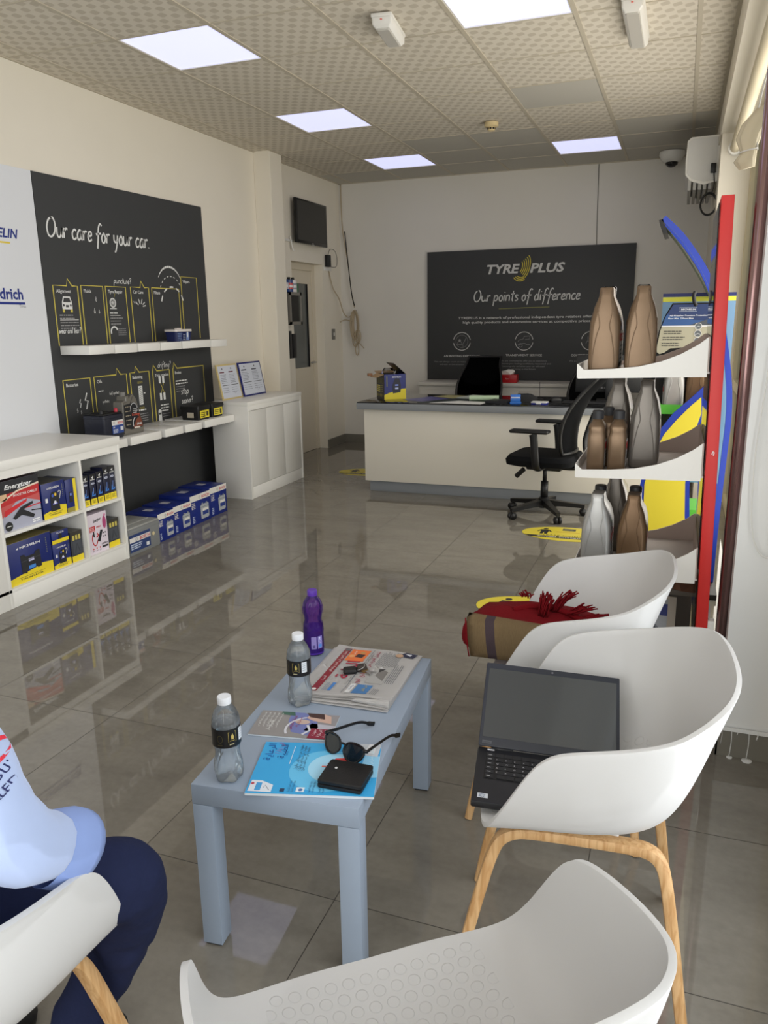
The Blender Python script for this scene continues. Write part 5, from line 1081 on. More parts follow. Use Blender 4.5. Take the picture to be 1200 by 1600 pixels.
# ------------------------------------------------------------------ coffee table
TZ = .435
tb = thing('coffee_table', 'grey blue rectangular coffee table with magazines and water bottles on it', 'table', (-.815, 1.723, 0), math.radians(5.6))
bx('tabletop', TBLUE, tb, -.20, .20, -.392, .392, TZ-.05, TZ, .0015)
for x in (-1, 1):
    for y in (-1, 1):
        lg = bx('leg', TBLUE, tb, x*.175-.0245, x*.175+.0245, y*.367-.0245, y*.367+.0245, .006, TZ-.051, .001)
        bx('foot_pad', BLACKP, lg, x*.175-.02, x*.175+.02, y*.367-.02, y*.367+.02, 0, .006, 0)
Z0 = TZ+.0008
CAPW = mat('white_cap', (232, 234, 238), .4)
def water_bottle(label, loc, rz, fill, sticker):
    t = thing('water_bottle', label, 'water bottle', loc, rz, 'small water bottles with black labels')
    def lob(r, z, amp, n=5, seg=40): return [((r+amp*math.cos(n*2*PI*k/seg))*math.cos(2*PI*k/seg), (r+amp*math.cos(n*2*PI*k/seg))*math.sin(2*PI*k/seg), z) for k in range(seg)]
    prof = [(.024, .0005, .003), (.029, .006, .003), (.0325, .018, .0018), (.0335, .03, 0), (.0325, .045, 0), (.029, .06, 0), (.0278, .07, 0), (.0285, .076, 0), (.0278, .079, 0), (.0295, .083, 0), (.0290, .086, 0), (.0312, .091, 0), (.032, .10, 0), (.032, .137, 0), (.0325, .141, 0), (.0315, .144, 0), (.032, .148, 0), (.030, .158, 0), (.024, .172, 0), (.016, .184, 0), (.0135, .187, 0), (.0135, .192, 0)]
    b = bmesh.new(); loft(b, [lob(r, z, a) for r, z, a in prof], capb=False); finish('bottle', b, PET, t, smooth='all')
    wp = [(r-.0009, max(z, .0015), a) for r, z, a in prof if z < fill]+[(.030 if fill < .16 else .021, fill, 0)]
    b = bmesh.new(); loft(b, [lob(r, z, a) for r, z, a in wp]); finish('water', b, WATER, t, smooth=True)
    b = bmesh.new(); lathe(b, [(.0152, .188), (.0158, .190), (.0158, .203), (.0145, .2055)], 40); 
    finish('cap', b, CAPW, t, smooth=True)
    b = bmesh.new(); loft(b, [lob(.0327, .0925, 0), lob(.0328, .137, 0)], False, False); lb = finish('label', b, mat('label_black', (16, 16, 18), .4), t, smooth='all')
    p = Print(lambda u, v, q: Vector(((.0331+q)*math.cos(u/.033), (.0331+q)*math.sin(u/.033), v)), .0003); GO = (196, 176, 96)
    for c0 in (0, .075):
        p.line([(c0-.009, .106), (c0+.009, .106), (c0+.009, .131), (c0-.009, .131)], .0008, GO, closed=True)
        p.poly([(c0-.002, .113), (c0+.003, .113), (c0+.0045, .118), (c0+.001, .127), (c0-.003, .121)], GO); p.lines(c0-.006, .110, .012, 1, .003, .0012, GO); p.lines(c0-.007, .101, .014, 1, .003, .0022, (190, 180, 140), seed=2)
    p.arc(-.028, .115, .006, 0, 360, .0006, (110, 100, 60), ry=.009); p.lines(-.034, .100, .012, 1, .003, .0012, (110, 100, 60))
    if sticker is not None:
        p.rect(sticker, .104, sticker+.015, .134, (226, 230, 234), 2, nu=3); p.lines(sticker+.002, .129, .010, 4, .006, .0012, (150, 160, 170), 3)
    p.build('label_print', t)
    return t
water_bottle('half full small water bottle with a black label at the near left table corner', (-.905, 1.365, Z0), math.radians(-35), .146, .017)
water_bottle('small water bottle with a black label and a white sticker, nearest the newspaper', (-.910, 1.742, Z0), math.radians(-78), .165, .016)
t = thing('water_bottle', 'translucent purple water bottle at the far left corner of the table', 'water bottle', (-1.018, 2.058, Z0), .2)
pp = [(.027, .0005), (.031, .004), (.032, .012), (.032, .05), (.0315, .072), (.033, .078), (.032, .088), (.0315, .10), (.0265, .112), (.0275, .122), (.030, .14), (.0315, .155), (.029, .17), (.022, .182), (.0135, .192), (.013, .196)]
b = bmesh.new(); lathe(b, pp, 36, capb=False)
finish('bottle', b, PURPLE, t, smooth='all')
b = bmesh.new(); lathe(b, [(r-.001, max(z, .0015)) for r, z in pp if z < .085]+[(.0305, .09)], 36); finish('water', b, cloudy('purple_water', (170, 120, 225), (110, 60, 200), .2), t, smooth=True)
b = bmesh.new(); lathe(b, [(.0265, .001), (.0315, .005), (.0318, .012)], 36); finish('base', b, mat('purple_base', (80, 40, 160), .25), t, smooth=True)
b = bmesh.new(); lathe(b, [(.015, .192), (.0155, .194), (.0155, .208), (.014, .210)], 24); finish('cap', b, mat('purple_cap', (92, 52, 168), .4), t, smooth=True)
b = bmesh.new()
for k in range(5):
    a0 = k*2*PI/5
    tube(b, [((.0320)*math.cos(a0+s/12), (.0320)*math.sin(a0+s/12), .135+.022*math.sin(PI*s/12)) for s in range(13)], .0009, 5)
finish('moulded_arch', b, PURPLE, t, smooth='all')
p = Print(lambda u, v, q: Vector(((.0325+q)*math.cos(u/.032), (.0325+q)*math.sin(u/.032), v)), .0003); a_ = -.05
p.rect(a_, .025, a_+.016, .065, (150, 136, 200), 1, nu=3); p.rect(a_+.004, .028, a_+.012, .038, (90, 80, 140), 2); p.rect(a_+.020, .025, a_+.036, .066, (150, 140, 214), 1, nu=3); p.circ(a_+.028, .034, .006, (90, 150, 230), 2); p.circ(a_+.026, .060, .003, (220, 220, 250), 2); p.lines(a_+.022, .054, .012, 3, .005, .0012, (220, 220, 250), 2)
p.build('label', t)

# ------------------------------------------------------------------ paper things on the table
def quad_sheet(name, label, catg, origin, ang, wd, ht, th, material, draw, z=Z0, group=None):
    """sheet whose upward reading direction points along ang; u runs to its right, v up the page"""
    t = thing(name, label, catg, (origin[0], origin[1], z), ang-PI/2, group)
    bx('pages', material, t, 0, wd, 0, ht, 0, th, 0)
    p = Print(lambda u, v, q: Vector((u, v, th+.0002+q)), .0002); draw(p, wd, ht); p.build('cover_print', t); return t
PGW = mat('magazine_pages', (214, 222, 228), .5)
def d_mag(p, w_, h):
    C1, C2, C3 = (58, 168, 226), (104, 196, 240), (168, 222, 248)
    p.rect(0, 0, w_, h, C1); 
    p.circ(w_*.45, h*.42, .085, C2, 2, n=36); p.circ(w_*.5, h*.36, .06, C3, 3, n=36); p.poly([(w_*.35, 0), (w_*.75, 0), (w_*.8, h*.12), (w_*.3, h*.16)], (148, 208, 240), 2)
    p.poly([(w_*.74, h*.02), (w_, h*.0), (w_, h*.2), (w_*.8, h*.24)], (196, 200, 206), 4); p.poly([(w_*.8, h*.05), (w_, h*.04), (w_, h*.1), (w_*.82, h*.14)], (226, 228, 230), 5)
    for q in (-1, 1): p.poly([(w_*.52+q*.004, h*.40), (w_*.52+q*.012, h*.42), (w_*.52+q*.035, h*.36), (w_*.52+q*.038, h*.28), (w_*.52+q*.02, h*.26), (w_*.52+q*.006, h*.31)], (206, 60, 56), 6)
    p.line([(w_*.52, h*.34), (w_*.52, h*.46)], .005, (226, 120, 110), 7); p.line([(w_*.52, h*.36), (w_*.49, h*.33)], .003, (226, 120, 110), 7); p.line([(w_*.52, h*.36), (w_*.55, h*.33)], .003, (226, 120, 110), 7)
    p.text(arabic('الرعاية'), w_*.96, h*.90, .017, (30, 96, 170), 6, align='r', bold=.01, width=.075); p.text(arabic('في زيارة'), w_*.98, h*.84, .013, (160, 120, 180), 6, align='r', width=.05); p.text(arabic('الطبية'), w_*.96, h*.79, .017, (30, 80, 150), 6, align='r', bold=.01, width=.065)
    p.lines(w_*.55, h*.73, .08, 1, .01, .0016, (230, 244, 250), 6)
    for k in range(3): p.text(arabic('معلومات عن صحة القلب والرئة'), w_*.94-.004*k, h*(.66-.03*k), .0075, (60, 90, 120), 6, align='r', width=.105)
    p.text(arabic('مجلة القلب تصدر عن مؤسسة حمد الطبية'), w_*.95, h*.055, .010, (214, 240, 250), 8, align='r', width=.15)
    p.poly([(.004, h*.80), (.006, h*.985), (.048, h*.98), (.048, h*.90), (.032, h*.80)], (226, 232, 240), 6); p.rect(.010, h*.89, .04, h*.935, (70, 160, 220), 7); p.line([(.012, h*.82), (.03, h*.86), (.02, h*.87)], .0012, (70, 70, 100), 7); p.circ(.036, h*.965, .004, (190, 60, 80), 7)
    p.rect(.008, h*.70, .02, h*.735, (40, 60, 90), 6); p.rect(.008, h*.545, .026, h*.61, (226, 236, 244), 6); p.circ(.016, h*.575, .005, (60, 110, 170), 7)
    for x, y in ((.01, .66), (.01, .50), (.01, .42)):
        for k in range(2): p.text(arabic('خدمات العيادة الخارجية'), .05, h*y-.008*k, .0055, (50, 90, 130), 6, align='r', width=.042)
quad_sheet('magazine', 'cyan blue Arabic magazine with red lungs at the front of the table', 'magazine', (-.559, 1.394), math.radians(196), .215, .288, .006, PGW, d_mag)
def d_fly(p, w_, h):
    p.rect(0, 0, w_, h, (150, 146, 148)); p.poly([(0, h*.3), (w_, h*.45), (w_, h), (0, h)], (146, 142, 140), 2)
    p.poly([(w_*.1, h*.25), (w_*.45, h*.2), (w_*.85, h*.28), (w_, h*.45), (w_, h*.62), (w_*.6, h*.60), (w_*.2, h*.5)], (116, 124, 178), 3); p.poly([(w_*.2, 0), (w_*.55, 0), (w_*.6, h*.3), (w_*.3, h*.36)], (188, 186, 196), 3)
    p.poly([(w_*.62, h*.06), (w_*.92, h*.10), (w_, h*.2), (w_, h*.36), (w_*.8, h*.4), (w_*.7, h*.3)], (206, 172, 156), 4); p.poly([(w_*.78, h*.16), (w_, h*.20), (w_, h*.42), (w_*.84, h*.36)], (70, 48, 44), 5); p.circ(w_*.62, h*.42, .012, (200, 176, 164), 6, ry=.02)
    p.poly([(w_*.85, h*.55), (w_, h*.58), (w_, h*.74), (w_*.88, h*.74)], (70, 104, 90), 4); p.arc(w_*.35, h*.3, .06, 20, 120, .006, (214, 214, 220), 7); p.line([(w_*.12, h*.35), (w_*.3, h*.28), (w_*.5, h*.34)], .007, (216, 216, 222), 8)
    p.rect(0, h*.03, w_*.38, h*.27, (140, 36, 60), 9); p.text(arabic('جودة'), w_*.34, h*.2, .008, (232, 220, 222), 10, align='r', width=.03); p.text(arabic('الرعاية'), w_*.34, h*.13, .008, (232, 220, 222), 10, align='r', width=.034); p.text(arabic('الصحية'), w_*.34, h*.06, .008, (232, 220, 222), 10, align='r', width=.034)
    p.text(arabic('خدمات تمريض'), w_*.85, h*.52, .010, (160, 40, 80), 9, align='r', width=.07); p.text(arabic('منزلية'), w_*.8, h*.45, .008, (160, 40, 80), 9, align='r', width=.05)
    for k in range(5): p.text(arabic('نقدم رعاية متكاملة للمرضى'), w_*.92, h*(.93-.055*k), .006, (238, 238, 236), 7, align='r', width=.075)
    p.text(arabic('للاستفسار'), w_*.6, h*.78, .009, (250, 250, 248), 7, align='r', bold=.01, width=.05)
quad_sheet('flyer', 'brochure with a nurse photo and a dark red box beside the cyan magazine', 'brochure', (-.752, 1.582), math.radians(190.5), .125, .212, .0035, PGW, d_fly)
# newspaper: folded layers with a rolled fold at the near edge
t = thing('newspaper', 'folded Arabic newspaper with a dark red banner at the far end of the table', 'newspaper', (-.664, 1.785, Z0), math.radians(93))
NPW = mat('newsprint', (232, 229, 226), .7)
NW, NH = .345, .275
def ny(u, v):     # height of the top sheet
    return .0135+.010*math.exp(-(u/.05)**2)*(.35+.65*math.exp(-((v-.05)/.09)**2))-.010*min(1, max(0, (u-.25)/.1))*(1-v/NH)+.003*math.sin(v*20)
def layer(z0, u0, u1, v0, v1, amp, name, skew=0):
    b = bmesh.new(); n1, n2 = 18, 14
    G = [[b.verts.new((u0+(u1-u0)*i/n1+skew*j/n2, v0+(v1-v0)*j/n2, z0+amp*ny(u0+(u1-u0)*i/n1, v0+(v1-v0)*j/n2))) for j in range(n2+1)] for i in range(n1+1)]
    for i in range(n1):
        for j in range(n2): b.faces.new((G[i][j], G[i+1][j], G[i+1][j+1], G[i][j+1]))
    bmesh.ops.solidify(b, geom=b.faces[:], thickness=.0006); bmesh.ops.recalc_face_normals(b, faces=b.faces[:]); return finish(name, b, NPW, t, smooth=True)
for k, (u0, u1, v0, v1, amp) in enumerate(((-.024, .33, .0, NH, .12), (-.018, .335, .002, NH+.012, .35), (-.006, .338, .0, NH+.004, .62), (-.002, .342, .002, NH, .82), (0, NW, 0, NH, 1.0))):
    layer(.0012, u0, u1, v0, v1, amp, 'sheet')
b = bmesh.new()
for k in range(4):       # rolled fold lips at the near right corner
    r = .013-.0026*k; c = (.001, .012+.0035*k)
    tube(b, [(-.008+r*math.cos(a)*1.1, .03+k*.006+.02, .016+r*math.sin(a)) for a in [PI*.5+q*PI/10 for q in range(11)]], .0006, 4)
b.free()
for k in range(4):
    b = bmesh.new(); r = .0125-.0025*k; n = 12
    A = [[b.verts.new((-.002-.9*r*math.sin(PI*q/n)*(1-.35*w_)-.001*k, .0+.10*w_+.002*k, .0155+.001*w_-r*math.cos(PI*q/n)*(-1)*(1-.6*w_))) for q in range(n+1)] for w_ in (0, .25, .5, .75, 1)]
    for i in range(4):
        for q in range(n): b.faces.new((A[i][q], A[i+1][q], A[i+1][q+1], A[i][q+1]))
    bmesh.ops.solidify(b, geom=b.faces[:], thickness=.0007); finish('fold', b, NPW, t, smooth=True)
p = Print(lambda u, v, q: Vector((u, v, .0022+ny(u, v)+q)), .0003)
def nrect(x0, y0, x1, y1, c, l=1):
    n = 10
    for i in range(n): 
        a, c_ = x0+(x1-x0)*i/n, x0+(x1-x0)*(i+1)/n; p.face([(a, y0), (c_, y0), (c_, y1), (a, y1)], p.mi(c), l)
DR = (138, 40, 48)
nrect(.02, .222, .325, .243, DR); p.text(arabic('اخبار اليوم في قطر والعالم'), .30, .229, .009, (236, 226, 222), 3, align='r', width=.15); p.text(arabic('السبت'), .12, .229, .009, (236, 226, 222), 3, align='r', width=.03); p.circ(.03, .2325, .007, (240, 236, 232), 3); p.rect(.305, .224, .322, .241, (110, 110, 112), 4)
nrect(.235, .158, .322, .218, (232, 120, 60)); p.poly([(.26, .17), (.285, .165), (.29, .19), (.265, .195)], (60, 44, 44), 3); p.circ(.30, .178, .008, (200, 150, 90), 3); p.circ(.27, .205, .010, (240, 170, 110), 3); p.text(arabic('عرض'), .31, .20, .008, (250, 236, 220), 4, align='r', width=.03)
p.text(arabic('الراية'), .235, .165, .038, (168, 30, 60), 3, align='r', bold=.02, width=.12)
p.text(arabic('يومية سياسية'), .13, .155, .006, (110, 110, 112), 3, align='r', width=.05); nrect(.03, .185, .085, .195, (70, 130, 200)); p.lines(.03, .21, .055, 4, .005, .002, (150, 160, 176), 2); nrect(.09, .15, .225, .1515, (120, 124, 130), 2); nrect(.02, .148, .33, .1495, (120, 124, 130), 2)
p.text(arabic('تشغيل المزيد من المشاريع'), .32, .125, .013, (160, 30, 70), 3, align='r', bold=.01, width=.19); p.text(arabic('انطلاق مؤتمر دولي كبير'), .30, .14, .006, (70, 70, 74), 3, align='r', width=.12)
for k in range(14): p.lines(.215, .112-.0045*k, .115, 1, .005, .0015, (128, 128, 130), 2, seed=40+k)
p.poly([(.30, .018), (.338, .012), (.34, .05), (.318, .06), (.30, .045)], (36, 40, 66), 4); p.circ(.305, .062, .014, (196, 160, 130), 5, ry=.012); p.poly([(.312, .03), (.33, .028), (.328, .05)], (220, 222, 230), 5)
nrect(.10, .055, .2, .105, (170, 168, 164)); p.poly([(.12, .06), (.15, .09), (.19, .085), (.18, .06)], (120, 116, 112), 3); p.poly([(.17, .085), (.19, .09), (.195, .07)], (60, 58, 58), 4)
for k in range(5): p.lines(.11, .05-.0055*k, .14, 1, .005, .0018, (110, 110, 114), 2, seed=60+k)
nrect(.018, .075, .085, .12, (74, 126, 180)); p.text(arabic('خبر عاجل'), .08, .09, .010, (214, 190, 90), 4, align='r', width=.045); nrect(.02, .125, .085, .14, (226, 226, 226), 2); p.text(arabic('رياضة'), .075, .13, .008, (70, 90, 130), 3, align='r', width=.03); p.text(arabic('اليوم'), .12, .125, .014, (160, 30, 70), 3, align='r', bold=.01, width=.03)
for k in range(4): p.lines(.02, .066-.005*k, .05, 1, .005, .0016, (120, 120, 124), 2, seed=80+k)
p.build('newsprint_graphics', t)
# keys on the newspaper
t = thing('car_keys', 'black car key fob with keys lying on the newspaper', 'keys', (-.815, 1.945, Z0+.0172), .5)
b = bmesh.new(); loft(b, [rrect(-.03, 0, .020, .015, .008, 0), rrect(-.03, 0, .021, .016, .008, .006), rrect(-.03, 0, .018, .013, .007, .012)]); finish('fob', b, BLACKP, t, smooth=True)
b = bmesh.new(); tube(b, [(.0+.014*math.cos(a), .002+.014*math.sin(a), .012+.006*math.cos(a)) for a in [k*PI/9 for k in range(18)]], .0013, 6, closed=True); finish('key_ring', b, ALU, t, smooth='all')
b = bmesh.new(); loft(b, [rrect(.006, .004, .014, .012, .006, .001), rrect(.006, .004, .016, .013, .006, .008), rrect(.006, .004, .012, .010, .006, .018)]); finish('key_head', b, mat('key_brown', (52, 42, 36), .35), t, smooth=True)
for k, a in enumerate((-.5, -1.1)):
    kb = bx('key_blade', ALU, t, 0, .036, -.004, .004, 0, .0022, 0, loc=(.012, -.006, .002+.003*k), rot=(0, 0, a)); b = bmesh.new(); lathe(b, [(.010, 0), (.010, .0025)], 14, (0, 0, 0)); finish('key_bow', b, mat('brass', (170, 140, 90), .3, metal=.8), kb)
# wallet
t = thing('wallet', 'folded black leather wallet with a small badge on the cyan magazine', 'wallet', (-.642, 1.432, Z0+.0068), math.radians(3))
LE = mat('black_leather', (14, 14, 15), .45, noise=(200, .2, .3))
b = bmesh.new(); loft(b, [rrect(0, 0, .050, .043, .004, 0), rrect(0, 0, .052, .045, .005, .002), rrect(0, 0, .052, .045, .005, .0085), rrect(0, 0, .0505, .0435, .004, .0095)]); finish('lower_flap', b, LE, t, smooth=True)
b = bmesh.new(); loft(b, [rrect(0, .001, .0505, .0435, .004, .0105), rrect(0, .001, .052, .045, .005, .0115), rrect(0, .001, .052, .045, .005, .018), rrect(0, .001, .050, .043, .005, .020)]); finish('upper_flap', b, LE, t, smooth=True)
b = bmesh.new(); lathe(b, [(.0035, .0199), (.0033, .0206)], 12, (-.027, .012, 0)); finish('badge', b, mat('badge_silver', (226, 228, 230), .3, metal=.4), t)
# sunglasses
t = thing('sunglasses', 'black sunglasses standing open beside the wallet on the table', 'sunglasses', (-.692, 1.512, Z0+.0092), math.radians(-21))
GB2 = mat('glossy_black_frame', (12, 12, 14), .18); LN = mat('dark_lens', (20, 32, 40), .06, spec=.7)
tilt = Matrix.Rotation(math.radians(-24), 4, 'X')
def eye(q):
    o = [(.006, .018), (.012, .036), (.03, .043), (.052, .042), (.063, .034), (.061, .018), (.05, .004), (.034, -.001), (.017, .004)]
    return [tilt @ Vector((q*x, -.006*(x/.06)**2*-1, z+.001)) for x, z in [(v.x, v.y) for v in cat([(a, c_, 0) for a, c_ in o], 4, closed=True)]]
b = bmesh.new()
for q in (-1, 1): tube(b, eye(q), .0026, 6, closed=True)
tube(b, [tilt @ Vector((x, 0, z)) for x, z in ((-.010, .030), (-.004, .033), (.004, .033), (.010, .030))], .0028, 6)
for q in (-1, 1): tube(b, [tilt @ Vector((q*.060, .006, .036)), tilt @ Vector((q*.069, .008, .037))], .0042, 6)
finish('frame', b, GB2, t, smooth='all')
for q in (-1, 1):
    b = bmesh.new(); e = eye(q); vs = [b.verts.new(v) for v in e]; f = b.faces.new(vs); bmesh.ops.solidify(b, geom=[f], thickness=.001); finish('lens', b, LN, t)
    a0 = tilt @ Vector((q*.069, .008, .037))
    b = bmesh.new(); P_ = cat([a0, a0+Vector((-q*.006, .03, -.003)), a0+Vector((-q*.017, .10, -.010)), a0+Vector((-q*.024, .135, -.026)), a0+Vector((-q*.026, .148, -.031))], 5)
    tube(b, P_, [.0035-.001*min(1, i/12)+(.0016 if i > 13 else 0) for i in range(len(P_))], 8, flat=(.55, 1.5)); finish('temple', b, GB2, t, smooth='all')

# ------------------------------------------------------------------ moulded chairs with oak legs
def shell_mat():
    m = mat('white_moulded_shell', (208, 207, 205), .45); N = m.node_tree.nodes; L = m.node_tree.links; b = N['Principled BSDF']
    tc = N.new('ShaderNodeTexCoord'); sx = N.new('ShaderNodeSeparateXYZ'); L.new(tc.outputs['Object'], sx.inputs[0])
    def mth(op, a, c=None, d=None):
        n = N.new('ShaderNodeMath'); n.operation = op
        for i, v in enumerate((a, c, d)):
            if v is None: continue
            if isinstance(v, (int, float)): n.inputs[i].default_value = v
            else: L.new(v, n.inputs[i])
        return n.outputs[0]
    px, py = .0285, .0247
    ry = mth('DIVIDE', sx.outputs[1], py); row = mth('FLOOR', ry); fy = mth('SUBTRACT', mth('SUBTRACT', ry, row), .5)
    rx = mth('ADD', mth('DIVIDE', sx.outputs[0], px), mth('MULTIPLY', mth('MODULO', mth('ADD', row, 40), 2), .5)); fx = mth('SUBTRACT', mth('FRACT', mth('ADD', rx, 40)), .5)
    d = mth('SQRT', mth('ADD', mth('POWER', mth('MULTIPLY', fx, px), 2), mth('POWER', mth('MULTIPLY', fy, py), 2)))
    mr = N.new('ShaderNodeMapRange'); mr.interpolation_type = 'SMOOTHSTEP'; L.new(d, mr.inputs[0]); mr.inputs[1].default_value = .0085; mr.inputs[2].default_value = .0105; mr.inputs[3].default_value = 1; mr.inputs[4].default_value = 0
    msk = mth('MULTIPLY', mth('LESS_THAN', mth('ABSOLUTE', sx.outputs[0]), .175), mth('MULTIPLY', mth('GREATER_THAN', sx.outputs[1], -.155), mth('LESS_THAN', sx.outputs[1], .222)))
    msk = mth('MULTIPLY', msk, mth('LESS_THAN', sx.outputs[2], .49))
    bp = N.new('ShaderNodeBump'); bp.inputs['Strength'].default_value = 1; bp.inputs['Distance'].default_value = .0010
    L.new(mth('MULTIPLY', mr.outputs[0], msk), bp.inputs['Height']); L.new(bp.outputs[0], b.inputs['Normal'])
    return m
SHELL = shell_mat()
def oak():
    m = mat('oak', (206, 162, 108), .5); N = m.node_tree.nodes; L = m.node_tree.links; b = N['Principled BSDF']
    tc = N.new('ShaderNodeTexCoord'); mp = N.new('ShaderNodeMapping'); mp.inputs['Scale'].default_value = (90, 90, 5); L.new(tc.outputs['Object'], mp.inputs[0])
    n = N.new('ShaderNodeTexNoise'); n.inputs['Scale'].default_value = 1; n.inputs['Detail'].default_value = 4; n.inputs['Distortion'].default_value = .8; L.new(mp.outputs[0], n.inputs['Vector'])
    cr = N.new('ShaderNodeValToRGB'); L.new(n.outputs[0], cr.inputs[0]); e = cr.color_ramp.elements; e[0].position = .35; e[0].color = (lin(190), lin(144), lin(92), 1); e[1].position = .62; e[1].color = (lin(216), lin(176), lin(126), 1)
    L.new(cr.outputs[0], b.inputs['Base Color']); return m
OAK = oak()
def shell_mesh():
    rows = [((.245, .446), (.281, .120, .665)), ((.150, .434), (.289, .060, .686)), ((.03, .427), (.290, -.01, .699)), ((-.055, .429), (.285, -.068, .710)), ((-.115, .448), (.273, -.115, .721)), ((-.160, .52), (.256, -.146, .733)), ((-.198, .64), (.233, -.175, .746))]
    F0 = (0, .24, .47, .68, .855, .95, 1); G0 = (0, 0, .004, .02, .10, .42, 1); Y0_ = (0, -.02, 0, .07, .20, .50, 1)
    last = [(0, -.246, .780), (.052, -.245, .780), (.098, -.241, .778), (.136, -.234, .775), (.168, -.224, .770), (.193, -.210, .763), (.213, -.194, .755)]
    b = bmesh.new(); G = []
    for j in range(8):
        R_ = []
        for i in range(-6, 7):
            n = abs(i); s = 1 if i >= 0 else -1; a = n/6
            if j == 7: x, y, z = last[n]; R_.append(b.verts.new((s*x, y, z))); continue
            (sy, sz), (ex, ey, ez) = rows[j]; k = j/7
            fx = F0[n]*(1-k)+k*(1-(1-a)**1.5); gz = G0[n]*(1-k)+k*a**1.8; fy = Y0_[n]*(1-k)+k*a**2
            if 1 <= j <= 5: gz = gz*.75+.25*a**2.4
            R_.append(b.verts.new((s*ex*fx, sy+(ey-sy)*fy, sz+(ez-sz)*gz)))
        G.append(R_)
    for j in range(7):
        for i in range(12): b.faces.new((G[j][i], G[j][i+1], G[j+1][i+1], G[j+1][i]))
    return b
def make_chair(label, loc, rz):
    t = thing('shell_chair', label, 'chair', loc, rz, 'white shell chairs with oak legs')
    b = shell_mesh(); bmesh.ops.recalc_face_normals(b, faces=b.faces[:]); o = finish('seat_shell', b, SHELL, t)
    md = o.modifiers.new('s', 'SUBSURF'); md.levels = md.render_levels = 3
    md = o.modifiers.new('t', 'SOLIDIFY'); md.thickness = .010; md.offset = 0
    md = o.modifiers.new('b', 'BEVEL'); md.width = .0035; md.segments = 3; md.angle_limit = math.radians(50)
    bpy.context.view_layer.update(); me = bpy.data.meshes.new_from_object(o.evaluated_get(bpy.context.evaluated_depsgraph_get())); o.modifiers.clear(); o.data = me; me.name = 'seat_shell'; me.polygons.foreach_set('use_smooth', [True]*len(me.polygons))
    for q in (-1, 1):
        key = [(q*x, y, z) for x, y, z in ((.19, .292, 0), (.178, .268, .13), (.158, .236, .27), (.148, .216, .345), (.142, .198, .382), (.138, .170, .399), (.134, .13, .402), (.132, .03, .402), (.133, -.06, .402), (.138, -.10, .399), (.145, -.122, .382), (.155, -.134, .345), (.172, -.147, .27), (.20, -.168, .13), (.228, -.188, 0))]
        pts = cat(key, 5); b = bmesh.new(); rings = []
        for i, c in enumerate(pts):
            tt = (pts[min(i+1, len(pts)-1)]-pts[max(i-1, 0)]).normalized(); sd = Vector((q, 0, .0)); sd = (sd-tt*sd.dot(tt)).normalized(); nn = tt.cross(sd).normalized()
            e = .78 if c.z < .3 else 1
            f = min(1, abs(c.z)/.2) if c.z < .2 else 1
            hw, hh = .0165*(.85+.15*f), .0125*(.9+.1*f)
            if i in (0, len(pts)-1): tt = Vector((0, 0, 1))
            rg = []
            for k in range(16):
                a = 2*PI*k/16; cx, cy = math.cos(a), math.sin(a); r_2 = (abs(cx)**4+abs(cy)**4)**(-.25)
                rg.append(c+sd*hw*cx*r_2+nn*hh*cy*r_2)
            rings.append(rg)
        loft(b, rings); finish('leg_frame', b, OAK, t, smooth=True)
    b = bmesh.new(); box(b, -.125, .125, -.04, -.02, .400, .415, .003); box(b, -.125, .125, .07, .09, .400, .415, .003); finish('seat_bracket', b, WHITEP, t, smooth=True)
    return t
ch = make_chair('white shell chair with oak legs holding the open laptop', (-.098, 1.588, .002), math.radians(95))
copy_tree(ch, 'white shell chair with the red and tan scarf, farthest of the row', (-.215, 2.205, .002), math.radians(93))
copy_tree(ch, 'empty white shell chair at the bottom of the picture showing its dimpled seat', (-.250, .778, .002), math.radians(39))
copy_tree(ch, 'white shell chair at the bottom left corner with the person in the blue shirt', (-1.045, .655, .002), math.radians(3))

# ------------------------------------------------------------------ laptop
lt = thing('laptop', 'open black laptop resting on the seat of the white shell chair', 'laptop', (-.341, 1.384, .474), rot=(0, .06, math.radians(9.5)))
LB = mat('laptop_black', (22, 23, 27), .4)
b = bmesh.new(); box(b, 0, .318, 0, .215, 0, .016, .004); base = finish('base', b, LB, lt, smooth=True)
bx('keyboard_well', mat('key_well', (12, 12, 14), .5), base, .02, .298, .085, .19, .0158, .0165, 0)
b = bmesh.new(); KM = mat('keycaps', (26, 27, 30), .5)
for j in range(6):
    n = 14; x = .023
    for i in range(n):
        w_ = .0175 if not (j == 0 and i > 2 and i < 9) else .0175
        if x+w_ > .296: break
        box(b, x, x+w_, .0885+.0168*j, .0885+.0168*j+.0145, .0165, .0182); x += .0195 if i or j > 3 else .0255
finish('keys', b, KM, base)
p = Print(lambda u, v, q: Vector((u, v, .0183+q)), .0002)
rd = random.Random(1)
for j, row in enumerate(('', 'ZXCVB', 'ASDFG', 'QWERT', '12345', '')):
    for i, c_ in enumerate(row): p.text(c_, .045+.0195*i+.004*j*0, .0925+.0168*j, .0045, (210, 210, 214), 1)
for j in range(6): p.rect(.026, .094+.0168*j, .034, .0955+.0168*j, (200, 200, 204))
p.build('key_legends', base)
p = Print(lambda u, v, q: Vector((u, v, .0162+q)), .0002)
p.rect(.012, .014, .034, .030, (214, 218, 224)); p.lines(.015, .026, .014, 3, .004, .0018, (90, 110, 140), 2); p.rect(.022, .20, .038, .206, (200, 200, 204)); p.build('stickers', base)
bx('touchpad', mat('touchpad', (30, 31, 35), .35), base, .11, .21, .008, .075, .0159, .0164, 0)
lid = bpy.data.objects.new('lid', None); COL.objects.link(lid); lid.parent = lt; lid.location = (0, .212, .018); lid.rotation_euler = (math.radians(39), 0, 0); lid.empty_display_size = .05
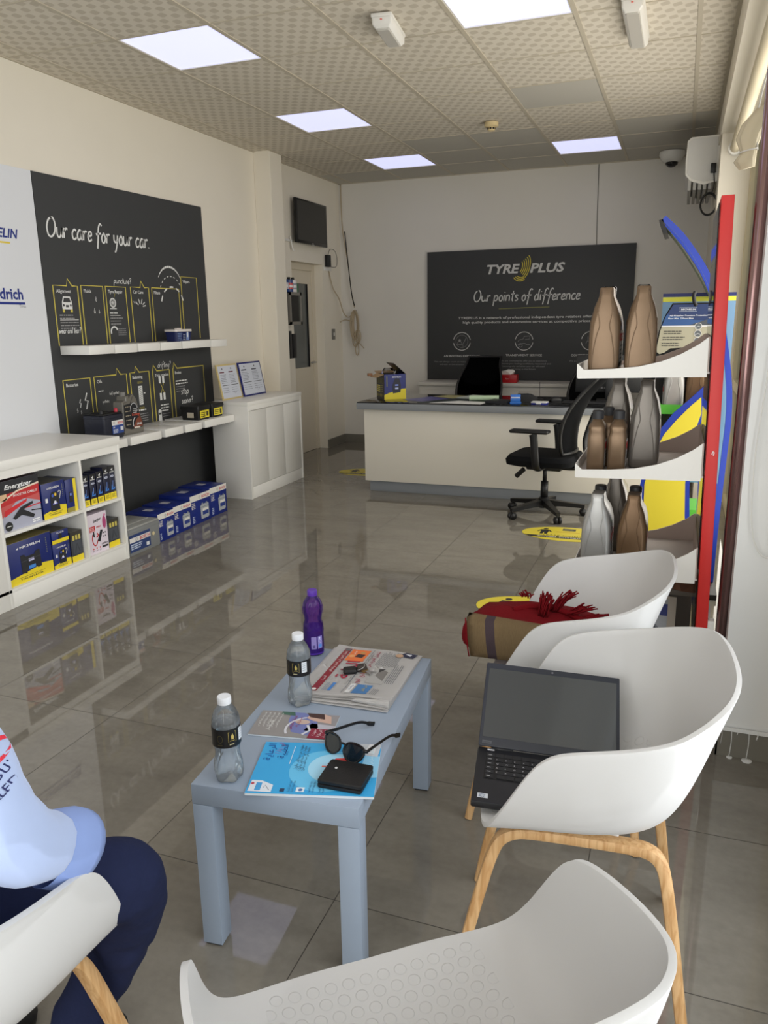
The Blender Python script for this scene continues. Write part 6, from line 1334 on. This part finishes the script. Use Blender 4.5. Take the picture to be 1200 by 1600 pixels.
b = bmesh.new(); box(b, 0, .318, 0, .212, -.003, .004, .003); finish('lid_housing', b, mat('laptop_bezel', (42, 45, 54), .4), lid, smooth=True)
bx('screen', mat('laptop_screen', (30, 36, 42), .3, spec=1.0, coat=.3), lid, .008, .310, .022, .196, .0036, .0046, 0)
p = Print(lambda u, v, q: Vector((u, v, .0042+q)), .0002); p.rect(.008, .006, .030, .0135, (84, 86, 92)); p.text('Lenovo', .010, .0078, .004, (40, 42, 46), 2, width=.017); p.circ(.159, .2035, .0022, (150, 150, 155)); p.circ(.159, .2035, .0012, (20, 20, 24), 2); p.build('bezel_marks', lid)
b = bmesh.new(); tube(b, [(.03, .213, .014), (.08, .213, .014)], .006, 8); tube(b, [(.24, .213, .014), (.29, .213, .014)], .006, 8); finish('hinge', b, LB, lt)

# ------------------------------------------------------------------ scarf on the farther chair
t = thing('scarf', 'folded dark red and tan scarf with a fringe on the farthest shell chair', 'scarf', (0, 0, 0))
RS = mat('red_scarf', (112, 8, 18), .9, spec=.2, noise=(260, .25, .5)); TS = mat('tan_scarf', (152, 128, 92), .85, noise=(300, .18, .5), stretch=(1, 1, .2)); PS = mat('mauve_stripe', (96, 80, 86), .85, noise=(300, .1, .3))
b = bmesh.new(); rings = []
for y, xa, xb, z0, z1 in ((2.095, -.535, -.20, .492, .575), (2.11, -.552, -.18, .483, .588), (2.15, -.560, -.16, .478, .592), (2.19, -.562, -.155, .478, .584), (2.23, -.556, -.15, .478, .596), (2.27, -.55, -.15, .478, .588), (2.31, -.54, -.15, .480, .590), (2.35, -.51, -.17, .49, .570)):
    rd = random.Random(int(y*1000)); n = 28; rg = []
    for k in range(n):
        a = 2*PI*k/n; cx, cz = math.cos(a), math.sin(a); r_2 = (abs(cx)**3+abs(cz)**3)**(-1/3)
        rg.append(((xa+xb)/2+(xb-xa)/2*cx*r_2, y, (z0+z1)/2+(z1-z0)/2*cz*r_2*(1+.06*math.sin(5*a+y*30)+.04*math.sin(9*a-y*50))))
    rings.append(rg)
loft(b, rings); finish('red_folds', b, RS, t, smooth='all')
def tanface(x, v): return Vector((x, 2.080-.010*math.sin(PI*v)+.02*(1-v)*0, .486+(.606-.486)*v-(x+.535)*.05*(v)+.012*(x+.535)))
b = bmesh.new(); xs = [-.530+.027*i for i in range(13)]
G = [[b.verts.new(tanface(x+.012*(1-j/6), j/6)) for j in range(7)] for x in xs]
for i in range(12):
    for j in range(6):
        f = b.faces.new((G[i][j], G[i+1][j], G[i+1][j+1], G[i][j+1])); f.material_index = 1 if i == 2 else 0
E_ = [[G[i][6], b.verts.new((xs[i], 2.11, .612-(xs[i]+.535)*.05)), b.verts.new((xs[i], 2.13, .60-(xs[i]+.535)*.05))] for i in range(13)]
for i in range(12):
    for j in range(2): b.faces.new((E_[i][j], E_[i+1][j], E_[i+1][j+1], E_[i][j+1])).material_index = 1 if i == 2 else 0
bmesh.ops.solidify(b, geom=b.faces[:], thickness=.003); finish('tan_band', b, [TS, PS], t, smooth='all')
b = bmesh.new(); tube(b, [tanface(-.531+.012*(1-v/8), v/8)+Vector((-.002, -.002, 0)) for v in range(9)], .002, 6); finish('red_hem', b, RS, t)
b = bmesh.new(); rd = random.Random(8)
def tassel(x, y, z, dx, dz, n, L_):
    for k in range(n):
        a = rd.uniform(-.5, .5); l = L_*rd.uniform(.7, 1.1); s_ = Vector((x+rd.uniform(-.015, .015), y+rd.uniform(-.02, .02), z))
        tube(b, cat([s_, s_+Vector((dx*l*.5+a*.01, rd.uniform(-.01, .01), dz*l*.6)), s_+Vector((dx*l+a*.03, rd.uniform(-.015, .015), dz*l))], 2), .0022, 4)
for (x, y, z, dx, dz, n, L_) in ((-.33, 2.22, .585, .2, .95, 26, .075), (-.30, 2.24, .60, .6, .8, 26, .07), (-.25, 2.23, .60, .9, .4, 22, .06), (-.21, 2.20, .595, 1, .3, 18, .05), (-.40, 2.33, .60, -.1, .5, 14, .03)): tassel(x, y, z, dx, dz, n, L_)
tube(b, cat([(-.42, 2.22, .592), (-.36, 2.25, .600), (-.28, 2.24, .600), (-.2, 2.2, .585)], 5), .010, 8); finish('fringe', b, RS, t, smooth='all')

# ------------------------------------------------------------------ seated person
def skin_obj(name, verts, edges, m, parent, root=0, sub=2, disp=0):
    me = bpy.data.meshes.new(name); b = bmesh.new(); lay = b.verts.layers.skin.verify(); V = []
    for i, (c, r) in enumerate(verts):
        v = b.verts.new(c); rr = r if isinstance(r, tuple) else (r, r); v[lay].radius = rr; v[lay].use_root = (i == root); V.append(v)
    b.verts.ensure_lookup_table()
    for e in edges: b.edges.new((V[e[0]], V[e[1]]))
    b.to_mesh(me); b.free(); o = bpy.data.objects.new(name, me); COL.objects.link(o); o.modifiers.new('k', 'SKIN').use_smooth_shade = True
    s_ = o.modifiers.new('s', 'SUBSURF'); s_.levels = s_.render_levels = sub
    if disp:
        tx = bpy.data.textures.new(name, 'CLOUDS'); tx.noise_scale = .06; tx.noise_depth = 2; d = o.modifiers.new('d', 'DISPLACE'); d.texture = tx; d.strength = disp; d.mid_level = .5; d.texture_coords = 'GLOBAL'
    bpy.context.view_layer.update(); nm = bpy.data.meshes.new_from_object(o.evaluated_get(bpy.context.evaluated_depsgraph_get()))
    o.modifiers.clear(); o.data = nm; nm.name = name; nm.materials.clear(); nm.materials.append(m); nm.polygons.foreach_set('use_smooth', [True]*len(nm.polygons)); o.parent = parent
    return o
pe = thing('person', 'seated person in a light blue shirt and navy trousers at the left edge', 'person', (0, 0, 0))
SKIN = mat('skin', (150, 104, 78), .55); SHIRT = mat('pale_blue_shirt', (178, 194, 230), .8, sheen=.2, noise=(14, .02, .6)); TROU = mat('navy_trousers', (32, 38, 66), .9, spec=.15, noise=(120, .12, .4))
bv = [((-1.04, .62, .56), .085), ((-1.045, .60, .70), .095), ((-1.045, .60, .86), .105), ((-1.04, .62, 1.0), .10), ((-1.035, .645, 1.10), .05), ((-1.03, .668, 1.155), .052), ((-1.03, .685, 1.20), .050), ((-1.03, .69, 1.26), .050),
      ((-.865, .605, 1.02), .055), ((-.825, .63, .89), .044), ((-.80, .665, .775), .037), ((-.81, .73, .735), .033), ((-.85, .80, .690), .024), ((-.89, .840, .665), (.030, .016)),
      ((-1.18, .60, 1.01), .055), ((-1.24, .60, .89), .044), ((-1.27, .60, .775), .037), ((-1.275, .68, .73), .033), ((-1.275, .75, .69), .024), ((-1.27, .80, .665), (.030, .016)),
      ((-.96, .66, .53), .075), ((-.83, .915, .525), .045), ((-.95, .975, .30), .035), ((-1.02, .925, .09), .030), ((-1.03, .95, .045), .026), ((-1.03, 1.01, .035), .020),
      ((-1.13, .66, .53), .075), ((-1.26, .98, .525), .045), ((-1.24, .95, .30), .045), ((-1.235, .83, .09), .032), ((-1.235, .88, .04), .028), ((-1.235, .96, .03), .022)]
be = [(0, 1), (1, 2), (2, 3), (3, 4), (4, 5), (5, 6), (6, 7), (3, 8), (8, 9), (9, 10), (10, 11), (11, 12), (12, 13), (3, 14), (14, 15), (15, 16), (16, 17), (17, 18), (18, 19), (0, 20), (20, 21), (21, 22), (22, 23), (23, 24), (24, 25), (0, 26), (26, 27), (27, 28), (28, 29), (29, 30), (30, 31)]
def fingers(h, s, d):       # five fingers resting over the thigh
    hc = Vector(bv[h][0])
    for k, (off, L_) in enumerate(((-.024, .055), (-.009, .066), (.006, .070), (.020, .062))):
        base = hc+d*.018+Vector((off*.8, off*s*.5, 0)); n0 = len(bv)
        bv.append((tuple(base), .0095)); bv.append((tuple(base+d*L_*.55+Vector((0, 0, .004))), .0085)); bv.append((tuple(base+d*L_+Vector((0, 0, -.012))), .007)); be.extend([(h, n0), (n0, n0+1), (n0+1, n0+2)])
    n0 = len(bv); bv.append((tuple(hc+Vector((-s*.03, .002, .002))), .010)); bv.append((tuple(hc+Vector((-s*.042, .03, -.004))), .0085)); be.extend([(h, n0), (n0, n0+1)])
fingers(13, 1, Vector((-.45, .82, -.2)).normalized()); fingers(19, -1, Vector((.05, .92, -.3)).normalized())
body = skin_obj('body', bv, be, SKIN, pe)
# head, nose and ears are fused with the body into one surface
b = bmesh.new(); b.from_mesh(body.data)
def ell(z, hx, hy, cy, n=28): return [(-1.03+hx*math.cos(2*PI*k/n), cy+hy*math.sin(2*PI*k/n), z) for k in range(n)]
loft(b, [ell(*q) for q in ((1.132, .026, .030, .742), (1.142, .040, .048, .732), (1.168, .054, .070, .715), (1.205, .065, .086, .702), (1.245, .073, .094, .696), (1.285, .076, .096, .692), (1.32, .069, .088, .690), (1.345, .050, .064, .690), (1.358, .022, .028, .690))])
loft(b, [[(-1.03+a_*math.cos(2*PI*k/12), y_+b_*math.sin(2*PI*k/12), z_) for k in range(12)] for z_, y_, a_, b_ in ((1.252, .784, .007, .008), (1.228, .793, .010, .013), (1.212, .797, .016, .016), (1.205, .790, .013, .012))])
for q in (-1, 1):
    loft(b, [[(-1.03+q*(.074+.010*math.sin(PI*j/4)), .688+r_*math.cos(2*PI*k/12)*.7, 1.238+r_*1.2*math.sin(2*PI*k/12)) for k in range(12)] for j, r_ in enumerate((.012, .022, .024, .020, .008))])
    loft(b, [[(-1.03+q*.030+.017*math.cos(2*PI*k/10), y_, 1.268+.006*math.sin(2*PI*k/10)) for k in range(10)] for y_ in (.765, .789)])
b.to_mesh(body.data); b.free()
md = body.modifiers.new('r', 'REMESH'); md.mode = 'VOXEL'; md.voxel_size = .0045; md.use_smooth_shade = True
md = body.modifiers.new('s', 'SMOOTH'); md.factor = .5; md.iterations = 4
bpy.context.view_layer.update(); nm = bpy.data.meshes.new_from_object(body.evaluated_get(bpy.context.evaluated_depsgraph_get())); body.modifiers.clear(); body.data = nm; nm.name = 'body'
nm.materials.clear(); nm.materials.append(SKIN); nm.polygons.foreach_set('use_smooth', [True]*len(nm.polygons))
for q in (-1, 1):
    b = bmesh.new(); lathe(b, [(.002, -.006), (.009, -.003), (.010, 0), (.008, .004), (.002, .006)], 14); e_ = finish('eye', b, mat('eye_white', (230, 228, 224), .3), pe, smooth='all', loc=(-1.03+q*.030, .779, 1.250), rot=(PI/2, 0, 0))
    b = bmesh.new(); lathe(b, [(.0045, -.0078), (.0045, -.005)], 12); finish('iris', b, mat('dark_iris', (40, 26, 18), .3), e_)
b = bmesh.new(); tube(b, [(-1.054, .772, 1.182), (-1.042, .781, 1.184), (-1.03, .785, 1.183), (-1.018, .781, 1.184), (-1.006, .772, 1.182)], .0042, 6); finish('mouth', b, mat('lips', (132, 76, 66), .5), pe)
b = bmesh.new(); loft(b, [ell(*q) for q in ((1.175, .056, .050, .668), (1.20, .069, .068, .668), (1.24, .079, .084, .672), (1.28, .083, .093, .680), (1.31, .081, .097, .686), (1.34, .068, .082, .690), (1.362, .045, .056, .690), (1.372, .018, .022, .690))]); finish('hair', b, mat('dark_hair', (26, 22, 20), .75, noise=(180, .3, .8)), pe, smooth='all')
sh = skin_obj('shirt', [((-1.045, .635, .575), (.17, .145)), ((-1.045, .615, .68), (.158, .135)), ((-1.045, .60, .86), (.155, .13)), ((-1.04, .615, 1.0), (.14, .105)), ((-1.037, .635, 1.07), .062),
      ((-.865, .605, 1.02), .080), ((-.825, .625, .92), .072), ((-.800, .645, .83), .067), ((-.795, .672, .775), .062), ((-.798, .715, .742), .055), ((-.802, .755, .715), .049),
      ((-1.18, .60, 1.01), .078), ((-1.235, .60, .90), .064), ((-1.27, .605, .785), .060), ((-1.275, .66, .75), .052), ((-1.275, .71, .72), .048)],
      [(0, 1), (1, 2), (2, 3), (3, 4), (3, 5), (5, 6), (6, 7), (7, 8), (8, 9), (9, 10), (3, 11), (11, 12), (12, 13), (13, 14), (14, 15)], SHIRT, pe, disp=.012)
# loose turned cuff of the right sleeve
b = bmesh.new(); ax = Vector((.05, .86, -.45)).normalized(); c0 = Vector((-.802, .748, .716)); s1 = ax.cross(Vector((0, 0, 1))).normalized(); s2 = s1.cross(ax)
rings = [[c0+ax*d+(s1*math.cos(a)*r*1.0+s2*math.sin(a)*r*1.12)*(1+.04*math.sin(3*a)) for a in [k*PI/12 for k in range(24)]] for d, r in ((-.02, .044), (.005, .050), (.035, .051), (.05, .048), (.048, .044), (.02, .040), (-.01, .036))]
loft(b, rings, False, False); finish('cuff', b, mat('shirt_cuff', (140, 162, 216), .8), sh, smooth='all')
b = bmesh.new()
for pts in ([((-1.045, .57, .545), .09), ((-1.045, .61, .56), .118), ((-.99, .67, .545), .098), ((-.900, .79, .548), .080), ((-.838, .900, .538), .068), ((-.832, .925, .505), .064), ((-.880, .962, .40), .062), ((-.955, .972, .25), .057), ((-1.02, .925, .10), .050), ((-1.025, .92, .07), .049)],
            [((-1.045, .57, .545), .09), ((-1.045, .61, .56), .118), ((-1.11, .67, .545), .108), ((-1.20, .83, .545), .088), ((-1.258, .96, .535), .075), ((-1.257, .985, .48), .068), ((-1.25, .97, .38), .063), ((-1.24, .92, .22), .056), ((-1.235, .85, .10), .050), ((-1.235, .845, .07), .049)],
            [((-1.045, .60, .50), .09), ((-1.045, .61, .58), .112), ((-1.045, .61, .64), .108)], [((-1.10, .60, .53), .095), ((-1.10, .61, .62), .10)], [((-.99, .60, .53), .095), ((-.99, .61, .62), .10)]):
    C_ = cat([p_ for p_, r_ in pts], 4); R_ = []
    for i in range(len(pts)-1): R_ += [pts[i][1]+(pts[i+1][1]-pts[i][1])*k/4 for k in range(4)]
    R_.append(pts[-1][1]); tube(b, C_, R_, 24)
tr = finish('trousers', b, TROU, pe)
md = tr.modifiers.new('r', 'REMESH'); md.mode = 'VOXEL'; md.voxel_size = .007; md.use_smooth_shade = True
tx = bpy.data.textures.new('folds', 'CLOUDS'); tx.noise_scale = .055; tx.noise_depth = 1; d = tr.modifiers.new('d', 'DISPLACE'); d.texture = tx; d.strength = .016; d.mid_level = .5; d.texture_coords = 'GLOBAL'
md = tr.modifiers.new('s', 'SMOOTH'); md.factor = .5; md.iterations = 8
bpy.context.view_layer.update(); nm = bpy.data.meshes.new_from_object(tr.evaluated_get(bpy.context.evaluated_depsgraph_get())); tr.modifiers.clear(); tr.data = nm; nm.name = 'trousers'
nm.materials.clear(); nm.materials.append(TROU); nm.polygons.foreach_set('use_smooth', [True]*len(nm.polygons))
for x, y in ((-1.035, .945), (-1.235, .90)):
    b = bmesh.new(); loft(b, [rrect(x, y, .045, .125, .04, 0, 6), rrect(x, y, .048, .13, .042, .02, 6), rrect(x, y-.015, .042, .115, .038, .055, 6), rrect(x, y-.07, .036, .06, .03, .085, 6)]); finish('shoe', b, BLACKP, pe, smooth=True)
# printing on the shirt sleeve, laid onto the cloth
from mathutils.bvhtree import BVHTree
bvh = BVHTree.FromPolygons([v.co for v in sh.data.vertices], [tuple(f.vertices) for f in sh.data.polygons])
Nn = Vector((.62, -.74, .26)).normalized(); Uu = Vector((0, 0, 1)).cross(Nn).normalized(); Vv = Nn.cross(Uu)
ca, sa = math.cos(math.radians(36)), math.sin(math.radians(36)); Ur, Vr = Uu*ca+Vv*sa, Vv*ca-Uu*sa
Oo = Vector((-.776, .645, .885))
def onshirt(u, v, q):
    s0 = Oo+Ur*u+Vr*v+Nn*.15; hit = bvh.ray_cast(s0, -Nn, .4)[0]
    if hit is None: hit = bvh.find_nearest(s0-Nn*.17)[0]
    return hit+Nn*(.0012+q)
p = Print(onshirt, .0002); IN = (30, 36, 90)
p.text('NASSER BEN KHALED PO', .050, -.012, .0105, IN, 1, align='r', bold=.015, width=.155); p.text(arabic('ة الاطارات ذ م م'), .045, .006, .011, IN, 1, align='r', bold=.01, width=.10)
p.build('shirt_lettering', sh)
p = Print(onshirt, .0002); RD = (222, 50, 70)
def rib(pts, ws):
    P_ = cat([(a, c_, 0) for a, c_ in pts], 5)
    for i in range(len(P_)): P_[i].x += .028
    for i in range(len(P_)-1):
        t0, t1 = i/(len(P_)-1), (i+1)/(len(P_)-1); w0, w1 = ws*math.sin(PI*(.05+.9*t0)), ws*math.sin(PI*(.05+.9*t1)); d = (P_[i+1]-P_[i]).normalized(); n = Vector((-d.y, d.x, 0))
        p.face([tuple((P_[i]+n*w0)[:2]), tuple((P_[i]-n*w0)[:2]), tuple((P_[i+1]-n*w1)[:2]), tuple((P_[i+1]+n*w1)[:2])], p.mi(RD), 1)
rib([(-.030, .040), (-.012, .058), (.008, .052), (.022, .034)], .004); rib([(-.026, .056), (-.014, .036), (.002, .024), (.026, .026)], .003); rib([(-.030, .040), (-.034, .024), (-.026, .012)], .0035)
p.build('shirt_emblem', sh)
